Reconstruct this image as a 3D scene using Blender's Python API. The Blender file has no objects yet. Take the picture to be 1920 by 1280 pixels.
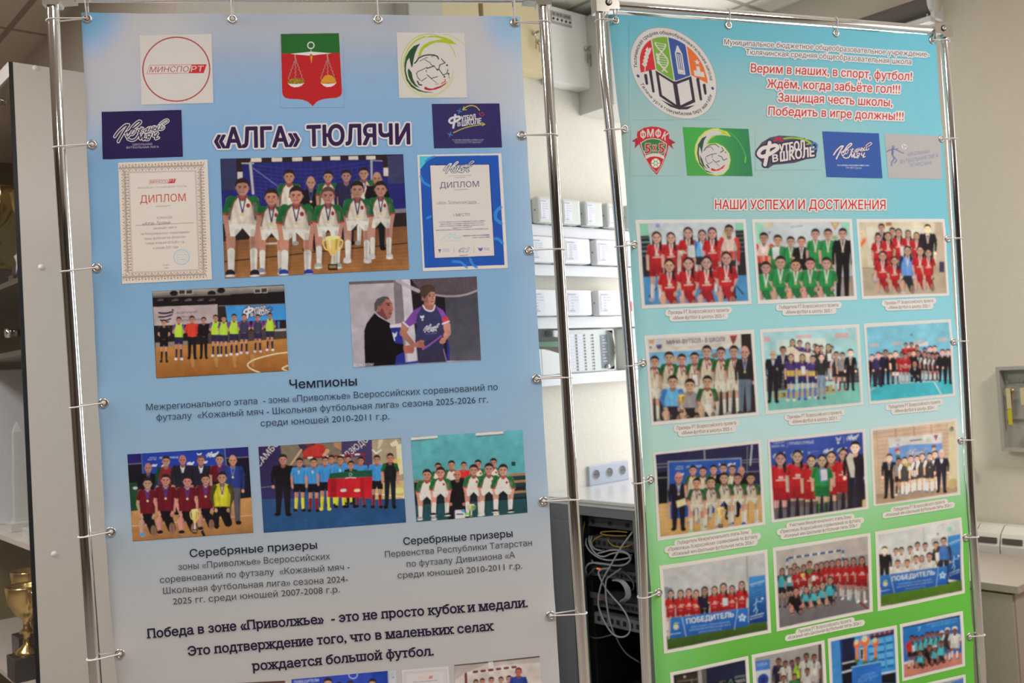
import bpy, math, random
import numpy as np
from mathutils import Vector
R = random.Random(7)
SC = bpy.context.scene
COL = SC.collection
# ------------------------------------------------------------------ camera, view, world, lights
W0, H0, FPX, CZ = 1920, 1280, 1800.0, 1.30
MC = np.array([[0.75584088, -0.65211814, -0.05870686], [-0.02614281, 0.05953343, -0.99788392], [0.65423323, 0.75577623, 0.0279496]])
C0 = np.array([0.0, 0.0, CZ])
cd = bpy.data.cameras.new('camera')
cam = bpy.data.objects.new('camera', cd)
COL.objects.link(cam)
from mathutils import Matrix
cam.matrix_world = Matrix([[MC[0][i], -MC[1][i], -MC[2][i], C0[i]] for i in range(3)] + [[0, 0, 0, 1]])
cd.sensor_width = 36.0
cd.lens = 36.0 * FPX / W0
cd.clip_start = 0.05
cd.dof.use_dof = True
cd.dof.focus_distance = 2.02
cd.dof.aperture_fstop = 5.6
SC.camera = cam
vs = SC.view_settings
vs.view_transform = 'Standard'
vs.look = 'None'
vs.gamma = 1.0
vs.use_curve_mapping = False
vs.exposure = 0.12
wd = bpy.data.worlds.new('daylight')
SC.world = wd
wd.use_nodes = True
wd.node_tree.nodes['Background'].inputs[0].default_value = (0.75, 0.87, 1.0, 1)
wd.node_tree.nodes['Background'].inputs[1].default_value = 1.0


def area(name, loc, target, sx, sy, power, col):
    d = bpy.data.lights.new(name, 'AREA')
    d.shape = 'RECTANGLE'
    d.size, d.size_y, d.energy, d.color = sx, sy, power, col
    o = bpy.data.objects.new(name, d)
    o.location = loc
    o.rotation_euler = (Vector(target) - Vector(loc)).to_track_quat('-Z', 'Y').to_euler()
    COL.objects.link(o)
    return o


XR, YB, ZC, XC = 3.60, 2.794, 2.77, 1.16      # right wall, back wall, ceiling height, corner of the back wall
WIN1 = (1.66, 2.62, 0.85, 2.48)              # window in the right wall behind the right banner (y0, y1, z0, z1)
WIN2 = (-2.6, -0.5, 0.85, 2.48)              # window in the right wall beside the camera
area('daylight_window_a', (XR + 0.12, 2.14, 1.67), (0, 2.14, 2.15), 0.96, 1.6, 31, (0.98, 0.98, 1.0))
area('daylight_window_b', (XR + 0.12, -1.55, 1.67), (0, -1.55, 1.5), 2.1, 1.6, 20, (1.0, 0.97, 1.0))
LAMPS = ((0.2, 0.6, 16), (-1.8, -0.6, 17), (2.4, -0.4, 42), (-0.7, 2.7, 52))
for k, (lx, ly, pw) in enumerate(LAMPS):
    area('ceiling_lamp_light_%s' % 'abcd'[k], (lx, ly, ZC - 0.03), (lx, ly, 0), 0.58, 0.58, pw, (1.0, 0.93, 0.88))


# ------------------------------------------------------------------ helpers
def lin(c):
    c = np.asarray(c, float) / 255.0
    return np.where(c <= 0.04045, c / 12.92, ((c + 0.055) / 1.055) ** 2.4)


MATS = {}


def mat(name, rgb, rough=0.6, metal=0.0, spec=0.5, noise=None, bump=None, trans=0.0, emit=None, alpha=None, attr=False):
    if name in MATS:
        return MATS[name]
    m = bpy.data.materials.new(name)
    m.use_nodes = True
    nt = m.node_tree
    b = nt.nodes['Principled BSDF']
    b.inputs['Base Color'].default_value = (*[float(x) for x in rgb], 1)
    b.inputs['Roughness'].default_value = rough
    b.inputs['Metallic'].default_value = metal
    b.inputs['Specular IOR Level'].default_value = spec
    if trans:
        b.inputs['Transmission Weight'].default_value = trans
        b.inputs['IOR'].default_value = 1.3
    if emit:
        b.inputs['Emission Color'].default_value = (*rgb, 1)
        b.inputs['Emission Strength'].default_value = emit
    if attr:
        a = nt.nodes.new('ShaderNodeAttribute')
        a.attribute_name = 'Col'
        nt.links.new(a.outputs['Color'], b.inputs['Base Color'])
    if noise:
        sc, amt = noise
        t = nt.nodes.new('ShaderNodeTexCoord')
        n = nt.nodes.new('ShaderNodeTexNoise')
        n.inputs['Scale'].default_value = sc
        n.inputs['Detail'].default_value = 4
        nt.links.new(t.outputs['Object'], n.inputs['Vector'])
        r = nt.nodes.new('ShaderNodeMapRange')
        r.inputs['To Min'].default_value = 1 - amt
        r.inputs['To Max'].default_value = 1 + amt
        nt.links.new(n.outputs['Fac'], r.inputs['Value'])
        v = nt.nodes.new('ShaderNodeVectorMath')
        v.operation = 'SCALE'
        v.inputs[0].default_value = [float(x) for x in rgb]
        nt.links.new(r.outputs['Result'], v.inputs['Scale'])
        nt.links.new(v.outputs['Vector'], b.inputs['Base Color'])
    if bump:
        sc, st = bump
        t = nt.nodes.new('ShaderNodeTexCoord')
        n = nt.nodes.new('ShaderNodeTexNoise')
        n.inputs['Scale'].default_value = sc
        n.inputs['Detail'].default_value = 3
        nt.links.new(t.outputs['Object'], n.inputs['Vector'])
        bm = nt.nodes.new('ShaderNodeBump')
        bm.inputs['Strength'].default_value = st
        bm.inputs['Distance'].default_value = 0.003
        nt.links.new(n.outputs['Fac'], bm.inputs['Height'])
        nt.links.new(bm.outputs['Normal'], b.inputs['Normal'])
    MATS[name] = m
    return m


def smat(name, c, **k):
    return mat(name, lin(c), **k)


def wloc(o):
    p = Vector((0, 0, 0))
    while o is not None:
        p += o.location
        o = o.parent
    return p


def obj(name, v, f, m, parent=None, mi=None, smooth=False, cols=None):
    me = bpy.data.meshes.new(name)
    v = np.asarray(v, float).reshape(-1, 3)
    if parent is not None:
        v = v - np.array(wloc(parent))
    me.from_pydata(v.tolist(), [], [tuple(int(i) for i in q) for q in f])
    for x in (m if isinstance(m, (list, tuple)) else [m]):
        me.materials.append(x)
    if mi is not None:
        me.polygons.foreach_set('material_index', np.asarray(mi, np.int32))
    if smooth is not False:
        me.polygons.foreach_set('use_smooth', np.full(len(me.polygons), True) if smooth is True else np.asarray(smooth, bool))
    if cols is not None:
        setcols(me, cols)
    me.update()
    o = bpy.data.objects.new(name, me)
    COL.objects.link(o)
    if parent is not None:
        o.parent = parent
    return o


def setcols(me, cols):
    a = me.color_attributes.new('Col', 'FLOAT_COLOR', 'POINT')
    c = np.ones((len(me.vertices), 4), np.float32)
    c[:, :3] = cols
    a.data.foreach_set('color', c.ravel())


def grid_obj(name, P, m, parent, cols, keep=None):
    """P: (rows, cols, 3) world points -> one quad mesh with a colour per vertex."""
    h, w = P.shape[:2]
    v = P.reshape(-1, 3) - np.array(wloc(parent))
    i = np.arange(h * w).reshape(h, w)
    q = np.stack([i[:-1, :-1], i[1:, :-1], i[1:, 1:], i[:-1, 1:]], -1).reshape(-1, 4)
    if keep is not None:
        kq = keep.ravel()[q].max(1) > .02
        q = q[kq]
        ids, q = np.unique(q, return_inverse=True)
        q = q.reshape(-1, 4)
        v, cols = v[ids], cols.reshape(-1, 3)[ids]
    me = bpy.data.meshes.new(name)
    me.vertices.add(len(v))
    me.vertices.foreach_set('co', v.astype(np.float32).ravel())
    me.loops.add(q.size)
    me.loops.foreach_set('vertex_index', q.astype(np.int32).ravel())
    me.polygons.add(len(q))
    me.polygons.foreach_set('loop_start', np.arange(0, q.size, 4, dtype=np.int32))
    me.polygons.foreach_set('use_smooth', np.full(len(q), True))
    me.update(calc_edges=True)
    me.materials.append(m)
    setcols(me, cols.reshape(-1, 3))
    o = bpy.data.objects.new(name, me)
    COL.objects.link(o)
    o.parent = parent
    return o


class MB:
    def __init__(s):
        s.v, s.f, s.s = [], [], []

    def add(s, v, f, smooth=False):
        n = len(s.v)
        s.v += [tuple(map(float, p)) for p in v]
        s.f += [tuple(i + n for i in q) for q in f]
        s.s += [smooth] * len(f)
        return s

    def box(s, x0, y0, z0, x1, y1, z1, b=0.0):
        if b <= 0:
            v = [(x, y, z) for x in (x0, x1) for y in (y0, y1) for z in (z0, z1)]
            return s.add(v, [(0, 1, 3, 2), (4, 6, 7, 5), (0, 4, 5, 1), (2, 3, 7, 6), (0, 2, 6, 4), (1, 5, 7, 3)])
        import bmesh
        bm = bmesh.new()
        bmesh.ops.create_cube(bm, size=1)
        for q in bm.verts:
            q.co = ((x0 + x1) / 2 + q.co.x * (x1 - x0), (y0 + y1) / 2 + q.co.y * (y1 - y0), (z0 + z1) / 2 + q.co.z * (z1 - z0))
        bmesh.ops.bevel(bm, geom=bm.edges[:], offset=b, segments=2, affect='EDGES', profile=0.6)
        bm.verts.index_update()
        s.add([q.co[:] for q in bm.verts], [[q.index for q in fc.verts] for fc in bm.faces])
        bm.free()
        return s

    def tube(s, path, r, n=12, caps=True):
        P = [np.array(p, float) for p in path]
        rs = r if isinstance(r, (list, tuple)) else [r] * len(P)
        T = []
        for i in range(len(P)):
            t = P[min(i + 1, len(P) - 1)] - P[max(i - 1, 0)]
            T.append(t / (np.linalg.norm(t) + 1e-12))
        a = np.array([0, 0, 1.0]) if abs(T[0][2]) < 0.9 else np.array([1.0, 0, 0])
        a = np.cross(T[0], a)
        a /= np.linalg.norm(a)
        v, f = [], []
        for i, p in enumerate(P):
            a = a - T[i] * np.dot(a, T[i])
            a /= np.linalg.norm(a) + 1e-12
            b = np.cross(T[i], a)
            for k in range(n):
                th = 2 * math.pi * k / n
                v.append(p + rs[i] * (math.cos(th) * a + math.sin(th) * b))
        for i in range(len(P) - 1):
            for k in range(n):
                f.append((i * n + k, i * n + (k + 1) % n, (i + 1) * n + (k + 1) % n, (i + 1) * n + k))
        s.add(v, f, True)
        if caps:
            s.add(v[:n], [tuple(range(n))[::-1]])
            s.add(v[-n:], [tuple(range(n))])
        return s

    def lathe(s, c, prof, n=20, ax=(0, 0, 1)):
        ax = np.array(ax, float)
        ax /= np.linalg.norm(ax)
        a = np.cross(ax, [1, 0, 0] if abs(ax[0]) < 0.9 else [0, 1, 0])
        a /= np.linalg.norm(a)
        b = np.cross(ax, a)
        v, f = [], []
        for r, z in prof:
            for k in range(n):
                th = 2 * math.pi * k / n
                v.append(np.array(c) + ax * z + r * (math.cos(th) * a + math.sin(th) * b))
        for i in range(len(prof) - 1):
            for k in range(n):
                f.append((i * n + k, i * n + (k + 1) % n, (i + 1) * n + (k + 1) % n, (i + 1) * n + k))
        return s.add(v, f, True)

    def torus(s, c, ax, R0, r, n=24, m=8):
        pr = [(R0 + r * math.cos(t), r * math.sin(t)) for t in [2 * math.pi * k / m for k in range(m + 1)]]
        return s.lathe(c, pr, n, ax)

    def build(s, name, m, parent=None):
        return obj(name, s.v, s.f, m, parent, smooth=s.s)


def spline(pts, n=8):
    """Catmull-Rom through the points."""
    P = [np.array(p, float) for p in pts]
    P = [2 * P[0] - P[1]] + P + [2 * P[-1] - P[-2]]
    out = []
    for i in range(1, len(P) - 2):
        for k in range(n):
            t = k / n
            a, b, c, d = P[i - 1], P[i], P[i + 1], P[i + 2]
            out.append(0.5 * (2 * b + (c - a) * t + (2 * a - 5 * b + 4 * c - d) * t * t + (3 * b - a - 3 * c + d) * t ** 3))
    out.append(P[-2])
    return out


def tag(o, label=None, cat=None, group=None, kind=None):
    for k, v in (('label', label), ('category', cat), ('group', group), ('kind', kind)):
        if v:
            o[k] = v
    return o


def thing(name, loc, label, cat, group=None):
    o = bpy.data.objects.new(name, None)
    o.location = loc
    o.empty_display_size = 0.05
    COL.objects.link(o)
    return tag(o, label, cat, group)


def ray(x, y):
    return MC.T @ np.array([(x - 960) / FPX, (y - 640) / FPX, 1.0])


CHROME = mat('polished_chrome', (0.86, 0.86, 0.87), rough=0.06, metal=1.0)
STEEL = mat('brushed_steel', (0.62, 0.60, 0.57), rough=0.28, metal=1.0)
WHITEP = smat('white_plastic', (232, 230, 228), rough=0.35)
TIE = smat('white_nylon', (228, 224, 222), rough=0.4)
BLACKP = smat('black_plastic', (22, 20, 24), rough=0.4)
# ------------------------------------------------------------------ lettering
_tc = bpy.data.curves.new('lettering', 'FONT')
_tc.dimensions = '2D'
_tc.fill_mode = 'NONE'
_to = bpy.data.objects.new('lettering', _tc)
COL.objects.link(_to)
_cache = {}


def glyphs(s, slab=False):
    """Outlines of a line of lettering, baseline at y = 0, cap height 1: closed rings, serif plates, (x0, x1)."""
    key = (s, slab)
    if key in _cache:
        return _cache[key]
    _tc.body, _tc.resolution_u = s, 3
    bpy.context.view_layer.update()
    ev = _to.evaluated_get(bpy.context.evaluated_depsgraph_get())
    me = ev.to_mesh()
    n = len(me.vertices)
    v = np.zeros(n * 3)
    me.vertices.foreach_get('co', v)
    v = v.reshape(-1, 3)[:, :2] / 0.727
    out, cur = [], []
    for e in me.edges:                      # edges run in order round each ring
        a, b = e.vertices
        cur.append((a, b))
    ev.to_mesh_clear()
    nxt = {}
    for a, b in cur:
        nxt.setdefault(a, []).append(b)
        nxt.setdefault(b, []).append(a)
    seen = set()
    for i in range(n):
        if i in seen or i not in nxt:
            continue
        lp, k, prev = [i], min(nxt[i]) if i + 1 in nxt[i] else nxt[i][0], i
        while k != i and len(lp) <= n:
            lp.append(k)
            q = [j for j in nxt[k] if j != prev] or [i]
            prev, k = k, q[0]
        seen.update(lp)
        if len(lp) > 2:
            out.append(v[lp])
    plates = []
    if slab:
        for l in out:
            for a, b in zip(l, np.roll(l, -1, 0)):
                if abs(a[1] - b[1]) < 0.02:
                    x0, x1 = sorted((a[0], b[0]))
                    if 0.08 < x1 - x0 < 0.30:
                        for yy, up in ((0, 1), (0.75, -1), (1, -1)):
                            if abs(a[1] - yy) < 0.03:
                                plates.append(np.array([(x0 - 0.11, yy), (x1 + 0.11, yy), (x1 + 0.08, yy + up * 0.08), (x0 - 0.08, yy + up * 0.08)]))
    w = (v[:, 0].min(), v[:, 0].max()) if n else (0, 1)
    _cache[key] = (out, plates, w)
    return _cache[key]


def dilate(m, r):
    """grow a mask by r cells (r may be fractional)."""
    R0 = int(math.ceil(r))
    if R0 < 1:
        return m
    H, W = m.shape
    pad = np.pad(m, R0)
    o = m.copy()
    for dy in range(-R0, R0 + 1):
        for dx in range(-R0, R0 + 1):
            if 0 < dx * dx + dy * dy <= r * r + .3:
                o |= pad[R0 + dy:R0 + dy + H, R0 + dx:R0 + dx + W]
    return o


# ------------------------------------------------------------------ printed pictures, painted into a fine grid of coloured points
KIT = {
    'tg': dict(b=(206, 192, 176), s=(28, 92, 52), t=(165, 45, 42), sh=(208, 200, 188), so=(206, 198, 188), bo=(150, 140, 140), rag=1),
    'blk': dict(b=(24, 20, 24), s=(24, 20, 24), sh=(26, 22, 26), bo=(20, 16, 18), long=1, tr=1),
    'ref': dict(b=(26, 22, 24), s=(26, 22, 24), sh=(24, 20, 24), so=(26, 22, 24), bo=(20, 16, 18)),
    'nvy': dict(b=(40, 36, 66), s=(40, 36, 66), sh=(34, 30, 42), bo=(20, 16, 18), long=1, tr=1),
    'red': dict(b=(190, 38, 44), s=(182, 34, 40), sh=(160, 32, 40), so=(214, 204, 206), bo=(160, 150, 170), logo=1),
    'mar': dict(b=(96, 22, 32), s=(88, 20, 28), t=(170, 140, 140), sh=(22, 18, 22), so=(40, 24, 28), bo=(24, 20, 22)),
    'grn': dict(b=(44, 138, 76), s=(36, 122, 66), sh=(36, 110, 62), so=(40, 120, 66), bo=(40, 40, 44)),
    'grj': dict(b=(120, 34, 44), s=(26, 62, 40), sh=(26, 40, 36), bo=(20, 16, 18), long=1, tr=1),
    'lim': dict(b=(168, 208, 58), s=(108, 62, 128), sh=(44, 36, 64), so=(40, 34, 52), bo=(205, 200, 205)),
    'prp': dict(b=(58, 54, 74), s=(112, 62, 130), sh=(48, 40, 66), so=(40, 34, 52), bo=(190, 186, 196)),
    'org': dict(b=(212, 62, 44), s=(206, 56, 42), sh=(26, 22, 24), bo=(20, 16, 18), long=1, tr=1),
    'blu': dict(b=(58, 126, 184), s=(60, 132, 190), sh=(22, 20, 26), so=(200, 190, 50), bo=(26, 24, 30)),
    'blr': dict(b=(58, 126, 184), s=(60, 132, 190), sh=(22, 20, 26), so=(120, 28, 36), bo=(26, 24, 30)),
    'yel': dict(b=(178, 168, 42), s=(66, 62, 34), sh=(22, 18, 22), so=(22, 18, 22), bo=(24, 20, 22), long=1, tr=1),
    'bjk': dict(b=(40, 54, 116), s=(36, 48, 104), sh=(76, 72, 80), bo=(24, 20, 22), long=1, tr=1),
    'suit': dict(b=(34, 30, 42), s=(34, 30, 42), sh=(34, 30, 40), bo=(20, 16, 18), long=1, tr=1, vee=(206, 208, 220)),
    'rdt': dict(b=(196, 40, 38), s=(196, 40, 38), sh=(40, 30, 34), so=(200, 190, 190), bo=(60, 50, 50)),
    'ltb': dict(b=(104, 172, 222), s=(70, 120, 190), sh=(44, 40, 50), so=(60, 60, 70), bo=(40, 40, 50), long=1),
    'dkb': dict(b=(110, 152, 222), s=(46, 50, 82), sh=(44, 42, 54), so=(60, 60, 70), bo=(190, 186, 190), long=1),
    'gry': dict(b=(150, 144, 150), s=(140, 132, 138), sh=(44, 38, 42), so=(60, 50, 54), bo=(200, 60, 66)),
    'coa': dict(b=(220, 190, 180), s=(206, 58, 50), sh=(60, 40, 46), bo=(40, 30, 34), long=1, tr=1, low=(205, 60, 50)),
    'vio': dict(b=(74, 54, 120), s=(70, 50, 116), sh=(52, 42, 96), so=(70, 112, 196), bo=(224, 196, 196), low=(220, 184, 84)),
    'blw': dict(b=(52, 48, 52), s=(206, 196, 198), sh=(48, 44, 48), so=(212, 204, 206), bo=(80, 90, 120)),
    'tur': dict(b=(74, 166, 186), s=(44, 84, 96), sh=(38, 36, 42), so=(120, 100, 104), bo=(50, 40, 46)),
    'wht': dict(b=(216, 210, 212), s=(210, 204, 208), sh=(190, 186, 190), so=(210, 204, 208), bo=(120, 120, 124)),
    'blv': dict(b=(72, 116, 190), s=(66, 60, 76), sh=(46, 42, 54), bo=(40, 36, 44), long=1, tr=1),
    'jen': dict(b=(44, 38, 42), s=(44, 38, 42), sh=(104, 116, 136), bo=(60, 56, 60), long=1, tr=1),
    'bgr': dict(b=(24, 26, 26), s=(36, 84, 44), sh=(26, 28, 36), bo=(20, 16, 18), tr=1),
}
SKIN = (180, 128, 108)


class Pic:
    def __init__(p, b, view, quad, res=1.0, tone=1.0):
        """quad: corners TL TR BR BL in the coordinates of `view` = (x0, y0, scale)."""
        p.b, p.view, p.tone = b, view, tone
        p.pre = None
        px = [p.px(*q) for q in quad]
        p.q = np.array([b.uv(*q) for q in px])
        wpx = (math.dist(px[0], px[1]) + math.dist(px[3], px[2])) / 2
        hpx = (math.dist(px[0], px[3]) + math.dist(px[1], px[2])) / 2
        p.w, p.h = max(4, int(wpx * res)), max(4, int(hpx * res))
        p.k = res / view[2]
        p.a = np.zeros((p.h, p.w, 3))
        p.al = None
        p.rr = random.Random(int(px[0][0] * 7 + px[0][1]))

    def px(p, x, y):
        return p.view[0] + x / p.view[2], p.view[1] + y / p.view[2]

    def L(p, pts):
        """view coordinates -> grid coordinates of the picture."""
        if p.pre:
            pts = [p.pre(x, y) for x, y in pts]
        xy = np.asarray(pts, float) / p.view[2] + np.array(p.view[:2])
        t = p.b.uvs(xy)
        A, B, Cc, D = p.q
        s = np.full(t.shape, .5)
        for _ in range(6):
            u, v = s[:, :1], s[:, 1:]
            f = A * (1 - u) * (1 - v) + B * u * (1 - v) + Cc * u * v + D * (1 - u) * v - t
            ju, jv = (B - A) * (1 - v) + (Cc - D) * v, (D - A) * (1 - u) + (Cc - B) * u
            det = ju[:, 0] * jv[:, 1] - ju[:, 1] * jv[:, 0]
            s = s - np.stack([(f[:, 0] * jv[:, 1] - f[:, 1] * jv[:, 0]) / det, (ju[:, 0] * f[:, 1] - ju[:, 1] * f[:, 0]) / det], 1)
        return s * (p.w - 1, p.h - 1)

    def _blend(p, x0, y0, m, col, al=1.0):
        h, w = m.shape
        xa, ya, xb, yb = max(0, x0), max(0, y0), min(p.w, x0 + w), min(p.h, y0 + h)
        if xa >= xb or ya >= yb:
            return
        m = (m[ya - y0:yb - y0, xa - x0:xb - x0] * al)[..., None]
        c = lin(np.array(col, float) * 1.0) * p.tone
        if p.al is not None:
            p.al[ya:yb, xa:xb] = np.maximum(p.al[ya:yb, xa:xb], m[..., 0])
        p.a[ya:yb, xa:xb] = p.a[ya:yb, xa:xb] * (1 - m) + c * m

    def fill(p, c0, c1=None):
        c0, c1 = lin(c0), lin(c1 if c1 is not None else c0)
        t = np.linspace(0, 1, p.h)[:, None, None]
        p.a[:] = (c0 * (1 - t) + c1 * t) * p.tone

    def _polym(p, q, ss=3):
        x0, y0 = int(max(-2, q[:, 0].min() - 1)), int(max(-2, q[:, 1].min() - 1))
        x1, y1 = int(min(p.w + 2, q[:, 0].max() + 2)), int(min(p.h + 2, q[:, 1].max() + 2))
        if x1 <= x0 or y1 <= y0:
            return None
        xs = x0 - 0.5 + (np.arange((x1 - x0) * ss) + 0.5) / ss
        ys = y0 - 0.5 + (np.arange((y1 - y0) * ss) + 0.5) / ss
        ins = np.zeros((len(ys), len(xs)), bool)
        for (ax, ay), (bx, by) in zip(q, np.roll(q, -1, 0)):
            if ay == by:
                continue
            rows = (ys > min(ay, by)) & (ys <= max(ay, by))
            if rows.any():
                xi = ax + (ys[rows] - ay) * (bx - ax) / (by - ay)
                ins[rows] ^= xs[None, :] < xi[:, None]
        return x0, y0, ins.reshape(y1 - y0, ss, x1 - x0, ss).mean((1, 3))

    def poly(p, pts, col, al=1.0, col2=None):
        r = p._polym(p.L(pts))
        if r:
            x0, y0, m = r
            if col2 is None:
                p._blend(x0, y0, m, col, al)
            else:
                n = m.shape[0]
                for j in range(n):
                    t = j / max(1, n - 1)
                    p._blend(x0, y0 + j, m[j:j + 1], np.array(col) * (1 - t) + np.array(col2) * t, al)

    def rect(p, x0, y0, x1, y1, col, al=1.0, dy=0.0):
        p.poly([(x0, y0), (x1, y0 + dy), (x1, y1 + dy), (x0, y1)], col, al)

    def ell(p, x, y, rx, ry, col, al=1.0, a0=0, soft=1.0):
        if p.pre:
            n = 28
            return p.poly([(x + rx * math.cos(2 * math.pi * i / n), y + ry * math.sin(2 * math.pi * i / n)) for i in range(n)], col, al)
        (cx, cy), = p.L([(x, y)])
        rx, ry = max(0.3, rx * p.k), max(0.3, ry * p.k)
        x0, y0 = int(cx - rx - 2), int(cy - ry - 2)
        X, Y = np.meshgrid(np.arange(x0, int(cx + rx + 3)), np.arange(y0, int(cy + ry + 3)))
        d = np.hypot((X - cx) / rx, (Y - cy) / ry)
        p._blend(x0, y0, np.clip((1 - d) * min(rx, ry) / soft + 0.5, 0, 1), col, al)

    def cap(p, x0, y0, x1, y1, r0, r1, col, al=1.0):
        (ax, ay), (bx, by) = p.L([(x0, y0), (x1, y1)])
        k = p.k * (p.prek if p.pre else 1)
        r0, r1 = max(0.35, r0 * k), max(0.35, r1 * k)
        m = max(r0, r1) + 2
        u0, v0 = int(max(-3, min(ax, bx) - m)), int(max(-3, min(ay, by) - m))
        X, Y = np.meshgrid(np.arange(u0, int(min(p.w + 3, max(ax, bx) + m + 1))), np.arange(v0, int(min(p.h + 3, max(ay, by) + m + 1))))
        if X.size == 0:
            return
        dx, dy = bx - ax, by - ay
        t = np.clip(((X - ax) * dx + (Y - ay) * dy) / (dx * dx + dy * dy + 1e-9), 0, 1)
        d = np.hypot(X - ax - t * dx, Y - ay - t * dy)
        p._blend(u0, v0, np.clip(r0 + (r1 - r0) * t - d + 0.5, 0, 1), col, al)

    def line(p, pts, w, col, al=1.0, sm=0):
        if sm:
            pts = [tuple(q) for q in spline(pts, sm)]
        for a, b in zip(pts, pts[1:]):
            p.cap(a[0], a[1], b[0], b[1], w / 2, w / 2, col, al)

    def ring(p, x, y, rx, ry, w, col, a0=0, a1=360, al=1.0):
        n = max(8, int(abs(a1 - a0) / 8))
        p.line([(x + rx * math.cos(math.radians(a0 + (a1 - a0) * i / n)), y + ry * math.sin(math.radians(a0 + (a1 - a0) * i / n))) for i in range(n + 1)], w, col, al)

    def _tmask(p, rings, plates=(), ss=4, mar=5):
        """rings in grid coordinates -> supersampled coverage (non-zero winding)."""
        al = np.vstack(list(rings) + list(plates))
        x0, y0 = int(max(-2, al[:, 0].min() - mar)), int(max(-2, al[:, 1].min() - mar))
        x1, y1 = int(min(p.w + 2, al[:, 0].max() + mar + 1)), int(min(p.h + 2, al[:, 1].max() + mar + 1))
        if x1 <= x0 or y1 <= y0:
            return None
        nx, ny = (x1 - x0) * ss, (y1 - y0) * ss
        tot = np.zeros((ny, nx), bool)
        for grp in ([rings] + [[q] for q in plates]):
            D = np.zeros((ny, nx + 1), np.int16)
            for r in grp:
                q = (r - (x0 - .5, y0 - .5)) * ss - .5
                for (ax, ay), (bx, by) in zip(q, np.roll(q, -1, 0)):
                    if ay == by:
                        continue
                    sg = 1 if by > ay else -1
                    lo, hi = max(0, math.ceil(min(ay, by))), min(ny - 1, math.ceil(max(ay, by)) - 1)
                    if lo > hi:
                        continue
                    yy = np.arange(lo, hi + 1)
                    xi = np.clip(np.ceil(ax + (yy - ay) * (bx - ax) / (by - ay)), 0, nx).astype(int)
                    D[yy, xi] += sg
            tot |= np.cumsum(D, 1)[:, :nx] != 0
        return x0, y0, tot

    def text(p, s, x0, y0, x1, y1, h, col, bold=0.0, shear=0.0, halo=None, hw=0, al=1.0, off=(0, 0), slab=False):
        rings, plates, (wa, wb) = glyphs(s, slab)
        d = np.array([x1 - x0, y1 - y0], float)
        Lw = np.hypot(*d)
        d /= Lw
        up = np.array([d[1], -d[0]])

        def place(v):
            X = (v[:, 0] - wa) / (wb - wa) * Lw + v[:, 1] * shear * h
            return p.L(np.array([x0, y0]) + X[:, None] * d + (v[:, 1] * h)[:, None] * up)
        ss = 4
        r = p._tmask([place(v) for v in rings], [place(v) for v in plates], ss, 4 + hw * p.k)
        if not r:
            return
        a0, b0, m = r
        n = (m.shape[0] // ss, ss, m.shape[1] // ss, ss)
        m = dilate(m, bold * 1.2 * h * p.k * ss)
        if halo is not None:
            p._blend(a0 + off[0], b0 + off[1], dilate(m, hw * p.k * ss).reshape(n).mean((1, 3)), halo, al)
        p._blend(a0, b0, m.reshape(n).mean((1, 3)), col, al)

    def greek(p, x0, y0, x1, y1, h, col, al=0.8):
        """a line of print too small to read: broken dashes."""
        n = max(2, int(math.hypot(x1 - x0, y1 - y0) / (h * 2.2)))
        for i in range(n):
            a, b = i / n, (i + 0.55 + 0.35 * p.rr.random()) / n
            p.line([(x0 + (x1 - x0) * a, y0 + (y1 - y0) * a - h / 2), (x0 + (x1 - x0) * b, y0 + (y1 - y0) * b - h / 2)], h * (0.6 + .5 * p.rr.random()), col, al * (0.6 + .4 * p.rr.random()))

    def border(p, quad, col):
        """repaint everything outside quad (a printed white edge)."""
        r = p._polym(p.L(quad))
        full = np.ones((p.h, p.w))
        x0, y0, m = r
        xa, ya, xb, yb = max(0, x0), max(0, y0), min(p.w, x0 + m.shape[1]), min(p.h, y0 + m.shape[0])
        full[ya:yb, xa:xb] -= m[ya - y0:yb - y0, xa - x0:xb - x0]
        t, p.tone = p.tone, 1.0
        p._blend(0, 0, full, col)
        p.tone = t

    def blur(p, n=1, noise=0.03):
        rng = np.random.default_rng(5)
        if noise:
            for cell, amp in ((26, .07), (9, .07)):
                g = rng.standard_normal((p.h // cell + 3, p.w // cell + 3))
                yy, xx = np.arange(p.h) / cell, np.arange(p.w) / cell
                y0, x0 = yy.astype(int), xx.astype(int)
                fy, fx = (yy - y0)[:, None], (xx - x0)[None]
                z = g[y0][:, x0] * (1 - fy) * (1 - fx) + g[y0][:, x0 + 1] * (1 - fy) * fx + g[y0 + 1][:, x0] * fy * (1 - fx) + g[y0 + 1][:, x0 + 1] * fy * fx
                p.a *= np.clip(1 + amp * z, .6, 1.4)[..., None]
        for _ in range(n):
            a = np.pad(p.a, ((1, 1), (0, 0), (0, 0)), 'edge')
            p.a = (a[:-2] + 2 * a[1:-1] + a[2:]) / 4
            a = np.pad(p.a, ((0, 0), (1, 1), (0, 0)), 'edge')
            p.a = (a[:, :-2] + 2 * a[:, 1:-1] + a[:, 2:]) / 4
        if noise:
            p.a *= 1 + noise * rng.standard_normal(p.a.shape[:2])[..., None]

    def person(p, x, yt, h, yf, pose='S', kit='tg', hair='s', w=0.82, med=None, sk=SKIN, hc=(38, 30, 30), bo=None, arms=None, dim=1.0):
        K = dict(KIT[kit])
        if dim != 1:
            K = {a: (tuple(c * dim for c in v) if isinstance(v, tuple) else v) for a, v in K.items()}
        sk = tuple(c * (0.94 + 0.1 * p.rr.random()) * dim for c in sk)
        skd = tuple(c * 0.72 for c in sk)
        bo = bo or K['bo']
        s = yt + 1.12 * h
        T = yf - s
        w *= h
        dk = lambda c, k=0.8: tuple(v * k for v in c)
        lg = K.get('long')
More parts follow.
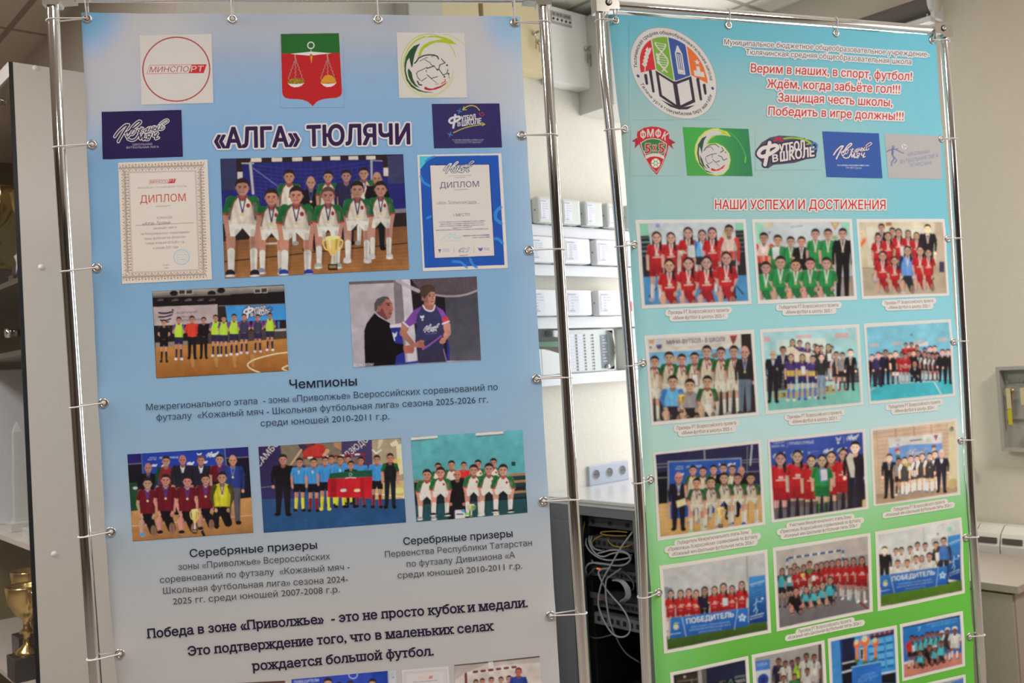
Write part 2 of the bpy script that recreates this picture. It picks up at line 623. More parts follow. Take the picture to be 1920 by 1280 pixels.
        if pose == 'S':
            hem, crotch, se, st = s + .37 * T, s + .5 * T, s + .57 * T, s + .73 * T
            for g in (-1, 1):
                hx, fx = x + g * .38 * w, x + g * .48 * w
                if K.get('tr'):
                    p.cap(hx, hem, fx, yf - .04 * T, .40 * w, .24 * w, K['sh'])
                else:
                    p.cap(hx, hem, fx, yf - .06 * T, .30 * w, .17 * w, sk)
                    p.cap(x + g * .44 * w, st, fx, yf - .05 * T, .22 * w, .17 * w, K['so'])
                    p.poly([(x - g * .04 * w, hem - .04 * T), (x + g * .82 * w, hem - .04 * T), (x + g * .86 * w, se), (x + g * .10 * w, se), (x - g * .02 * w, crotch)], K['sh'])
                p.ell(fx + g * .1 * w, yf - .02 * T, .30 * w, .035 * T + 1, bo)
        elif pose == 'L':
            hem, se, kn, st = s + .33 * T, s + .49 * T, s + .53 * T, s + .69 * T
            for g in (-1, 1):
                kx, fx = x + g * .74 * w, x + g * .72 * w
                p.cap(kx, kn, fx, yf - .08 * T, .30 * w, .17 * w, sk)
                p.cap(x + g * .72 * w, st, fx, yf - .07 * T, .23 * w, .18 * w, K['so'])
                p.ell(fx + g * .06 * w, yf - .035 * T, .30 * w, .05 * T, bo)
                p.ell(fx + g * .06 * w, yf - .005 * T, .30 * w, .014 * T, (205, 200, 200))
                p.poly([(x - g * .05 * w, hem - .06 * T), (x + g * .86 * w, hem - .04 * T), (x + g * 1.06 * w, se), (x + g * .48 * w, se + .01 * T), (x, hem + .06 * T)], K['sh'])
        elif pose == 'K':
            hem = s + .52 * T
            p.cap(x - .62 * w, s + .74 * T, x - .55 * w, yf, .36 * w, .2 * w, sk if not K.get('tr') else K['sh'])
            p.cap(x + .1 * w, s + .6 * T, x + .62 * w, yf - .1 * T, .5 * w, .42 * w, K['sh'])
            p.cap(x + .1 * w, hem, x - .55 * w, s + .7 * T, .5 * w, .38 * w, K['sh'])
            if not K.get('tr'):
                p.ell(x + .66 * w, yf - .1 * T, .3 * w, .12 * T, skd)
                p.ell(x - .64 * w, s + .74 * T, .32 * w, .1 * T, sk)
            p.ell(x - .55 * w, yf - .02 * T, .3 * w, .04 * T, bo)
        else:
            hem = yf
        # arms and body
        el, wr = ((s + .23 * T, s + .42 * T) if pose == 'S' else (s + .26 * T, s + .47 * T) if pose == 'L' else (s + .32 * T, s + .6 * T) if pose == 'K' else (s + .45 * T, s + .85 * T))
        for g in (-1, 1):
            sx, ex = x + g * .80 * w, x + g * 1.08 * w
            wx = x + g * (.16 if arms == 'f' else .92 if pose == 'L' else .62 if pose == 'K' else 1.02) * w
            if arms == 'f':
                wr = s + .34 * T
            p.cap(sx, s + .2 * h, ex, el, .24 * w, .17 * w, dk(K['s'], .9) if lg else sk)
            p.cap(ex, el, wx, wr, .17 * w, .13 * w, dk(K['s'], .95) if lg else sk)
            p.ell(wx, wr + .04 * h, .15 * w, .17 * h, sk)
        b = K['b']
        tor = [(x - .25 * w, s - .1 * h), (x - .92 * w, s + .14 * h), (x - .90 * w, s + .55 * h), (x - .78 * w, hem), (x + .78 * w, hem), (x + .90 * w, s + .55 * h), (x + .92 * w, s + .14 * h), (x + .25 * w, s - .1 * h)]
        if K.get('rag'):
            p.poly(tor, K['s'])
            for g in (-1, 1):
                p.cap(x + g * .72 * w, s + .2 * h, x + g * 1.02 * w, s + .85 * h, .30 * w, .25 * w, K['s'])
                p.line([(x + g * .80 * w, s + 1.04 * h), (x + g * 1.25 * w, s + .98 * h)], .09 * h, K['t'])
            for c, e in ((K['t'], .06), (b, 0)):
                p.poly([(x - .22 * w - e * w, s), (x - (.5 + e) * w, s + .3 * h), (x - (.66 + e) * w, s + .8 * h), (x - .80 * w, hem), (x + .80 * w, hem), (x + (.66 + e) * w, s + .8 * h), (x + (.5 + e) * w, s + .3 * h), (x + .22 * w + e * w, s)], c)
            p.ell(x + .36 * w, s + .5 * h, .13 * w, .13 * h, (140, 40, 46))
        else:
            p.poly(tor, b)
            for g in (-1, 1):
                p.cap(x + g * .78 * w, s + .22 * h, x + g * 1.02 * w, s + .8 * h, .25 * w, .23 * w, K['s'])
        if K.get('low'):
            p.poly([(x - .82 * w, s + .62 * (hem - s)), (x + .82 * w, s + .62 * (hem - s)), (x + .78 * w, hem), (x - .78 * w, hem)], K['low'])
        if K.get('vee'):
            p.poly([(x - .26 * w, s - .02 * h), (x + .26 * w, s - .02 * h), (x + .08 * w, s + .4 * (hem - s)), (x - .08 * w, s + .4 * (hem - s))], K['vee'])
        # folds of cloth and shaded sides of bodies and limbs, printed in the picture
        p.cap(x - .5 * w, s + .5 * h, x - .2 * w, hem, .1 * w, .1 * w, dk(b), .35)
        p.cap(x + .62 * w, s + .6 * h, x + .5 * w, hem, .12 * w, .1 * w, dk(b), .4)
        p.cap(x - .1 * w, s + .4 * h, x, hem - .1 * (hem - s), .14 * w, .1 * w, tuple(min(255, c * 1.12) for c in b), .35)
        p.cap(x + .80 * w, s + .5 * h, x + .72 * w, hem, .2 * w, .14 * w, dk(b, .55), .35)
        p.cap(x - .82 * w, s + .7 * h, x - .74 * w, hem, .1 * w, .1 * w, dk(b, .6), .3)
        p.cap(x + .2 * w, s + .8 * h, x - .3 * w, s + .8 * h + .2 * (hem - s), .06 * w, .03 * w, dk(b, .7), .3)
        for g in (-1, 1):
            p.cap(x + g * .9 * w + .1 * w, s + .35 * h, x + g * 1.08 * w + .12 * w, el, .10 * w, .07 * w, (20, 14, 16), .22)
            if yf - hem > .3 * T:
                p.cap(x + g * .5 * w + .16 * w, hem + .1 * T, x + g * .55 * w + .13 * w, yf - .06 * T, .14 * w, .08 * w, (20, 14, 16), .26)
        # neck and head
        p.cap(x, yt + .85 * h, x, s + .02 * h, .19 * h, .22 * h, skd)
        if K.get('t'):
            p.line([(x - .26 * w, s - .04 * h), (x, s + .12 * h), (x + .26 * w, s - .04 * h)], .1 * w, K['t'])
        if hair == 'l':
            p.ell(x, yt + .5 * h, .42 * h, .5 * h, hc)
            p.cap(x + .26 * h, yt + .6 * h, x + .36 * h, s + .5 * h, .16 * h, .1 * h, hc)
            p.cap(x - .28 * h, yt + .6 * h, x - .3 * h, s + .05 * h, .14 * h, .08 * h, hc)
        elif hair == 's':
            p.ell(x, yt + .42 * h, .40 * h, .42 * h, hc)
        elif hair == 'g':
            p.ell(x, yt + .45 * h, .40 * h, .38 * h, (120, 112, 112))
        for g in (-1, 1):
            p.ell(x + g * .36 * h, yt + .6 * h, .07 * h, .11 * h, skd)
        p.ell(x, yt + (.60 if hair != 'b' else .52) * h, .345 * h, (.42 if hair != 'b' else .50) * h, sk)
        p.ell(x - .22 * h, yt + .7 * h, .12 * h, .26 * h, skd, .35)
        if hair == 's':
            p.poly([(x - .38 * h, yt + .48 * h), (x - .36 * h, yt + .2 * h), (x - .1 * h, yt + .03 * h), (x + .2 * h, yt + .06 * h), (x + .37 * h, yt + .24 * h), (x + .38 * h, yt + .46 * h), (x + .28 * h, yt + .34 * h), (x + .05 * h, yt + .28 * h), (x - .26 * h, yt + .33 * h)], hc)
        elif hair == 'l':
            p.poly([(x - .37 * h, yt + .55 * h), (x - .34 * h, yt + .2 * h), (x, yt + .02 * h), (x + .34 * h, yt + .2 * h), (x + .37 * h, yt + .55 * h), (x + .2 * h, yt + .28 * h), (x, yt + .18 * h), (x - .2 * h, yt + .28 * h)], hc)
        if h * p.k > 7:
            for g in (-1, 1):
                p.cap(x + g * .22 * h, yt + .50 * h, x + g * .08 * h, yt + .51 * h, .035 * h, .03 * h, (60, 42, 38), .8)
                p.ell(x + g * .15 * h, yt + .575 * h, .065 * h, .035 * h, (48, 34, 34), .85)
            p.cap(x + .03 * h, yt + .6 * h, x + .04 * h, yt + .72 * h, .03 * h, .06 * h, skd, .6)
            p.cap(x - .1 * h, yt + .84 * h, x + .1 * h, yt + .84 * h, .035 * h, .035 * h, (136, 74, 70), .8)
        if K.get('logo'):
            p.ell(x - .06 * w, s + .95 * h, .13 * w, .12 * h, (225, 205, 205), .7)
            p.ell(x + .18 * w, s + .95 * h, .13 * w, .12 * h, (225, 205, 205), .7)
            p.line([(x - .42 * w, s + 1.18 * h), (x + .48 * w, s + 1.14 * h)], .08 * h, (226, 210, 210), .85)
        if med:
            my = s + .95 * h
            for g in (-1, 1):
                p.line([(x + g * .22 * w, s), (x, my)], .08 * h, med)
            p.ell(x, my + .08 * h, .1 * h, .1 * h, (196, 176, 120))

    def people(p, rows, **kw):
        for r in rows:
            p.person(*r[:4], **{**kw, **dict(zip(('pose', 'kit'), r[4:6])), **(r[6] if len(r) > 6 else {})})

    def cup(p, x, y0, y1, w, c=(214, 178, 96)):
        H = y1 - y0
        d = tuple(v * .6 for v in c)
        for g in (-1, 1):
            p.line([(x + g * .42 * w, y0 + .1 * H), (x + g * .62 * w, y0 + .16 * H), (x + g * .5 * w, y0 + .36 * H), (x + g * .3 * w, y0 + .42 * H)], .09 * w, c, sm=5)
        p.poly([(x - .45 * w, y0 + .04 * H), (x + .45 * w, y0 + .04 * H), (x + .38 * w, y0 + .34 * H), (x + .12 * w, y0 + .58 * H), (x - .12 * w, y0 + .58 * H), (x - .38 * w, y0 + .34 * H)], c)
        p.cap(x + .26 * w, y0 + .1 * H, x + .2 * w, y0 + .4 * H, .1 * w, .05 * w, d, .6)
        p.cap(x - .2 * w, y0 + .1 * H, x - .16 * w, y0 + .36 * H, .07 * w, .04 * w, (246, 226, 170), .8)
        p.ell(x, y0 + .05 * H, .45 * w, .05 * H, (236, 208, 140))
        p.cap(x, y0 + .56 * H, x, y0 + .8 * H, .07 * w, .12 * w, (196, 186, 176))
        p.rect(x - .3 * w, y0 + .82 * H, x + .3 * w, y1, (34, 26, 26))
        p.rect(x - .22 * w, y0 + .86 * H, x + .22 * w, y0 + .94 * H, (150, 120, 80))

    def build(p, name, parent, off, blur=1, noise=0.03, m=None):
        if blur or noise:
            p.blur(blur, noise)
        U, V = np.meshgrid(np.linspace(0, 1, p.w), np.linspace(0, 1, p.h))
        A, B, Cc, D = p.q
        uv = A * ((1 - U) * (1 - V))[..., None] + B * (U * (1 - V))[..., None] + Cc * (U * V)[..., None] + D * ((1 - U) * V)[..., None]
        P = p.b.fab(uv[..., 0], uv[..., 1], off)
        col = np.clip(p.a * p.b.gain(uv[..., 1]), 0.002, 0.92)
        return grid_obj(name, P, m or p.b.mprint, parent, col, p.al)
# ------------------------------------------------------------------ room
WALLM = smat('textured_wallpaper', (226, 219, 206), rough=0.85, noise=(60, 0.05), bump=(220, 0.5))
WALLR = smat('plain_wallpaper', (226, 215, 198), rough=0.85, noise=(40, 0.03), bump=(200, 0.4))
FLOORM = smat('laminate_floor', (150, 141, 132), rough=0.45, noise=(9, 0.2))
CEILM = smat('ceiling_tile_white', (196, 190, 182), rough=0.9)


def ceiling_grid(m):
    nt = m.node_tree
    b = nt.nodes['Principled BSDF']
    g = nt.nodes.new('ShaderNodeNewGeometry')
    s = nt.nodes.new('ShaderNodeSeparateXYZ')
    nt.links.new(g.outputs['Position'], s.inputs[0])
    outs = []
    for ax, o in (('X', 0.19), ('Y', 0.08)):
        a = nt.nodes.new('ShaderNodeMath')
        a.operation = 'ADD'
        a.inputs[1].default_value = 60 + o
        nt.links.new(s.outputs[ax], a.inputs[0])
        md = nt.nodes.new('ShaderNodeMath')
        md.operation = 'MODULO'
        md.inputs[1].default_value = 0.6
        nt.links.new(a.outputs[0], md.inputs[0])
        l = nt.nodes.new('ShaderNodeMath')
        l.operation = 'LESS_THAN'
        l.inputs[1].default_value = 0.024
        nt.links.new(md.outputs[0], l.inputs[0])
        outs.append(l)
    mx = nt.nodes.new('ShaderNodeMath')
    mx.operation = 'MAXIMUM'
    nt.links.new(outs[0].outputs[0], mx.inputs[0])
    nt.links.new(outs[1].outputs[0], mx.inputs[1])
    mix = nt.nodes.new('ShaderNodeMix')
    mix.data_type = 'RGBA'
    nt.links.new(mx.outputs[0], mix.inputs['Factor'])
    mix.inputs['A'].default_value = (*lin((236, 229, 216)), 1)
    mix.inputs['B'].default_value = (*lin((176, 167, 154)), 1)
    nt.links.new(mix.outputs['Result'], b.inputs['Base Color'])


ceiling_grid(CEILM)


def struct(name, mb, m):
    return tag(mb.build(name, m), kind='structure')


struct('floor', MB().box(-3.6, -3.6, -0.1, 3.75, 6.1, 0), FLOORM)
struct('ceiling', MB().box(-3.6, -3.6, ZC, 3.75, 6.1, ZC + 0.1), CEILM)
struct('wall_back', MB().box(XC, YB, 0, XR, YB + 0.14, ZC), WALLM)
struct('wall_alcove', MB().box(XC, YB + 0.14, 0, XC + 0.14, 6.0, ZC), WALLM)
struct('wall_far', MB().box(-3.5, 5.9, 0, XC, 6.0, ZC), WALLR)
WALLD = smat('dark_unseen_wall', (92, 82, 72), rough=.6, noise=(3, .15))  # unseen walls made dark to dim the chrome reflections and bounce light
struct('wall_left', MB().box(-3.6, -3.5, 0, -3.5, 6.0, ZC), WALLD)
struct('wall_front', MB().box(-3.6, -3.6, 0, XR + 0.15, -3.5, ZC), WALLD)
rw = MB()
ys = [-3.5, WIN2[0], WIN2[1], WIN1[0], WIN1[1], YB + 0.14]
for i in range(5):
    if i in (1, 3):
        rw.box(XR, ys[i], 0, XR + 0.15, ys[i + 1], 0.85).box(XR, ys[i], 2.48, XR + 0.15, ys[i + 1], ZC)
    else:
        rw.box(XR, ys[i], 0, XR + 0.15, ys[i + 1], ZC)
struct('wall_right', rw, WALLR)
PVC = smat('white_window_plastic', (232, 232, 232), rough=0.3)
PANE = bpy.data.materials.new('window_glass')
PANE.use_nodes = True
nt = PANE.node_tree
tr, gl, mx = nt.nodes.new('ShaderNodeBsdfTransparent'), nt.nodes.new('ShaderNodeBsdfGlossy'), nt.nodes.new('ShaderNodeMixShader')
gl.inputs['Roughness'].default_value = 0.02
mx.inputs[0].default_value = 0.07
nt.links.new(tr.outputs[0], mx.inputs[1])
nt.links.new(gl.outputs[0], mx.inputs[2])
nt.links.new(mx.outputs[0], nt.nodes['Material Output'].inputs[0])
for k, (y0, y1, z0, z1) in enumerate((WIN1, WIN2)):
    w = bpy.data.objects.new('window_%d' % (k + 1), None)
    w.location = (XR, (y0 + y1) / 2, z0)
    COL.objects.link(w)
    tag(w, kind='structure')
    fr = MB()
    for a, b in ((y0, y0 + .05), (y1 - .05, y1), ((y0 + y1) / 2 - .03, (y0 + y1) / 2 + .03)):
        fr.box(XR + .03, a, z0, XR + .09, b, z1)
    fr.box(XR + .03, y0, z0, XR + .09, y1, z0 + .05).box(XR + .03, y0, z1 - .05, XR + .09, y1, z1)
    fr.build('window_frame', PVC, w)
    MB().box(XR + .058, y0 + .05, z0 + .05, XR + .062, y1 - .05, z1 - .05).build('window_pane', PANE, w)
    MB().box(XR - .10, y0 - .06, z0 - .03, XR + .03, y1 + .06, z0, .006).build('window_sill', PVC, w)
for k, (lx, ly, pw) in enumerate(LAMPS):
    t = thing('ceiling_lamp', (lx, ly, ZC - .02), 'square white ceiling lamp panel, %s' % ('above the camera', 'farthest from the banners', 'nearest the windows', 'over the trophy cabinet corner')[k], 'lamp')
    MB().box(lx - .3, ly - .3, ZC - .02, lx + .3, ly - .29, ZC).box(lx - .3, ly + .29, ZC - .02, lx + .3, ly + .3, ZC).box(lx - .3, ly - .29, ZC - .02, lx - .29, ly + .29, ZC).box(lx + .29, ly - .29, ZC - .02, lx + .3, ly + .29, ZC).build('lamp_frame', PVC, t)
    MB().box(lx - .29, ly - .29, ZC - .012, lx + .29, ly + .29, ZC - .001).build('diffuser', mat('lamp_diffuser', (1.0, .93, .82), emit=3.0), t)

# roller blind over the far window
t = thing('roller_blind', (3.54, 1.59, 2.545), 'rolled up dark grey roller blind with white end bracket, high on the right wall', 'blind')
MB().tube([(3.54, 1.605, 2.555), (3.54, 2.66, 2.555)], 0.036, 24).build('rolled_fabric', smat('blind_fabric', (112, 104, 100), rough=.9), t)
MB().lathe((3.54, 1.584, 2.558), [(0, 0), (.036, 0), (.040, .004), (.040, .018), (0, .02)], 24, (0, 1, 0)).box(3.52, 1.586, 2.50, 3.60, 1.60, 2.56).build('end_bracket', WHITEP, t)
MB().box(3.505, 1.595, 2.484, 3.55, 2.66, 2.506, .006).build('bottom_bar', WHITEP, t)
ch = MB()
for i in range(5):
    ch.lathe((3.515, 1.61, 2.515 - i * .007), [(0, -.0035), (.0025, -.002), (.0025, .002), (0, .0035)], 8)
ch.build('bead_chain', WHITEP, t)

# radiator under the right wall's windows
RADM = smat('radiator_enamel', (226, 220, 210), rough=.35)
t = thing('radiator', (3.54, 1.3, .1), 'white panel radiator with slotted top along the right wall', 'radiator')
dk = MB()
for i in range(16):
    y0 = .71 + i * .085
    s = MB()
    pf = [(3.49, .12), (3.484, .16), (3.484, .575), (3.50, .617), (3.535, .640), (3.575, .640), (3.575, .12)]
    n = len(pf)
    s.add([(x, y0 + .002, z) for x, z in pf] + [(x, y0 + .083, z) for x, z in pf], [tuple(range(n)), tuple(range(n, 2 * n))[::-1]] + [(k, (k + 1) % n, (k + 1) % n + n, k + n)[::-1] for k in range(n)])
    s.build('section', RADM, t)
    dk.box(3.4825, y0 + .010, .585, 3.4905, y0 + .075, .604)
dk.build('air_slot', smat('slot_shadow_grey', (96, 90, 84), rough=.8), t)
MB().box(3.575, .8, .3, 3.597, .84, .34).build('wall_bracket', RADM, t)
MB().box(3.575, 1.9, .3, 3.597, 1.94, .34).build('wall_bracket', RADM, t)

# low cabinet in front of the radiator
CABM = smat('grey_beige_laminate', (168, 156, 142), rough=.5)
t = thing('low_cabinet', (3.2, 1.58, 0), 'low grey beige cabinet standing in front of the white radiator', 'cabinet')
MB().box(3.012, 1.24, .0, 3.40, 1.94, .535).build('body', CABM, t)
MB().box(2.992, 1.222, .540, 3.42, 1.96, .563, .002).build('top', CABM, t)
MB().box(3.000, 1.245, .06, 3.012, 1.588, .532).build('door', CABM, t)
MB().box(3.000, 1.592, .06, 3.012, 1.935, .532).build('door', CABM, t)

# key cabinet
KB = smat('grey_painted_steel', (176, 170, 160), rough=.45)
t = thing('key_cabinet', (3.58, 1.27, .90), 'open grey steel key cabinet hanging on the right wall', 'key cabinet')
MB().box(3.55, 1.05, .902, 3.60, 1.062, 1.203).box(3.55, 1.461, .902, 3.60, 1.473, 1.203).box(3.55, 1.062, .902, 3.60, 1.461, .914).box(3.55, 1.062, 1.191, 3.60, 1.461, 1.203).build('case', KB, t)
MB().box(3.592, 1.062, .914, 3.5995, 1.461, 1.191).build('back_panel', KB, t)
MB().box(3.584, 1.07, 1.146, 3.592, 1.455, 1.152).box(3.584, 1.07, 1.010, 3.592, 1.455, 1.016).build('hook_rail', STEEL, t)
for zz in (1.149, 1.013):
    for i in range(8):
        yy = 1.438 - i * .048
        MB().tube(spline([(3.586, yy, zz + .004), (3.570, yy, zz), (3.560, yy, zz - .006), (3.556, yy, zz + .002)], 4), .0013, 6).build('hook', STEEL, t)
TAGC = {'cream': (214, 196, 150), 'yellow': (206, 190, 30), 'white': (220, 216, 210)}
for lab, i, zz, ln, cols in (('key bunch with cream tag and yellow strip at the left end of the key cabinet', 0, 1.149, .075, ('cream', 'yellow')), ('key with striped cream tag, second hook of the key cabinet', 1, 1.149, .06, ('cream',)), ('tilted key with cream tag, third hook of the key cabinet', 2, 1.149, .07, ('cream',))):
    yy = 1.438 - i * .048
    k = thing('key_bunch', (3.56, yy, zz), lab, 'keys')
    tl = .02 if i == 2 else 0
    MB().torus((3.558, yy, zz - .012), (0, 1, .2), .009, .0011, 16, 6).build('key_ring', STEEL, k)
    z = zz - .022
    for j, c in enumerate(cols):
        L = ln * (.75 if c == 'yellow' else 1)
        MB().add([(3.556, yy + .007 - tl * a, z - L * a) for a in (0, 1)] + [(3.556, yy - .007 - tl * a, z - L * a) for a in (0, 1)] + [(3.559, yy + .007 - tl * a, z - L * a) for a in (0, 1)] + [(3.559, yy - .007 - tl * a, z - L * a) for a in (0, 1)], [(0, 1, 3, 2), (4, 6, 7, 5), (0, 4, 5, 1), (2, 3, 7, 6), (0, 2, 6, 4), (1, 5, 7, 3)]).build('tag', smat('tag_' + c, TAGC[c], rough=.5), k)
        z -= L * .98
    zk = zz - .02
    MB().lathe((3.565, yy - .008, zk - .012), [(0, -.001), (.009, -.001), (.009, .001), (0, .001)], 14, (1, 0, 0)).box(3.564, yy - .0105, zk - .055, 3.566, yy - .0055, zk - .018).build('key', mat('brass', (.55, .42, .2), rough=.35, metal=1), k)
k = thing('key_bunch', (3.56, 1.365, 1.0), 'bunch with dark purple plastic fob in the lower row of the key cabinet', 'keys')
MB().box(3.552, 1.352, .955, 3.562, 1.372, .993, .003).build('fob', smat('purple_plastic', (52, 34, 66), rough=.4), k)
MB().torus((3.558, 1.362, 1.000), (0, 1, .2), .009, .0011, 16, 6).build('key_ring', STEEL, k)

# ------------------------------------------------------------------ cable trunking and alarm modules on the back wall
TR = smat('white_trunking', (228, 227, 232), rough=.4)
for z0, z1, lab in ((1.812, 1.857, 'topmost white cable trunking on the back wall, under the small grey modules'), (1.656, 1.700, 'second white cable trunking from the top, under the large module row'), (1.447, 1.493, 'third white cable trunking from the top, above the indicator panel'), (1.222, 1.265, 'lowest white cable trunking, just under the indicator panel')):
    t = thing('cable_trunking', (2.8, YB, z0), lab, 'trunking', 'cable trunkings on the back wall')
    MB().box(2.15, YB - .043, z0 + .002, 3.56, YB, z1 - .002).build('channel', TR, t)
    MB().box(2.15, YB - .046, z0, 3.56, YB - .041, z1, .0015).build('lid', TR, t)
MODG = smat('light_grey_module', (206, 208, 204), rough=.45)
MODW = smat('white_module', (230, 228, 230), rough=.4)
SIDE = smat('grey_module_base', (150, 148, 138), rough=.5)
INK = smat('faint_grey_print', (176, 174, 186), rough=.7)
SHEET = smat('module_label_paper', (226, 224, 234), rough=.7)


def module(x, z, w, h, body, lab, rows, grp):
    t = thing('alarm_module', (x + w / 2, YB, z), lab, 'alarm module', grp)
    MB().box(x + .004, YB - .050, z + .006, x + w - .004, YB, z + h - .004, .004).build('back_case', SIDE, t)
    MB().box(x, YB - .088, z, x + w, YB - .048, z + h, .008).build('front_cover', body, t)
    MB().box(x + w * .10, YB - .0892, z + h * .12, x + w * .52, YB - .0876, z + h * .88).build('label', SHEET, t)
    q = MB()
    q.box(x + w * .13, YB - .0898, z + h * .80, x + w * .40, YB - .0890, z + h * .84)
    for i in range(rows):
        zz = z + h * (.70 - .46 * i / max(1, rows - 1))
        q.box(x + w * .22, YB - .0898, zz, x + w * .30, YB - .0890, zz + h * .022)
        if i < rows // 2:
            q.box(x + w * .33, YB - .0898, zz, x + w * .48, YB - .0890, zz + h * .018)
    q.box(x + w * .16, YB - .0898, z + h * .16, x + w * .34, YB - .0890, z + h * .20)
    q.build('print', INK, t)
    MB().lathe((x + .003, YB - .066, z + h * .5), [(0, -.005), (.004, -.005), (.004, .002), (0, .002)], 10, (1, 0, 0)).build('cover_screw', SIDE, t)
    return t


for i, nm in enumerate(('beside the left banner', 'second from the left banner', 'third from the left banner', 'fourth from the left banner', 'half behind the right banner')):
    module(2.518 + .1285 * i, 1.858, .100, .102, MODG, 'small light grey alarm module in the top row, ' + nm, 6, 'small alarm modules in the top row')
for r, (z, xs) in enumerate(((1.702, (2.453, 2.639, 2.825, 3.011)), (1.4945, (2.443, 2.630, 2.817)))):
    for i, x in enumerate(xs):
        module(x, z, .150, .102, MODW, 'large white alarm module in the %s row, %s' % (('upper', 'lower')[r], ('partly behind the left banner', 'just right of the left stand\'s pole', 'partly behind the right stand\'s pole', 'half behind the right banner')[i]), 7 - 2 * r, 'large white alarm modules')
t = thing('fire_button', (3.04, YB, 1.50), 'small grey box with a red cover on the third trunking', 'alarm button')
MB().box(3.0, YB - .05, 1.494, 3.09, YB, 1.575, .004).build('case', MODG, t)
MB().box(3.012, YB - .058, 1.512, 3.055, YB - .049, 1.555, .003).build('red_cover', smat('red_plastic', (186, 40, 48), rough=.4), t)

# indicator panels
for x0, w, lab in ((2.592, .345, 'wide grey indicator panel with columns of tiny labels, on the lowest trunking'), (3.0, .345, 'second indicator panel, mostly hidden behind the right banner')):
    t = thing('indicator_panel', (x0 + w / 2, YB, 1.267), lab, 'control panel')
    z0, z1 = 1.267, 1.440
    MB().box(x0, YB - .05, z0, x0 + w, YB, z1, .006).build('case', MODG, t)
    MB().add([(x0 + w - .045, YB - .05, z0 + .004), (x0 + w - .03, YB - .07, z0 + .02), (x0 + w - .022, YB - .076, (z0 + z1) / 2), (x0 + w - .03, YB - .07, z1 - .02), (x0 + w - .045, YB - .05, z1 - .004), (x0 + w, YB - .05, z1 - .004), (x0 + w + .004, YB - .05, (z0 + z1) / 2), (x0 + w, YB - .05, z0 + .004)], [(0, 1, 2, 3, 4, 5, 6, 7)[::-1]]).build('side_grip', MODG, t)
    lb, dkm = MB(), MB()
    for c in range(5):
        xc = x0 + .022 + c * .048
        for r in range(12):
            zz = z1 - .018 - r * .0125
            if c < 3:
                lb.box(xc + .010, YB - .0515, zz - .0105, xc + .042, YB - .0499, zz)
            dkm.box(xc + .002, YB - .0515, zz - .0095, xc + .0085, YB - .0499, zz - .002)
            if c >= 3:
                dkm.box(xc - .006, YB - .0515, zz - .008, xc - .003, YB - .0499, zz - .004)
    lb.build('label_strip', SHEET, t)
    dkm.build('indicator_lights', smat('dark_indicator', (112, 112, 122), rough=.5), t)
    MB().box(x0 + .262, YB - .0515, z0 + .012, x0 + .302, YB - .0499, z1 - .024).build('legend_strip', smat('blue_grey_legend', (128, 136, 146), rough=.5), t)
    q = MB()
    for r in range(9):
        q.box(x0 + .272, YB - .0523, z1 - .034 - r * .0125, x0 + .272 + .01 + .008 * (r % 3), YB - .0514, z1 - .031 - r * .0125)
    q.build('legend_print', SHEET, t)
    MB().lathe((x0 + .292, YB - .049, z0 + .018), [(.009, 0), (.009, .012), (.007, .015), (0, .015)], 16, (0, -1, 0)).build('key_switch', STEEL, t)

# handset console left of the panel
t = thing('desk_console', (2.47, YB - .03, 1.267), 'white console with black top and green display beside the left banner', 'console')
pf = [(2.40, 1.267), (2.545, 1.2665), (2.585, 1.272), (2.595, 1.30), (2.592, 1.345), (2.56, 1.352), (2.53, 1.36), (2.50, 1.366), (2.46, 1.368), (2.40, 1.368)]


def prism(pf, y0, y1):
    n = len(pf)
    return MB().add([(x, y0, z) for x, z in pf] + [(x, y1, z) for x, z in pf], [tuple(range(n)), tuple(range(n, 2 * n))[::-1]] + [(k, k + n, (k + 1) % n + n, (k + 1) % n) for k in range(n)])


prism(pf, YB - .09, YB).build('body', MODW, t)
MB().box(2.485, YB - .0908, 1.268, 2.487, YB - .0899, 1.366).build('seam', INK, t)
prism([(2.40, 1.3685), (2.46, 1.3685), (2.50, 1.3665), (2.53, 1.3605), (2.56, 1.3525), (2.592, 1.3455), (2.592, 1.372), (2.40, 1.376)], YB - .086, YB - .004).build('keypad_edge', smat('brown_black_plastic', (58, 40, 34), rough=.4), t)
prism([(2.40, 1.3765), (2.592, 1.3725), (2.592, 1.396), (2.40, 1.397)], YB - .082, YB - .004).build('display', smat('green_display', (86, 128, 98), rough=.3), t)
prism([(2.40, 1.3975), (2.592, 1.3965), (2.59, 1.409), (2.56, 1.413), (2.50, 1.414), (2.40, 1.411)], YB - .088, YB - .004).build('top_edge', BLACKP, t)

# power sockets above the rack
for x0, lab in ((2.782, 'triple grey power socket above the rack cabinet'), (3.108, 'second grey power socket strip, half behind the right banner')):
    t = thing('power_socket', (x0 + .118, YB, .802), lab, 'socket')
    SOC = smat('blue_grey_socket', (176, 182, 196), rough=.4)
    MB().box(x0, YB - .012, .803, x0 + .237, YB, .883, .003).build('cover_plate', SOC, t)
    for i in range(3):
        c = (x0 + .0395 + .079 * i, YB - .012, .846)
        so = MB().torus(c, (0, -1, 0), .0205, .002, 24, 6).build('socket_rim', SOC, t)
        MB().lathe(c, [(.0195, .0012), (.0165, .0006), (0, .0006)], 24, (0, -1, 0)).build('socket_well', smat('socket_well_grey', (112, 108, 106), rough=.6), so)
        MB().lathe((c[0] - .006, c[1], c[2]), [(.0026, .0016), (0, .0016)], 10, (0, -1, 0)).lathe((c[0] + .006, c[1], c[2]), [(.0026, .0016), (0, .0016)], 10, (0, -1, 0)).build('pin_hole', BLACKP, so)

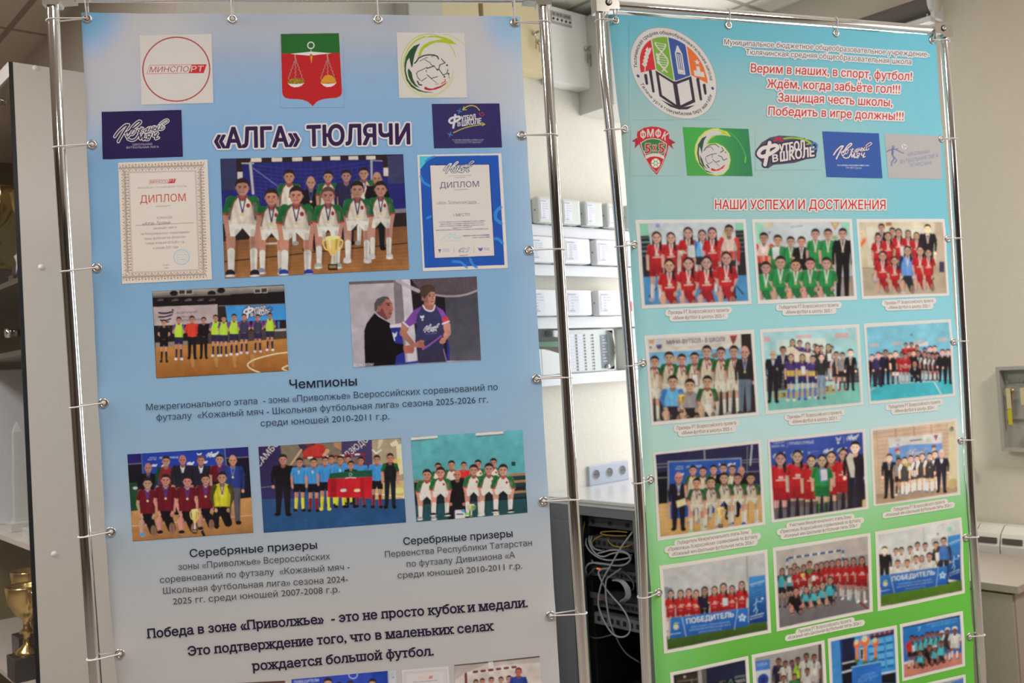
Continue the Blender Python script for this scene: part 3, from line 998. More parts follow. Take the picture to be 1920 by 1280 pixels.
# ------------------------------------------------------------------ boxes high on the back wall
BEI = smat('beige_enamel', (226, 208, 168), rough=.45)
WEN = smat('white_enamel', (240, 234, 230), rough=.45)
GEN = smat('grey_white_enamel', (206, 202, 196), rough=.45)


def wallbox(x0, x1, y0, z0, z1, m, lab, lock=None, name='wall_cabinet'):
    t = thing(name, ((x0 + x1) / 2, YB, z0), lab, 'wall cabinet')
    MB().box(x0, y0 + .012, z0, x1, YB, z1, .002).build('case', m, t)
    dr = MB().box(x0, y0, z0, x1, y0 + .010, z1, .002).build('door', m, t)
    if lock:
        lx, lz = lock
        lo = MB().lathe((lx, y0, lz), [(.010, 0), (.010, .006), (.006, .012), (0, .012)], 16, (0, -1, 0)).build('lock', STEEL, dr)
        kx = lx + .004
        MB().torus((kx, y0 - .016, lz - .018), (.2, 1, 0), .010, .0012, 16, 6).lathe((kx + .004, y0 - .018, lz - .038), [(0, -.001), (.010, -.001), (.010, .001), (0, .001)], 14, (0, 1, .2)).box(kx + .001, y0 - .020, lz - .078, kx + .007, y0 - .018, lz - .044).box(kx - .011, y0 - .016, lz - .066, kx - .006, y0 - .014, lz - .028).box(lx - .003, y0 - .030, lz - .004, lx + .003, y0 - .010, lz + .004).build('keys', mat('dull_brass', (.42, .36, .24), rough=.4, metal=1), dr)
    return t


t = wallbox(2.66, 2.878, 2.727, 2.435, 2.741, WEN, 'white wall cabinet with a grey row of lamps and keys in its lock', (2.853, 2.600))
MB().box(2.667, 2.7245, 2.671, 2.781, 2.7268, 2.722).build('lamp_plate', smat('grey_plate', (176, 172, 170), rough=.5), t)
q = MB()
for i in range(5):
    q.lathe((2.677 + i * .0232, 2.7246, 2.690), [(.0062, 0), (.0062, .004), (0, .004)], 4, (0, -1, 0))
q.build('indicator_lamps', BLACKP, t)
MB().box(2.669, 2.7238, 2.681, 2.779, 2.7247, 2.700).build('lamp_strip', WHITEP, t)
q = MB()
for i, wd in enumerate((.012, .016, .010, .018, .012)):
    q.box(2.676 + i * .021, 2.7238, 2.706, 2.676 + i * .021 + wd, 2.7246, 2.716)
q.build('legend', smat('plate_ink', (128, 122, 124)), t)
wallbox(2.31, 2.645, 2.722, 2.455, 2.73, BEI, 'beige wall cabinet with keys in its lock beside the left banner', (2.563, 2.606))
wallbox(2.113, 2.288, 2.722, 2.45, 2.73, BEI, 'narrow beige wall cabinet above the left banner')
wallbox(1.955, 2.100, 2.705, 2.45, 2.73, GEN, 'small white wall cabinet above the left banner, farthest left')
wallbox(2.866, 3.34, 2.60, 2.337, 2.735, GEN, 'deep pale grey wall cabinet behind the right banner\'s left edge')

# ------------------------------------------------------------------ open rack cabinet with cables
RK = smat('grey_rack_enamel', (114, 112, 122), rough=.45)
RKD = smat('dark_rack_interior', (30, 30, 33), rough=.6)
RX = 2.512
t = thing('rack_cabinet', (2.9, 2.46, 0), 'grey open-front network rack cabinet full of cables between the banners', 'rack cabinet')
MB().box(RX + .012, 2.735, .05, 3.30, 2.755, .775).build('side_panel', RK, t)
MB().box(RX + .012, 2.165, .05, 3.30, 2.185, .775).build('side_panel', RK, t)
MB().box(3.28, 2.185, .05, 3.30, 2.735, .775).box(RX + .03, 2.185, .05, 3.28, 2.735, .06).build('back_panel', RKD, t)
tp = MB().box(RX - .012, 2.15, .789, 3.31, 2.792, .803, .004).build('lid', smat('rack_lid_white', (208, 206, 208), rough=.22), t)
MB().box(RX - .004, 2.16, .776, 3.30, 2.775, .788, .002).build('lid_rim', smat('rack_lid_white', (208, 206, 208)), t)
fr = MB().box(RX, 2.185, .742, RX + .03, 2.735, .775).box(RX, 2.595, .05, RX + .03, 2.735, .742).box(RX, 2.185, .05, RX + .03, 2.312, .742)
fr.build('front_frame', RK, t)
MB().box(RX - .006, 2.632, .06, RX, 2.715, .715, .003).build('column_cover', RK, t)
MB().box(RX - .006, 2.195, .06, RX, 2.270, .742, .003).build('column_cover', RK, t)
MB().box(RX + .03, 2.185, .06, RX + .05, 2.735, .775).v and None
MB().box(RX + .05, 2.60, .06, RX + .08, 2.62, .74).build('mounting_post', RKD, t)
MB().box(RX + .05, 2.275, .06, RX + .08, 2.295, .74).build('mounting_post', RKD, t)
MB().box(RX + .06, 2.59, .05, RX + .5, 2.60, .76).build('inner_liner', RKD, t)
for i in range(4):
    MB().lathe((2.56 + (i % 2) * .7, 2.21 + (i // 2) * .5, 0), [(.02, 0), (.022, .01), (.012, .02), (.012, .05)], 12).build('foot', BLACKP, t)
DEV = smat('dark_grey_device', (70, 72, 78), rough=.5)
PORT = smat('black_port', (14, 14, 16), rough=.6)


def device(name, z0, h, lab, x=RX + .06, ports=10, m=None):
    d = thing(name, (x + .1, 2.445, z0), lab, name.replace('_', ' '))
    MB().box(x, 2.302, z0, x + .22, 2.592, z0 + h, .002).build('front_plate', m or DEV, d)
    q = MB()
    for i in range(ports):
        y = 2.575 - i * (.26 / ports)
        q.box(x - .0015, y - .016, z0 + h * .3, x + .001, y, z0 + h * .72)
    q.build('port_row', PORT, d)
    if name == 'network_switch':
        MB().box(x - .002, 2.545, z0 + h * .78, x, 2.56, z0 + h * .9).build('red_light', mat('red_led', (1, .05, .03), emit=1.5), d)
        MB().box(x - .002, 2.555, z0 + h * .82, x, 2.566, z0 + h * .92).build('green_light', mat('green_led', (.05, .8, .1), emit=.6), d)
    return d


device('fibre_tray', .690, .036, 'dark fibre tray at the very top of the rack', ports=3)
device('patch_panel', .612, .040, 'patch panel in the rack beneath the yellow fibre leads')
device('network_switch', .505, .034, 'network switch in the rack behind the coiled grey cable', ports=12)
device('network_switch', .392, .034, 'network switch in the rack with the red light', ports=12)
device('patch_panel', .325, .042, 'lowest patch panel in the rack with bright edges', ports=8, m=smat('pale_grey_device', (108, 110, 118), rough=.5))


def c7(x, y, X=2.53):
    d = ray(1010 + x / 8, 960 + y / 8)
    return C0 + d * (X / d[0])


def c8(x, y, X=2.53):
    return c7(x, y + 1280, X)


GREYC = smat('grey_cable_jacket', (168, 166, 172), rough=.5)
YELC = smat('yellow_fibre_jacket', (178, 140, 40), rough=.5)
DKC = smat('dark_cable_jacket', (84, 80, 84), rough=.5)
A, B = c7, c8
GL = 'grey network cable looping in the open rack'
cables = [
    ('network_cable', GREYC, .0030, 'long grey cable hanging in a figure eight down the open rack', [A(1420, 300, 2.56), A(1390, 320, 2.52), A(1230, 540, 2.515), A(1080, 800, 2.512), A(960, 1020, 2.512), B(895, 20, 2.512), B(920, 200, 2.512), B(1010, 400, 2.515), B(1120, 550, 2.52), B(1250, 592, 2.52), B(1350, 540, 2.52), B(1375, 420, 2.52), B(1320, 260, 2.52), B(1210, 100, 2.525), A(1110, 1270, 2.53), A(1000, 1130, 2.525), A(930, 1000, 2.525), A(900, 900, 2.53), A(960, 850, 2.54), A(1080, 840, 2.56)]),
    ('network_cable', GREYC, .0030, 'straighter grey cable just right of the figure eight cable', [A(1240, 840, 2.56), A(1130, 920, 2.54), A(1030, 990, 2.525), A(1005, 1080, 2.522), A(1010, 1250, 2.522), B(1030, 150, 2.522), B(1070, 350, 2.525), B(1130, 530, 2.535), B(1190, 600, 2.56)]),
    ('network_cable', GREYC, .0028, GL, [A(720, 370, 2.57), A(710, 470, 2.55), A(760, 570, 2.54), A(850, 650, 2.535), A(950, 700, 2.535), A(1100, 720, 2.535), A(1330, 690, 2.545), A(1400, 640, 2.57)]),
    ('network_cable', GREYC, .0028, GL, [A(760, 360, 2.57), A(760, 450, 2.55), A(800, 550, 2.54), A(880, 640, 2.53), A(980, 665, 2.53), A(1100, 620, 2.53), A(1250, 600, 2.53), A(1350, 640, 2.535), A(1372, 720, 2.54), A(1280, 790, 2.54), A(1150, 800, 2.54), A(1000, 780, 2.54), A(840, 760, 2.55), A(800, 720, 2.57)]),
    ('network_cable', GREYC, .0028, GL, [A(800, 360, 2.57), A(785, 450, 2.555), A(830, 540, 2.548), A(930, 575, 2.55), A(980, 570, 2.57)]),
    ('network_cable', GREYC, .0028, GL, [A(870, 625, 2.545), A(960, 600, 2.54), A(1080, 570, 2.54), A(1220, 575, 2.54), A(1340, 620, 2.542), A(1385, 690, 2.545), A(1330, 770, 2.55), A(1200, 800, 2.57)]),
    ('network_cable', GREYC, .0032, GL, [A(1100, 790, 2.56), A(960, 770, 2.55), A(850, 758, 2.55), A(750, 775, 2.55), A(705, 850, 2.55), A(715, 920, 2.555), A(690, 1000, 2.57)]),
    ('network_cable', DKC, .0028, 'darker cable leaning across the left of the rack', [A(880, 820, 2.57), A(800, 880, 2.56), A(730, 960, 2.555), A(680, 990, 2.57)]),
    ('network_cable', DKC, .0030, 'thin dark cable at the right edge of the rack opening', [A(1230, 850, 2.57), A(1330, 940, 2.555), A(1400, 1020, 2.55), A(1430, 1120, 2.55), A(1390, 1190, 2.57)]),
    ('network_cable', DKC, .0028, 'dark cable dropping to the rack floor on the right', [B(1165, 600, 2.56), B(1240, 740, 2.55), B(1340, 860, 2.55), B(1480, 950, 2.55), B(1540, 990, 2.57)]),
    ('network_cable', DKC, .0026, 'dark cable sagging low across the left of the rack', [B(720, 570, 2.56), B(850, 607, 2.555), B(980, 590, 2.555), B(1100, 555, 2.57)]),
    ('fibre_lead', YELC, .0020, 'yellow fibre lead hanging straight at the left of the rack', [A(695, 110, 2.57), A(680, 200, 2.55), A(665, 330, 2.55), A(665, 470, 2.55), A(700, 505, 2.57)]),
    ('fibre_lead', YELC, .0020, 'yellow fibre lead drooping in a wide loop over the patch panel', [A(1060, 380, 2.57), A(1045, 430, 2.55), A(1120, 500, 2.545), A(1250, 522, 2.545), A(1360, 500, 2.55), A(1430, 460, 2.57)]),
    ('fibre_lead', YELC, .0018, 'yellow fibre lead coiled flat at the top of the rack', [A(1330, 300, 2.57), A(1150, 285, 2.555), A(960, 295, 2.55), A(930, 315, 2.55), A(1000, 340, 2.55), A(1150, 352, 2.555), A(1320, 352, 2.57)]),
    ('fibre_lead', YELC, .0018, 'yellow fibre lead curving down beside the grey cable bundle', [A(960, 345, 2.57), A(880, 375, 2.555), A(820, 430, 2.552), A(800, 500, 2.57)]),
]
for i in range(4):
    o = i * 22
    cables.append(('network_cable', GREYC, .0030, 'grey cable in the arched bundle at the right of the rack', [A(1110 + o, 1020 - o * .2, 2.57), A(1210 + o, 1035, 2.55), A(1280 + o, 1110, 2.545), A(1310 + o, 1200, 2.545), B(1300 + o, 0, 2.55), B(1220 + o, 60, 2.57)]))
    cables.append(('network_cable', DKC, .0028, 'dim cable in the slack bundle behind the figure eight cable', [A(690, 1190 + o, 2.57), A(860, 1215 + o, 2.56), A(1000, 1260 + o, 2.558), B(1120, 30 + o, 2.558), B(1180, 90, 2.57)]))
for nm, m, r, lab, pts in cables:
    o = MB().tube(spline(pts, 7), r, 8).build(nm, m)
    tag(o, lab, 'cable', {GL: 'looping cables in the rack', 'grey cable in the arched bundle at the right of the rack': 'arched cable bundle', 'dim cable in the slack bundle behind the figure eight cable': 'slack cable bundle'}.get(lab))
t = tag(MB().box(RX - .012, 2.205, .33, RX - .004, 2.222, .395, .004).build('blue_tag', smat('blue_plastic', (32, 66, 168), rough=.4)), 'blue plastic tag stuck on the rack beside the right banner', 'tag')

# ------------------------------------------------------------------ trophy cabinet in the alcove, left edge of the view
TCW = smat('white_laminate', (214, 206, 198), rough=.4)
TX = .744
t = thing('trophy_cabinet', (.95, 3.65, 0), 'tall white trophy cabinet with glass doors behind the left banner', 'cabinet')
sp = MB().box(TX + .012, 3.030, .0, 1.150, 3.046, 2.281).build('side_panel', TCW, t)
MB().box(TX + .012, 4.28, .0, 1.150, 4.296, 2.281).build('side_panel', smat('olive_back_panel', (118, 106, 70)), t)
MB().box(TX + .012, 3.046, 2.262, 1.150, 4.28, 2.281).build('top_panel', TCW, t)
MB().box(1.138, 3.046, .05, 1.150, 4.28, 2.262).build('back_panel', smat('olive_back_panel', (118, 106, 70), rough=.6), t)
MB().box(TX, 3.032, 2.237, TX + .011, 4.29, 2.281, .001).build('fascia', smat('fascia_white', (240, 236, 236), rough=.3), t)
MB().box(TX + .012, 3.046, .0, 1.138, 4.28, .05).build('plinth', TCW, t)
for z in (1.640, 1.425, .848, .405):
    MB().box(TX + .016, 3.046, z, 1.138, 4.28, z + .016).build('shelf', TCW if z < 1 else smat('shelf_grey', (84, 80, 70), rough=.4), t)
GLASS = PANE
for y0, y1 in ((3.034, 3.66), (3.664, 4.29)):
    MB().box(TX + .002, y0, .056, TX + .007, y1, 2.234).build('glass_door', GLASS, t)
MB().box(TX + .0005, 3.0302, .05, TX + .0115, 3.0345, 2.281).build('door_gasket', BLACKP, t)
for z in (2.176, 1.490):
    kn = MB().lathe((TX + .002, 3.09, z), [(.011, 0), (.011, .012), (.014, .013), (.014, .026), (.012, .028), (0, .028)], 20, (-1, 0, 0)).build('door_knob', CHROME, t)
for x, z in ((.808, 1.679), (.808, .837), (.817, 2.273), (1.10, 1.679), (1.10, .837)):
    MB().lathe((x, 3.030, z), [(.0085, 0), (.008, .0015), (0, .002)], 18, (0, -1, 0)).build('screw_cap', WHITEP, sp)
GOLD = mat('trophy_gold', (.83, .62, .25), rough=.22, metal=1)
CRY = smat('pale_crystal', (206, 214, 214), rough=.12)
MARB = smat('dark_marble', (52, 50, 56), rough=.3)


def cup(x, y, z, h, lab, m=GOLD, base=True):
    c = thing('trophy_cup', (x, y, z), lab, 'trophy')
    if base:
        MB().box(x - .05 * h / .3, y - .05 * h / .3, z, x + .05 * h / .3, y + .05 * h / .3, z + h * .24, .003).build('base', MARB, c)
    s = h / 1.0
    MB().lathe((x, y, z + h * .24), [(.0, 0), (.13 * s, 0), (.11 * s, .04 * s), (.04 * s, .10 * s), (.03 * s, .2 * s), (.06 * s, .24 * s), (.035 * s, .28 * s), (.03 * s, .36 * s), (.10 * s, .42 * s), (.17 * s, .54 * s), (.19 * s, .70 * s), (.185 * s, .72 * s), (.17 * s, .70 * s), (.14 * s, .55 * s), (0, .46 * s)], 24).build('bowl', m, c)
    for g in (-1, 1):
        MB().tube(spline([(x, y + g * .15 * s, z + h * .90), (x, y + g * .27 * s, z + h * .92), (x, y + g * .28 * s, z + h * .80), (x, y + g * .14 * s, z + h * .72)], 6), .012 * s, 8).build('handle', m, c)
    return c


cup(.80, 3.34, .421, .30, 'gold trophy cup on a dark base, lowest shelf of the glass cabinet')
cup(.88, 3.62, .421, .30, 'second gold trophy cup, behind the first on the lowest cabinet shelf')
cup(.90, 3.45, 1.656, .34, 'gold trophy cup on the upper shelf of the glass cabinet')
cup(.86, 3.80, 1.656, .42, 'taller gold trophy cup farther back on the upper cabinet shelf')
for y, lab in ((3.22, 'crystal star award on the upper cabinet shelf, nearest the white side panel'),):
    c = thing('crystal_award', (.80, y, 1.656), lab, 'award')
    MB().box(.77, y - .03, 1.656, .83, y + .03, 1.676, .002).build('base', MARB, c)
    q = MB()
    n = 10
    v = [(.80 - .008, y + (.045 if i % 2 == 0 else .02) * math.cos(math.pi * i / 5 + math.pi / 2), 1.725 + (.05 if i % 2 == 0 else .022) * math.sin(math.pi * i / 5 + math.pi / 2)) for i in range(n)]
    v += [(.80 + .008, b, cc) for a, b, cc in v]
    q.add(v, [tuple(range(n)), tuple(range(n, 2 * n))[::-1]] + [(i, i + n, (i + 1) % n + n, (i + 1) % n) for i in range(n)]).build('star', CRY, c)
for y, h, lab in ((3.26, .30, 'pale crystal obelisk award in the middle of the glass cabinet'), (3.48, .36, 'taller pale crystal obelisk behind the first one')):
    c = thing('crystal_award', (.83, y, .864), lab, 'award')
    MB().box(.79, y - .04, .864, .87, y + .04, .894, .003).build('base', CRY, c)
    MB().add([(.83 + a * .022, y + b * .022, .894) for a, b in ((-1, -1), (1, -1), (1, 1), (-1, 1))] + [(.83 + a * .012, y + b * .012, .864 + h * .9) for a, b in ((-1, -1), (1, -1), (1, 1), (-1, 1))] + [(.83, y, .864 + h)], [(0, 1, 5, 4), (1, 2, 6, 5), (2, 3, 7, 6), (3, 0, 4, 7), (4, 5, 8), (5, 6, 8), (6, 7, 8), (7, 4, 8)]).build('obelisk', CRY, c)
o = tag(MB().box(.80, 3.70, .864, 1.13, 4.27, 1.40, .004).build('reflection_block', smat('pale_reflection', (214, 218, 226), rough=.6)), 'large pale block standing in for the reflection in the middle of the glass cabinet', 'box')  # added block; its pale colour stands in for the reflection in the glass
# ------------------------------------------------------------------ banner stands
class Banner:
    def __init__(b, O, yaw, left, right, top, white, midx, cols, corner):
        a = math.radians(yaw)
        b.O = np.array([O[0], O[1], 0.0])
        b.d = np.array([math.cos(a), math.sin(a), 0.0])
        b.n = np.array([b.d[1], -b.d[0], 0.0])
        L = np.array([b.uv(*p) for p in left])
        Rr = np.array([b.uv(*p) for p in right])
        T = np.array([b.uv(*p) for p in top])
        b.Lv, b.Lu = L[::-1, 1], L[::-1, 0]
        b.Rv, b.Ru = Rr[::-1, 1], Rr[::-1, 0]
        b.Tu, b.Tv = T[:, 0], T[:, 1]
        b.gv = np.array([b.uv(midx, y)[1] for y, _ in white])[::-1]
        b.gc = np.array([0.80 / lin(c) for _, c in white])[::-1]
        b.cv = np.array([b.uv(midx, y)[1] for y, _ in cols])[::-1]
        b.cc = np.array([lin(c) for _, c in cols])[::-1]
        b.corner = corner
        b.gl, b.gr = [], []

    def uv(b, x, y):
        r = ray(x, y)
        t = np.dot(b.O - C0, b.n) / np.dot(r, b.n)
        P = C0 + r * t
        return float(np.dot(P - b.O, b.d)), float(P[2])

    def uvs(b, xy):
        r = np.stack([(xy[:, 0] - 960) / FPX, (xy[:, 1] - 640) / FPX, np.ones(len(xy))], 1) @ MC
        t = np.dot(b.O - C0, b.n) / (r @ b.n)
        P = C0 + r * t[:, None]
        return np.stack([(P - b.O) @ b.d, P[:, 2]], 1)

    def W(b, u, v, n=0.0):
        return b.O + b.d * u + np.array([0, 0, v]) + b.n * n

    def uL(b, v):
        return np.interp(v, b.Lv, b.Lu)

    def uR(b, v):
        return np.interp(v, b.Rv, b.Ru)

    def disp(b, u, v):
        a, c = u - b.uL(v), b.uR(v) - u
        d = 0.0022 * np.sin(7.5 * u + 1.7 * v) + 0.0012 * np.sin(19 * u - 2.5 * v + 1)
        d = d + 0.0018 * np.sin(2 * math.pi * a / 0.085 + 0.6 * v) * np.exp(-a / 0.10)
        d = d - b.curl[0] * np.exp(-a / 0.016) - b.curl[1] * np.exp(-c / 0.016)
        for gs, e in ((b.gl, a), (b.gr, c)):
            for g in gs:
                d = d + 0.0045 * np.exp(-e / 0.035) * np.exp(-((v - g) / 0.035) ** 2)
        return d

    def fab(b, u, v, off=0.0):
        u, v = np.asarray(u, float), np.asarray(v, float)
        n = b.disp(u, v) + off
        return b.O + b.d * u[..., None] + np.array([0, 0, 1.0]) * v[..., None] + b.n * n[..., None]

    def gain(b, v):
        return np.stack([np.interp(v, b.gv, b.gc[:, i]) for i in range(3)], -1)

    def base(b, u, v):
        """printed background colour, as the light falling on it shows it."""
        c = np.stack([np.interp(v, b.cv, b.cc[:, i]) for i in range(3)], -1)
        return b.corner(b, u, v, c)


def mixc(c, col, m):
    return c * (1 - m[..., None]) + lin(col) * m[..., None]


def smooth(x, a, b):
    t = np.clip((x - a) / (b - a), 0, 1)
    return t * t * (3 - 2 * t)


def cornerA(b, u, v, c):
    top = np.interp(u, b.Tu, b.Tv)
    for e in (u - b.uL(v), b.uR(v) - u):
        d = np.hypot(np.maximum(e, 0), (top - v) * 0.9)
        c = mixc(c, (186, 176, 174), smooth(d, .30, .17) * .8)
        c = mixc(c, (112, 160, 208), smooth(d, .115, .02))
    rr = smooth(b.uR(v) - u, .10, .0)  # paler right edge: light on and through the fabric, put into the colour
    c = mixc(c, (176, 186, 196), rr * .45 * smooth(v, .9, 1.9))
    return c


def cornerB(b, u, v, c):
    s = (u - b.uL(v)) / (b.uR(v) - b.uL(v))
    m = smooth(s, .35, 1.0) * smooth(v, 1.35, 1.6)
    c = mixc(c, (112, 186, 206), m * .85)
    m = smooth(s, .35, .9) * smooth(v, 1.05, 1.35) * smooth(v, 1.75, 1.45)
    c = mixc(c, (134, 200, 222), m * .6)
    m = smooth(s, .5, 1.0) * smooth(v, .98, .7)
    c = mixc(c, (104, 186, 72), m * .7)
    m = smooth(s, .25, .0) * smooth(v, 1.3, .9)
    c = mixc(c, (150, 214, 150), m * .35)
    return c


BA = Banner((.62070517, 2.12315056), -31.9567,
            [(151, 22), (154, 90), (160, 200), (163, 320), (171, 480), (177, 640), (187, 820), (195, 960), (204, 1120), (219, 1280), (240, 1560)],
            [(976, 30), (979, 100), (985, 200), (992, 320), (1002, 480), (1011, 640), (1021, 800), (1031, 960), (1040, 1120), (1050, 1280), (1070, 1560)],
            [(151, 22), (300, 25), (480, 26), (700, 28), (976, 30)],
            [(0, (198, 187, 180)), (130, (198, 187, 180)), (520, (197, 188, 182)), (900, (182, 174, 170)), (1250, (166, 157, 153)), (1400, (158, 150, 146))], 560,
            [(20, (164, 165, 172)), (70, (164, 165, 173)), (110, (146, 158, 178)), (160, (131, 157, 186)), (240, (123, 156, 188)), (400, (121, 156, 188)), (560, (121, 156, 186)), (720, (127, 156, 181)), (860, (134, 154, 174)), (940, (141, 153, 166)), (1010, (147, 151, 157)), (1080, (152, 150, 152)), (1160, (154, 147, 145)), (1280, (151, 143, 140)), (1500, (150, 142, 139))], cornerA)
BB = Banner((1.76924364, 1.60913768), -21.5423,
            [(1144, 25), (1149, 75), (1157, 150), (1167, 240), (1176, 330), (1186, 480), (1196, 640), (1206, 800), (1215, 960), (1224, 1120), (1233, 1280), (1250, 1600)],
            [(1757, 66), (1763, 160), (1769, 240), (1776, 320), (1786, 480), (1797, 640), (1806, 800), (1814, 960), (1821, 1120), (1828, 1280), (1840, 1600)],
            [(1144, 25), (1210, 29), (1440, 45), (1600, 56), (1757, 66)],
            [(40, (216, 206, 204)), (450, (222, 212, 212)), (850, (220, 212, 218)), (1200, (208, 200, 208)), (1400, (204, 196, 204))], 1480,
            [(30, (104, 178, 198)), (100, (118, 182, 198)), (180, (150, 186, 192)), (260, (165, 188, 187)), (380, (158, 192, 194)), (520, (152, 202, 212)), (640, (158, 208, 218)), (760, (182, 214, 224)), (840, (192, 216, 222)), (920, (176, 214, 196)), (980, (156, 208, 160)), (1060, (130, 196, 118)), (1130, (112, 184, 84)), (1220, (98, 172, 68)), (1500, (92, 164, 60))], cornerB)
BA.curl, BB.curl = (.006, .004), (.014, .004)
GRA = dict(l=[(173, 271), (182, 502), (195, 755), (209, 996), (226, 1224)], r=[(978, 254), (992, 469), (1006, 710), (1019, 939), (1032, 1153)], t=[(163, 34), (436, 36), (709, 37), (965, 42)])
GRB = dict(l=[(1172, 241), (1190, 458), (1206, 680), (1220, 898), (1234, 1110)], r=[(1765, 260), (1777, 447), (1787, 640), (1800, 825), (1809, 1007), (1816, 1192)], t=[(1155, 37), (1365, 48), (1566, 63), (1748, 75)])
POLES = {'A': ([(98, 0), (100, 30), (115, 320), (136, 640), (157, 960), (180, 1280), (203, 1600)], [(1018, 0), (1020, 30), (1038, 320), (1057, 640), (1076, 960), (1097, 1280), (1118, 1600)]),
         'B': ([(1114, -4), (1118, 20), (1132, 130), (1152, 320), (1178, 640), (1200, 960), (1213, 1280), (1226, 1600)], [(1768, 48), (1772, 90), (1788, 320), (1806, 640), (1822, 960), (1842, 1280), (1862, 1600)])}
PR = .0125


def stand(b, key, zr, lab):
    t = thing('banner_stand', b.W(.5, 0), lab, 'stand', None)
    pl = []
    for k, px in enumerate(POLES[key]):
        q = [b.uv(*p) for p in px]
        q = [p for p in q if .3 < p[1] < zr - .02]
        u0 = q[-1][0]
        q = [(q[0][0], zr + .012)] + q + [(u0 * .5 + (0.0 if k == 0 else 1.05) * .5, .05)]
        pts = spline([b.W(u, v) for u, v in q], 6)
        MB().tube(pts, PR, 28).build('pole', CHROME, t)
        pl.append(q)
    uu = [pl[0][0][0], pl[1][0][0]]
    MB().tube([b.W(uu[0], zr), b.W(uu[1], zr)], PR, 28).build('top_rail', CHROME, t)
    MB().tube([b.W(uu[0], .10), b.W(uu[1], .10)], PR, 28).build('bottom_rail', CHROME, t)
    for k in (0, 1):
        g = 1 if k == 0 else -1
        u = uu[k]
        # corner clamp: a shaped sleeve round the pole and a jaw along the rail, closed by a screw
        m = MB()
        pf = [(-g * .0165, -.023), (-g * .0165, .016), (g * .014, .017), (g * .045, .0145), (g * .047, -.0135), (g * .019, -.0155), (g * .0165, -.023)]
        pf = pf[::g]
        n = len(pf)
        v = [b.W(u + a, zr + c, w) for w in (-.0165, .0165) for a, c in pf]
        m.add(v, [tuple(range(n))[::-1], tuple(range(n, 2 * n))] + [(i, (i + 1) % n, (i + 1) % n + n, i + n) for i in range(n)])
        j = m.build('corner_clamp', mat('clamp_metal', (.70, .68, .64), rough=.22, metal=1), t)
        c = b.W(u + g * .017, zr + .001, .0163)
        MB().lathe(c, [(.0085, 0), (.0085, .002), (.006, .0022)], 20, b.n).build('screw_washer', BLACKP, j)
        MB().lathe(c, [(.0058, .0015), (.0058, .004), (.003, .0045), (.0026, .002), (0, .002)], 16, b.n).build('screw', STEEL, j)
        # foot: cross bar standing on two rubber caps
        f = MB().tube([b.W(1.05 * k, .025, -.24), b.W(1.05 * k, .025, .24)], PR, 20).tube([b.W(1.05 * k, .02, 0), b.W(1.05 * k, .06, 0)], .016, 20).build('foot', CHROME, t)
        for w in (-.23, .23):
            MB().lathe(b.W(1.05 * k, 0, w), [(0, 0), (.018, 0), (.018, .038), (.010, .042)], 16).build('rubber_cap', BLACKP, f)
    return pl


def pole_u(pl, v):
    q = sorted(pl, key=lambda p: p[1])
    return float(np.interp(v, [p[1] for p in q], [p[0] for p in q]))


def banner(b, lab, loc):
    t = thing('banner', loc, lab, 'banner')
    b.mprint = mat('banner_print', (.8, .8, .8), rough=.6, spec=.15, attr=True)
    return t


def fabric(b, t, nw=250, nh=520, vb=.13):
    s, q = np.meshgrid(np.linspace(0, 1, nw), np.linspace(0, 1, nh))
    um = b.Lu[-1] + s * (b.Ru[-1] - b.Lu[-1])
    vt = np.interp(um, b.Tu, b.Tv)
    v = vt * (1 - q) + vb * q
    u = b.uL(v) + s * (b.uR(v) - b.uL(v))
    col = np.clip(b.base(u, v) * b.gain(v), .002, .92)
    return grid_obj('fabric', b.fab(u, v), b.mprint, t, col)


def fasten(b, t, G, pl, zr, dropl=6, dropr=3):
    b_tops = []
    for side, lst in G.items():
        for (x, y) in lst:
            ug, vg = b.uv(x, y)
            c = b.fab(ug, vg, .0008)
            gr = MB().torus(c, b.n, .0078, .0030, 24, 8).build('grommet', STEEL, t)
            ways = []
            if side in 'lr':
                ways = [side]
            else:
                ways = ['t'] + (['l'] if (x, y) == lst[0] else ['r'] if (x, y) == lst[-1] else [])
            for wy in ways:
                if wy == 't':
                    r = PR + .0022
                    pts = [b.fab(ug, vg, .004), b.W(ug, zr - r * .3, r * .95), b.W(ug, zr + r * .6, r * .8), b.W(ug, zr + r, 0), b.W(ug, zr + r * .4, -r * .9), b.W(ug, zr - r * .6, -r * .8), b.fab(ug + .002, vg, -.003)]
                else:
                    k = 0 if wy == 'l' else 1
                    g = -1 if k == 0 else 1
                    vp = vg - (.006 if k == 0 else .002)
                    up = pole_u(pl[k], vp)
                    r = PR + .0022
                    pts = [b.fab(ug, vg, .004), b.W(up - g * r * .5, vp + .001, r * .95), b.W(up + g * r * .5, vp, r * .85), b.W(up + g * r, vp, 0), b.W(up + g * r * .5, vp + .002, -r * .85), b.W(up - g * r * .6, vp + .004, -r * .8), b.fab(ug, vg + .002, -.003)]
                MB().tube(spline(pts, 5), .0016, 8).lathe(b.fab(ug, vg, -.002), [(0, 0), (.0048, .001), (.0048, .004), (.003, .006), (0, .0065)], 12, b.n).build('cable_tie', TIE, gr)


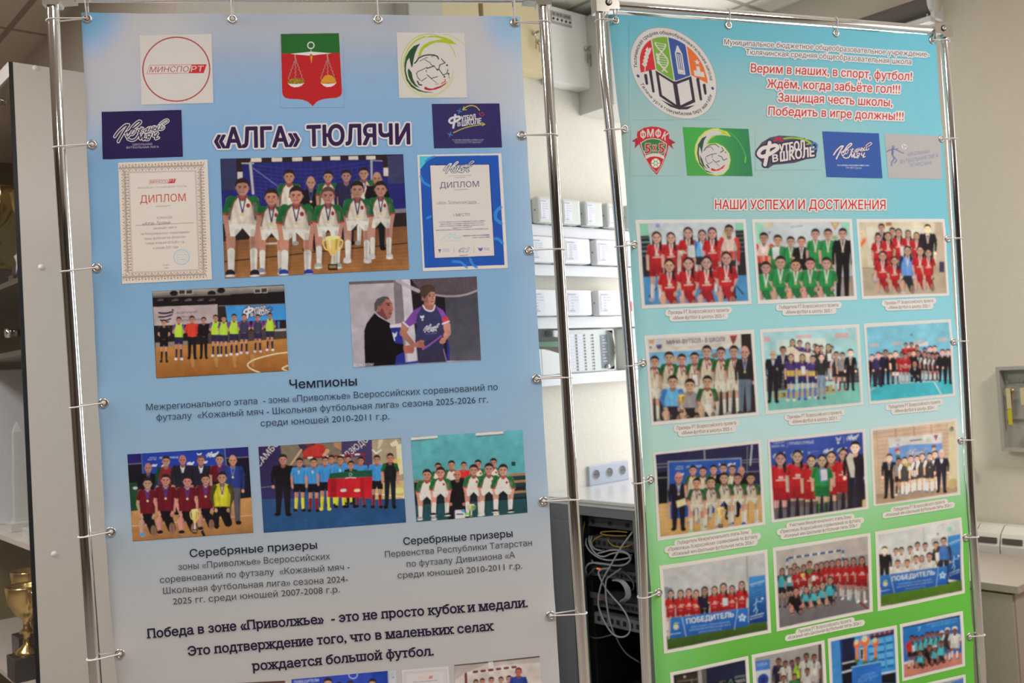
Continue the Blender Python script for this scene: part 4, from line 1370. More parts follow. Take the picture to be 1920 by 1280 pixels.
def htext(b, parent, name, rows, col, halo=None, bold=0.0, hw=0, band=False, res=1.8, slab=False):
    """lettering with a pale outline (or pale backing strips), cut out along the outline."""
    xs = [r[1] for r in rows] + [r[3] for r in rows]
    h = rows[0][5]
    x0, x1 = min(xs) - h, max(xs) + h
    sl = (rows[0][4] - rows[0][2]) / (rows[0][3] - rows[0][1])
    ref = rows[0][1]
    ya = min(min(r[2] - (r[1] - ref) * sl, r[4] - (r[3] - ref) * sl) for r in rows) - 1.8 * h
    yb = max(max(r[2] - (r[1] - ref) * sl, r[4] - (r[3] - ref) * sl) for r in rows) + .9 * h
    f = lambda x, y: (x, y + (x - ref) * sl)
    p = Pic(b, (0, 0, 1.0), [f(x0, ya), f(x1, ya), f(x1, yb), f(x0, yb)], res)
    U, V = np.meshgrid(np.linspace(0, 1, p.w), np.linspace(0, 1, p.h))
    A, B, Cc, D = p.q
    uv = A * ((1 - U) * (1 - V))[..., None] + B * (U * (1 - V))[..., None] + Cc * (U * V)[..., None] + D * ((1 - U) * V)[..., None]
    p.a[:] = b.base(uv[..., 0], uv[..., 1])
    p.al = np.zeros((p.h, p.w))
    for s, a0, b0, a1, b1, hh in rows:
        if band:
            p.cap(a0 - .1 * hh, b0 - .42 * hh, a1 + .1 * hh, b1 - .42 * hh, .92 * hh, .92 * hh, halo)
    for s, a0, b0, a1, b1, hh in rows:
        p.text(s, a0, b0, a1, b1, hh, col, bold=bold, halo=None if band else halo, hw=hw * hh, slab=slab)
    return p.build(name, parent, .0008, 0, 0)


zA = float(np.mean([BA.uv(115, 6)[1], BA.uv(960, 4)[1]])) + PR
zB = float(np.mean([BB.uv(1175, 13)[1], BB.uv(1440, 34)[1], BB.uv(1735, 54)[1]]))
plA = stand(BA, 'A', zA, 'chrome tube stand carrying the blue and white banner on the left')
plB = stand(BB, 'B', zB, 'chrome tube stand carrying the blue to green banner on the right')
for b, G in ((BA, GRA), (BB, GRB)):
    b.gl = [b.uv(*p)[1] for p in G['l']]
    b.gr = [b.uv(*p)[1] for p in G['r']]
tA = banner(BA, 'tall blue and white football team banner headed with team crest, left stand', BA.W(.5, .13))
tB = banner(BB, 'tall sky blue to grass green school achievements banner, right stand', BB.W(.5, .13))
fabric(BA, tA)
fabric(BB, tB)
fasten(BA, tA, GRA, plA, zA)
fasten(BB, tB, GRB, plB, zB)
# ------------------------------------------------------------------ prints on the left banner
def bgfill(p):
    """start from the banner's own printed background (for emblems without a frame)."""
    U, V = np.meshgrid(np.linspace(0, 1, p.w), np.linspace(0, 1, p.h))
    A, B, Cc, D = p.q
    uv = A * ((1 - U) * (1 - V))[..., None] + B * (U * (1 - V))[..., None] + Cc * (U * V)[..., None] + D * ((1 - U) * V)[..., None]
    p.a[:] = p.b.base(uv[..., 0], uv[..., 1])


OFF = .0005
PAPER = (203, 190, 180)
DK = (28, 22, 26)


def kozh(p, f, ink, edge, ew, sub=None):
    """the brush script logo: f maps logo units (0..100 wide, 0..52 high) into view coordinates."""
    S = [[(2, 36), (9, 24), (20, 12), (26, 11)], [(26, 11), (19, 24), (10, 44), (9, 47)], [(26, 30), (34, 14), (43, 4), (47, 4), (46, 8), (36, 18), (21, 29)], [(21, 29), (24, 38), (27, 36), (30, 32)],
         [(36, 21), (31, 28), (33, 33), (37, 29), (39, 22), (36, 21)], [(43, 20), (47, 24), (44, 30)], [(52, 18), (47, 25), (52, 28)], [(49, 17), (46, 30)],
         [(60, 19), (55, 24), (57, 28), (61, 22)], [(62, 17), (59, 27), (63, 26)], [(66, 16), (63, 26)], [(64, 22), (70, 20)], [(71, 15), (68, 25)],
         [(74, 15), (71, 24), (75, 24), (77, 19), (73, 19)], [(80, 13), (77, 23), (82, 21), (85, 12), (83, 22), (88, 21), (90, 17)], [(82, 10), (88, 4), (94, 1), (97, 4), (92, 9), (88, 12)],
         [(26, 42), (33, 45), (40, 42), (46, 32), (48, 42), (54, 31), (53, 43), (57, 41)], [(66, 31), (60, 32), (61, 37), (65, 37), (67, 31), (63, 43), (58, 44)], [(63, 37), (59, 43)], [(72, 30), (71, 36), (76, 36), (79, 30), (75, 42), (81, 40)]]
    W = [2.9, 3.0, 2.4, 1.9] + [1.5] * 12 + [2.4, 1.7, 1.6, 2.0]
    u = math.dist(f(0, 0), f(100, 0)) / 100
    for e, c in ((ew, edge), (0, ink)):
        if c is None:
            continue
        for st, w in zip(S, W):
            p.line([f(*q) for q in st], (w + e) * u, c, sm=4)


def futb(p, f, ink, edge, ew):
    u = math.dist(f(0, 0), f(100, 0)) / 100
    big = [[(20, 6), (14, 60)], [(20, 16), (8, 20), (2, 32), (8, 40), (18, 36), (28, 28), (34, 20), (30, 13), (20, 16)]]
    for e, c in ((ew, edge), (0, ink)):
        if c is None:
            continue
        for st in big:
            p.line([f(*q) for q in st], (6 + e) * u, c, sm=5)
        for s, a, b, h in (('УТБОЛ', (38, 33), (80, 24), 15), ('В', (27, 54), (36, 52), 12), ('ШКОЛЕ', (40, 53), (97, 42), 16)):
            p.text(s, *f(*a), *f(*b), h * u, c, bold=.035, shear=.12, halo=c if e else None, hw=e * u / 2)


def logo_minsport(p, x0, y0, x1, y1, h):
    """slanted red word mark."""
    dx, dy = x1 - x0, y1 - y0
    f = lambda t, s: (x0 + dx * t + s * h * .16, y0 + dy * t - s * h)
    p.poly([f(-.03, -.28), f(1.0, -.28), f(1.03, 1.28), f(0.0, 1.28)], (184, 44, 46))
    p.poly([f(-.02, -.2), f(.725, -.2), f(.755, 1.2), f(.005, 1.2)], PAPER)
    p.text('МИНСПО', *f(.015, 0), *f(.715, 0), h, (150, 36, 42), bold=.012, shear=.2)
    p.text('РТ', *f(.76, 0), *f(.98, 0), h, PAPER, bold=.012, shear=.2)


# word mark in a red circle
V1 = (0, 0, 4.0)
p = Pic(BA, V1, [(1044, 262), (1586, 256), (1600, 772), (1058, 783)], 1.3)
p.fill((199, 186, 178))
p.ring(1321, 518, 252, 240, 9, (160, 44, 52))
logo_minsport(p, 1112, 540, 1530, 536, 42)
p.build('printed_emblem', tA, OFF, 0, 0)['label'] = 'red circle word mark on white'
# coat of arms
V2 = (510, 50, 8.0)
p = Pic(BA, V2, [(120, 95), (1060, 95), (1075, 1215), (130, 1215)], 1.3)
bgfill(p)
sh = [(130, 110), (1003, 106), (1050, 960), (1048, 1010), (1025, 1050), (960, 1076), (850, 1082), (760, 1095), (690, 1120), (650, 1155), (610, 1198), (575, 1160), (530, 1125), (460, 1100), (380, 1088), (270, 1086), (200, 1070), (165, 1035), (152, 985)]
p.poly(sh, (174, 30, 32))
p.poly([(130, 110), (1003, 106), (1020, 402), (142, 406)], (36, 92, 38))
p.ring(584, 284, 48, 48, 14, (200, 196, 180))
p.line([(586, 335), (586, 400)], 7, (190, 186, 176))
p.poly([(280, 410), (340, 402), (500, 388), (585, 378), (680, 386), (830, 400), (895, 404), (830, 413), (690, 425), (585, 440), (500, 432), (350, 418)], (206, 196, 190))
p.poly([(585, 410), (562, 440), (590, 585), (620, 440)], (150, 40, 30))
p.poly([(590, 428), (570, 455), (592, 560), (612, 452)], (196, 128, 46))
for cx, hx in ((350, 352), (838, 836)):
    for a, b in ((hx - 110, 790), (hx, 780), (hx + 110, 790)):
        n = 11
        p.line([(hx + (a - hx) * i / n + (7 if i % 2 else -7), 480 + (b - 480) * i / n) for i in range(n + 1)], 9, (150, 120, 116))
    p.line([(hx, 420), (hx - 8, 440), (hx + 4, 480)], 12, (170, 150, 144))
p.poly([(235, 820), (300, 780), (350, 770), (420, 780), (490, 815), (480, 862), (240, 862)], (136, 104, 26))
for i in range(60):
    x, y = 245 + R.random() * 235, 790 + R.random() * 66
    p.ell(x, y, 9, 5, (92, 78, 14) if i % 2 else (176, 140, 40), .9)
p.poly([(730, 850), (745, 800), (790, 745), (845, 725), (905, 745), (950, 800), (966, 850)], (196, 132, 34))
for x0, x1 in ((232, 486), (728, 972)):
    p.poly([(x0, 846), (x0 + 30, 858), ((x0 + x1) / 2, 862), (x1 - 30, 856), (x1, 842), (x1 - 40, 885), ((x0 + x1) / 2 + 30, 908), ((x0 + x1) / 2 - 30, 910), (x0 + 45, 890)], (208, 196, 192))
p.build('printed_emblem', tA, OFF, 0, 0)['label'] = 'green and red shield with scales'


def ball_swirl(p, f, k, ground, outer, leaf, dark, paper):
    """the swirl-and-ball mark; f maps the mark's own units to view coordinates, k is their scale."""
    def arc(cx, cy, rx, ry, a0, a1, w0, w1, col, n=40):
        pts = [(cx + rx * math.cos(math.radians(a0 + (a1 - a0) * i / n)), cy + ry * math.sin(math.radians(a0 + (a1 - a0) * i / n))) for i in range(n + 1)]
        for i in range(n):
            w = w0 + (w1 - w0) * i / n
            p.line([f(*pts[i]), f(*pts[i + 1])], w * k, col)
    P = lambda pts, c: p.poly([f(*q) for q in pts], c)
    return arc, P


p = Pic(BA, (735, 50, 8.826), [(75, 98), (1195, 100), (1245, 1172), (118, 1183)], 1.3)
p.fill((199, 186, 178))
arc, P = ball_swirl(p, lambda x, y: (x, y), 1, 0, 0, 0, 0, 0)
LG, DG = (158, 172, 40), (42, 72, 42)
arc(610, 640, 462, 520, -15, -170, 14, 12, (172, 176, 90))
arc(600, 640, 450, 515, 190, 20, 14, 10, (176, 180, 96))
arc(700, 620, 330, 420, 15, 70, 10, 12, (176, 180, 110))
p.line([(860, 125), (960, 140), (1090, 205), (1195, 295)], 11, (176, 180, 96), sm=6)
arc(620, 655, 428, 495, -100, -182, 30, 14, (168, 178, 60))
arc(610, 660, 425, 470, 180, 40, 12, 10, (180, 182, 110))
P([(560, 172), (650, 146), (760, 150), (880, 175), (980, 215), (1068, 288), (950, 282), (840, 262), (720, 262), (620, 305), (530, 365), (490, 430), (482, 482), (432, 502), (444, 430), (480, 350), (540, 290), (640, 240), (760, 215), (850, 205), (780, 185), (690, 172), (600, 178)], LG)
P([(468, 278), (425, 345), (380, 450), (355, 560), (345, 640), (325, 685), (305, 610), (285, 515), (250, 570), (232, 650), (230, 740), (265, 870), (330, 960), (420, 1030), (530, 1070), (700, 1088), (560, 1092), (440, 1068), (320, 1000), (240, 890), (205, 740), (205, 610), (230, 500), (285, 400), (360, 320)], DG)
P([(275, 690), (325, 760), (345, 860), (390, 950), (460, 1015), (380, 985), (310, 910), (270, 820), (258, 730)], DG)
for pts, w in (([(375, 605), (410, 570), (440, 520), (520, 480), (600, 465), (700, 468), (750, 490), (770, 530)], 22), ([(460, 570), (560, 515), (590, 510)], 10), ([(545, 545), (590, 575), (625, 590), (650, 630), (690, 650), (740, 700), (780, 715)], 11), ([(820, 530), (840, 560), (880, 595), (790, 632), (775, 700), (820, 760), (845, 800), (910, 770), (925, 710)], 15), ([(580, 690), (700, 648)], 18), ([(425, 745), (500, 712), (580, 672)], 12), ([(570, 750), (565, 720)], 12), ([(580, 795), (650, 855), (755, 825)], 14), ([(650, 860), (700, 900), (735, 925)], 9), ([(490, 898), (570, 845)], 12), ([(425, 745), (405, 780), (425, 840), (470, 890)], 12), ([(420, 905), (450, 960), (490, 965)], 24), ([(700, 480), (650, 495)], 9)):
    p.line(pts, w, (44, 62, 46))
for x, y in ((912, 636), (935, 778), (868, 826), (750, 710)):
    p.ell(x, y, 16, 16, (44, 62, 46))
p.line([(940, 800), (945, 850)], 9, (120, 50, 50))
P([(528, 1020), (550, 990), (600, 1018), (672, 1025), (720, 1005), (810, 975), (880, 930), (915, 905), (880, 955), (800, 1010), (720, 1040), (620, 1055), (545, 1040)], (164, 32, 44))
p.line([(815, 940), (880, 905), (878, 870)], 14, (164, 32, 44))
p.line([(722, 950), (780, 945)], 8, (150, 60, 60))
p.build('printed_emblem', tA, OFF, 0, 0)['label'] = 'green swirl and ball emblem on white'
# navy card, script logo
p = Pic(BA, (180, 190, 8.0), [(78, 150), (1280, 126), (1303, 828), (98, 864)], 1.4)
p.fill((38, 27, 70))
f = lambda x, y: (270 + x * 8.4 - y * .3, 276 + y * 6.9 - x * .12)
kozh(p, f, (44, 28, 66), (206, 194, 186), 2.6)
p.text('ШКОЛЬНАЯ', 550, 660, 838, 650, 30, (176, 164, 170), bold=.02)
p.text('ФУТБОЛЬНАЯ ЛИГА', 452, 706, 940, 692, 30, (176, 164, 170), bold=.02)
p.build('printed_emblem', tA, OFF, 0, 0)['label'] = 'navy card with outlined script logo'
p = Pic(BA, (760, 180, 8.0), [(396, 118), (1412, 110), (1450, 770), (430, 784)], 1.4)
p.fill((48, 40, 86))
f = lambda x, y: (650 + x * 5.0, 270 + y * 3.6)
futb(p, lambda x, y: (648 + x * 5.05, 262 + y * 3.55), (196, 186, 186), None, 0)
p.line([(1112, 214), (1060, 160), (990, 142), (920, 160), (862, 205)], 13, (176, 164, 60), sm=5)
p.line([(880, 160), (862, 207), (918, 205)], 12, (176, 164, 60))
p.line([(722, 550), (860, 490), (1000, 450), (1190, 424)], 12, (176, 164, 60), sm=5)
p.line([(1150, 400), (1192, 424), (1155, 445)], 11, (176, 164, 60))
for x, y, s in ((812, 226, 34), (672, 576, 34)):
    p.line([(x - s, y - s * .3), (x + s, y + s * .3)], 12, (66, 116, 176))
    p.line([(x + s * .3, y - s), (x - s * .3, y + s)], 12, (66, 116, 176))
p.line([(1105, 268), (1165, 245), (1180, 275), (1160, 300), (1130, 292), (1105, 268)], 12, (150, 40, 70))
for i, y in enumerate((662, 684, 708)):
    p.greek(706 + i * 20, y, 1180 - i * 20, y - 4, 11, (150, 142, 160), .8)
p.build('printed_emblem', tA, OFF, 0, 0)['label'] = 'navy card with arrows and crosses'
# diplomas
p = Pic(BA, (210, 285, 5.02), [(55, 98), (898, 70), (940, 1198), (95, 1240)], 1.25)
p.fill((207, 192, 180))
OC = (158, 132, 112)


def orn(x0, y0, x1, y1, d, n):
    for i in range(n):
        a, b = i / n, (i + 1) / n
        P0, P1 = np.array((x0 + (x1 - x0) * a, y0 + (y1 - y0) * a)), np.array((x0 + (x1 - x0) * b, y0 + (y1 - y0) * b))
        w = P1 - P0
        nn = np.array((-w[1], w[0])) / np.hypot(*w) * d
        m = (P0 + P1) / 2
        for s in (0, .3):
            p.line([tuple(P0 + nn * s), tuple(m + nn * (1 - s * .4)), tuple(P1 + nn * s)], 7, OC, .75)
        p.line([tuple(P0 + nn), tuple(m + nn * .25), tuple(P1 + nn)], 6, OC, .6)
        for q in (m + nn * .08, P0 + nn * .55, m + nn * .5):
            p.ell(*q, 8, 7, (120, 92, 74), .8)


orn(68, 118, 868, 92, 62, 13)
orn(105, 1210, 890, 1180, -62, 13)
orn(150, 180, 182, 1140, 64, 17)
orn(862, 160, 892, 1120, 60, 17)
for q in ([(150, 185), (790, 172), (825, 1112), (188, 1140), (150, 185)], [(160, 193), (781, 181), (816, 1104), (196, 1130), (160, 193)]):
    p.line(q, 4, (150, 138, 130), .9)
logo_minsport(p, 352, 292, 590, 284, 26)
p.text('МИНИСТЕРСТВО СПОРТА РЕСПУБЛИКИ ТАТАРСТАН', 240, 344, 705, 328, 14, (120, 104, 104))
p.text('ДИПЛОМ', 264, 478, 694, 460, 72, (178, 42, 46), bold=-.004)
p.text('награждается', 410, 517, 550, 509, 14, (110, 96, 96))
p.text('КОМАНДА', 422, 630, 568, 623, 22, (110, 100, 104))
p.line([(222, 690), (770, 665)], 4, (120, 110, 110))
p.text('«Алга» Тюлячи', 280, 690, 540, 678, 32, (56, 52, 110), shear=.5)
for s, x0, y0, x1, y1 in (('занявшая I место', 388, 727, 610, 716), ('на Республиканских соревнованиях', 272, 781, 730, 762), ('юных футболистов «Колосок»', 308, 826, 695, 806), ('среди юношей 2010-2011 г.р.', 318, 869, 685, 853), ('в сезоне 2025 года', 388, 914, 622, 902)):
    p.text(s, x0, y0, x1, y1, 23, (112, 98, 96), bold=.008)
p.ring(655, 988, 72, 70, 9, (146, 176, 196), al=.8)
p.ring(655, 988, 50, 49, 4, (146, 176, 196), al=.6)
for i in range(3):
    p.greek(615, 975 + i * 22, 695, 970 + i * 22, 9, (130, 158, 184), .5)
p.text('Казань', 480, 1070, 540, 1066, 14, (104, 94, 94), bold=.01)
p.text('2025', 492, 1097, 530, 1094, 13, (104, 94, 94))
p.build('printed_diploma', tA, OFF, 0, 0)['label'] = 'cream diploma with ornamental border'
p = Pic(BA, (770, 280, 5.33), [(65, 55), (905, 40), (970, 1185), (122, 1218)], 1.25)
p.fill((208, 194, 184))
p.poly([(88, 70), (876, 58), (938, 1155), (138, 1185)], (34, 78, 158))
p.poly([(88, 70), (220, 68), (150, 130), (95, 200)], (72, 176, 190))
for pts, w in (([(100, 270), (130, 330), (200, 370)], 26), ([(900, 580), (855, 620), (850, 690), (905, 740)], 34), ([(830, 890), (880, 900), (920, 940)], 30), ([(420, 1120), (500, 1130), (560, 1180)], 26), ([(590, 1090), (620, 1150), (660, 1180)], 26), ([(160, 690), (200, 670)], 22), ([(150, 120), (190, 90), (240, 70)], 20)):
    p.line(pts, w, (52, 124, 190), .7, sm=5)
p.poly([(188, 154), (789, 146), (842, 1068), (234, 1092)], (48, 34, 96))
p.poly([(195, 161), (783, 153), (834, 1062), (241, 1084)], (203, 190, 182))
kozh(p, lambda x, y: (326 + x * 3.15, 116 + y * 2.55 - x * .03), (206, 198, 196), (44, 36, 82), 3.4)
p.greek(372, 272, 612, 264, 9, (130, 124, 140), .6)
p.greek(440, 290, 550, 285, 12, (130, 124, 140), .6)
p.text('ДИПЛОМ', 292, 388, 682, 374, 58, (52, 46, 84), bold=-.004)
p.text('награждается', 432, 410, 570, 404, 13, (104, 98, 116))
p.text('«Алга» Тюлячинский район', 255, 552, 650, 542, 34, (110, 104, 130), shear=.5)
p.line([(580, 545), (690, 540)], 3, (130, 124, 140))
p.text('I МЕСТО', 430, 672, 592, 664, 28, (70, 62, 96), bold=.004)
for i, (x0, x1) in enumerate(((280, 750), (300, 728), (290, 742), (420, 620), (258, 778))):
    p.greek(x0, 735 + i * 20, x1, 720 + i * 20, 12, (120, 114, 134), .85)
p.line([(300, 905), (340, 880), (400, 840), (380, 890), (450, 835), (430, 885), (500, 870), (490, 890), (440, 890)], 5, (140, 186, 190), sm=5)
p.line([(310, 915), (520, 912)], 3, (150, 186, 190))
p.greek(528, 872, 788, 862, 13, (96, 92, 124), .85)
p.greek(622, 890, 788, 882, 11, (96, 92, 124), .85)
p.poly([(275, 998), (303, 998), (300, 1012), (292, 1020), (298, 1030), (280, 1030), (286, 1020), (278, 1012)], (80, 84, 140))
kozh(p, lambda x, y: (478 + x * 1.1, 984 + y * .9), (206, 198, 196), (62, 58, 110), 6)
p.poly([(672, 980), (690, 990), (695, 985), (700, 990), (720, 980), (715, 1005), (696, 1020), (678, 1005)], (80, 84, 140))
for i in range(3):
    p.greek(318, 1000 + i * 12, 390, 998 + i * 12, 6, (130, 128, 150), .7)
    if i < 2:
        p.greek(732, 996 + i * 14, 788, 994 + i * 14, 8, (110, 108, 140), .8)
p.greek(490, 1070, 580, 1062, 11, (100, 96, 130), .8)
for x in (433, 632):
    p.line([(x, 980), (x, 1030)], 2, (150, 140, 150))
p.build('printed_diploma', tA, OFF, 0, 0)['label'] = 'white diploma in a swirling blue frame'

# team with the cup
p = Pic(BA, (400, 280, 5.053), [(65, 88), (1798, 47), (1855, 1140), (108, 1220)], 1.15, .92)
p.fill((46, 38, 70), (60, 44, 44))
p.poly([(65, 88), (215, 84), (215, 380), (75, 392)], (52, 54, 86))
p.poly([(1640, 70), (1798, 47), (1812, 322), (1655, 327)], (58, 58, 92))
p.poly([(225, 112), (1610, 100), (1660, 325), (1815, 322), (1828, 590), (80, 690), (75, 392), (220, 380)], (36, 36, 104))
for i in range(9):
    p.line([(370, 150 + i * 34), (900, 190 + i * 38), (1490, 120 + i * 36)], 3, (70, 74, 140), .7, sm=6)
for i in range(22):
    p.line([(380 + i * 55, 135), (400 + i * 52, 480)], 3, (62, 66, 132), .55)
p.line([(375, 175), (600, 340)], 9, (130, 130, 170), .6)
p.poly([(218, 85), (1640, 50), (1640, 98), (1590, 100), (260, 130), (218, 130)], (44, 28, 30))
for i, x in enumerate((355, 553, 747, 932, 1110, 1282, 1448)):
    p.rect(x, 80 - i * 2.4, x + 100 - i * 2, 118 - i * 3.2, (208, 192, 176), dy=-1)
p.rect(222, 100, 276, 300, (46, 30, 34))
p.rect(228, 212, 276, 278, (200, 186, 176))
p.rect(1604, 80, 1652, 265, (46, 30, 34))
p.rect(1612, 176, 1656, 254, (200, 186, 176))
p.cap(350, 130, 376, 415, 13, 11, (172, 164, 172))
p.cap(1498, 110, 1500, 290, 11, 8, (160, 154, 164))
p.line([(270, 130), (380, 132)], 12, (170, 160, 160))
p.line([(1500, 108), (1600, 112)], 8, (150, 140, 150))
p.poly([(82, 680), (1828, 560), (1830, 600), (86, 705)], (120, 110, 120))
p.poly([(88, 702), (1830, 598), (1836, 735), (95, 872)], (40, 28, 30))
p.poly([(95, 870), (1836, 728), (1855, 1140), (108, 1220)], (116, 74, 44), col2=(156, 104, 60))
for i in range(12):
    p.line([(100, 900 + i * 30), (1850, 760 + i * 36)], 4, (104, 66, 40), .5)
p.line([(105, 1063), (900, 980), (1840, 888)], 11, (48, 32, 32))
p.line([(430, 895), (700, 885)], 16, (190, 176, 160))
p.cap(425, 690, 432, 900, 9, 9, (180, 168, 160))
p.people([(718, 188, 126, 900, 'S', 'tg'), (925, 255, 112, 960, 'S', 'blk', dict(hair='b', med=(60, 70, 130))), (1088, 200, 112, 900, 'S', 'tg'), (1260, 192, 115, 900, 'S', 'nvy'), (1425, 168, 115, 900, 'S', 'tg', dict(med=(60, 60, 120))), (1552, 215, 118, 950, 'S', 'blk', dict(hair='b'))])
p.people([(550, 365, 158, 1175, 'L', 'tg', dict(w=.76, bo=(130, 126, 150))), (1585, 298, 146, 1035, 'L', 'tg', dict(w=.74, bo=(190, 184, 184))), (1365, 298, 158, 1072, 'L', 'tg', dict(w=.78, bo=(196, 186, 186))), (275, 268, 162, 1200, 'L', 'tg', dict(w=.92, bo=(34, 28, 32))), (785, 345, 165, 1190, 'L', 'tg', dict(w=.92, bo=(40, 56, 140))), (1088, 352, 158, 1125, 'L', 'tg', dict(w=.76, hc=(86, 62, 50), bo=(150, 160, 140)))], med=(52, 46, 96))
p.cup(1132, 820, 1145, 150)
p.build('printed_photograph', tA, OFF, 1, .03)['label'] = 'team in green and white kit with a gold cup'

# line-up in the hall
p = Pic(BA, (280, 525, 6.737), [(35, 140), (1702, 55), (1757, 1145), (88, 1240)], 1.15)
p.fill((28, 20, 22))
p.poly([(36, 140), (1702, 65), (1706, 140), (950, 180), (42, 205)], (160, 152, 144), col2=(98, 88, 82))
for x0, y0, x1, y1 in ((375, 130, 450, 176), (465, 128, 540, 174), (1330, 116, 1400, 160), (1412, 104, 1484, 156)):
    p.rect(x0 - 8, y0 - 6, x1 + 8, y1 + 6, (170, 160, 150), dy=-4)
    p.rect(x0, y0, x1, y1, (52, 44, 44), dy=-4)
for x, y in ((310, 165), (785, 165), (905, 130)):
    p.ell(x, y, 52, 34, (26, 20, 22))
p.line([(45, 215), (900, 185), (1020, 180)], 8, (110, 100, 96))
for x in (140, 330, 495, 650, 795):
    p.greek(x - 40, 262, x + 40, 256, 12, (130, 120, 116), .8)
    p.greek(x - 20, 242, x + 40, 238, 8, (110, 100, 96), .7)
p.line([(880, 325), (1440, 308), (1710, 300)], 10, (120, 112, 110))
p.poly([(48, 340), (860, 306), (862, 545), (58, 576)], (172, 152, 150))
p.poly([(860, 330), (965, 328), (990, 540), (862, 545)], (44, 36, 38))
p.poly([(960, 330), (1712, 302), (1722, 500), (985, 525)], (60, 136, 204))
p.poly([(1200, 320), (1400, 312), (1380, 360), (1200, 370)], (44, 96, 160), .5)
for pts, w in (([(120, 412), (200, 420), (285, 402)], 22), ([(120, 466), (200, 462), (280, 440)], 20), ([(140, 505), (200, 510), (268, 488)], 18), ([(160, 534), (245, 526)], 16)):
    p.line(pts, w, (38, 30, 54), sm=4)
p.ell(297, 378, 13, 13, (38, 30, 54))
p.line([(285, 440), (300, 400)], 8, (38, 30, 54))
for s, x0, y0, x1, y1 in (('ФЕДЕРАЛЬНАЯ', 342, 428, 605, 414), ('ДИРЕКЦИЯ', 345, 482, 545, 472), ('СПОРТМЕРОПРИЯТИЙ', 345, 532, 720, 504)):
    p.text(s, x0, y0, x1, y1, 28, (62, 40, 62), bold=.02)
futb(p, lambda x, y: (1186 + x * 3.5, 322 + y * 2.6 - x * .1), (212, 206, 210), (40, 34, 62), 6)
p.ring(1522, 362, 30, 26, 9, (60, 62, 100))
p.poly([(58, 578), (1724, 500), (1742, 745), (75, 855)], (34, 26, 28))
p.poly([(75, 790), (520, 765), (520, 830), (78, 858)], (132, 118, 110))
p.poly([(740, 660), (1740, 620), (1742, 740), (745, 800)], (70, 58, 54))
p.poly([(1580, 620), (1728, 610), (1730, 640), (1582, 645)], (170, 160, 156))
p.rect(1618, 520, 1646, 610, (70, 100, 150))
p.poly([(75, 850), (1742, 738), (1757, 1145), (88, 1240)], (176, 120, 62), col2=(140, 86, 40))
for i in range(14):
    p.line([(80, 880 + i * 27), (1750, 762 + i * 30)], 4, (128, 76, 36), .45)
for x in (540, 840, 1070, 1300):
    p.cap(x, 960, x + 10, 1080, 26, 18, (196, 150, 90), .35)
p.line([(1745, 912), (1600, 930), (1450, 965), (1320, 1005), (1245, 1055), (1250, 1095), (1310, 1135), (1395, 1168)], 15, (216, 192, 160), sm=5)
p.line([(1756, 1075), (1700, 1100), (1680, 1120), (1745, 1150)], 15, (216, 192, 160), sm=5)
p.people([(185, 495, 78, 1035, 'S', 'ref', dict(bo=(30, 26, 40))), (372, 462, 80, 1005, 'S', 'lim'), (540, 448, 88, 995, 'S', 'org'), (685, 463, 78, 990, 'S', 'blk'), (835, 433, 82, 962, 'S', 'lim'), (938, 445, 78, 958, 'S', 'lim'), (1068, 422, 86, 945, 'S', 'lim'), (1195, 420, 82, 925, 'S', 'prp'), (1368, 428, 78, 908, 'S', 'prp'), (1522, 408, 78, 888, 'S', 'lim')], arms='f', w=.8)
p.build('printed_photograph', tA, OFF, 1, .03)['label'] = 'players lined up in lime bibs in a sports hall'

# coach and player
p = Pic(BA, (645, 510, 6.92), [(65, 128), (1720, 57), (1778, 1145), (120, 1238)], 1.2)
p.fill((172, 158, 160), (158, 148, 158))
p.poly([(60, 120), (1725, 50), (1725, 95), (62, 165)], (62, 50, 54), .8)
p.poly([(640, 100), (760, 95), (800, 1170), (690, 1190)], (116, 104, 110))
p.poly([(745, 95), (860, 92), (945, 1160), (830, 1170)], (186, 176, 184))
p.poly([(855, 90), (1300, 70), (1370, 1150), (960, 1170)], (30, 22, 28))
p.poly([(1290, 70), (1722, 55), (1778, 1145), (1360, 1150)], (64, 60, 68), col2=(80, 76, 86))
p.poly([(860, 85), (1725, 55), (1728, 245), (1600, 290), (1420, 308), (1200, 290), (1000, 235)], (78, 66, 72))
for i in range(14):
    p.line([(880 + i * 60, 80), (1000 + i * 52, 260)], 3, (100, 88, 92), .5)
    p.line([(900, 95 + i * 14), (1720, 70 + i * 13)], 2, (100, 88, 92), .4)
p.line([(1000, 240), (1200, 298), (1400, 314), (1580, 292), (1728, 240)], 24, (150, 136, 138), sm=6)
p.line([(690, 108), (820, 180), (965, 245)], 46, (168, 152, 156), .9)
p.poly([(600, 722), (742, 714), (800, 1172), (655, 1190)], (38, 42, 116))
p.poly([(625, 780), (660, 800), (690, 770), (680, 830), (655, 850), (665, 890), (645, 895), (640, 850)], (180, 180, 200))
p.poly([(600, 690), (745, 660), (745, 715), (602, 722)], (196, 186, 196))
p.poly([(650, 1190), (975, 1145), (985, 1180), (655, 1210)], (44, 56, 130))
p.poly([(1335, 900), (1362, 895), (1372, 1140), (1338, 1150)], (40, 44, 120))
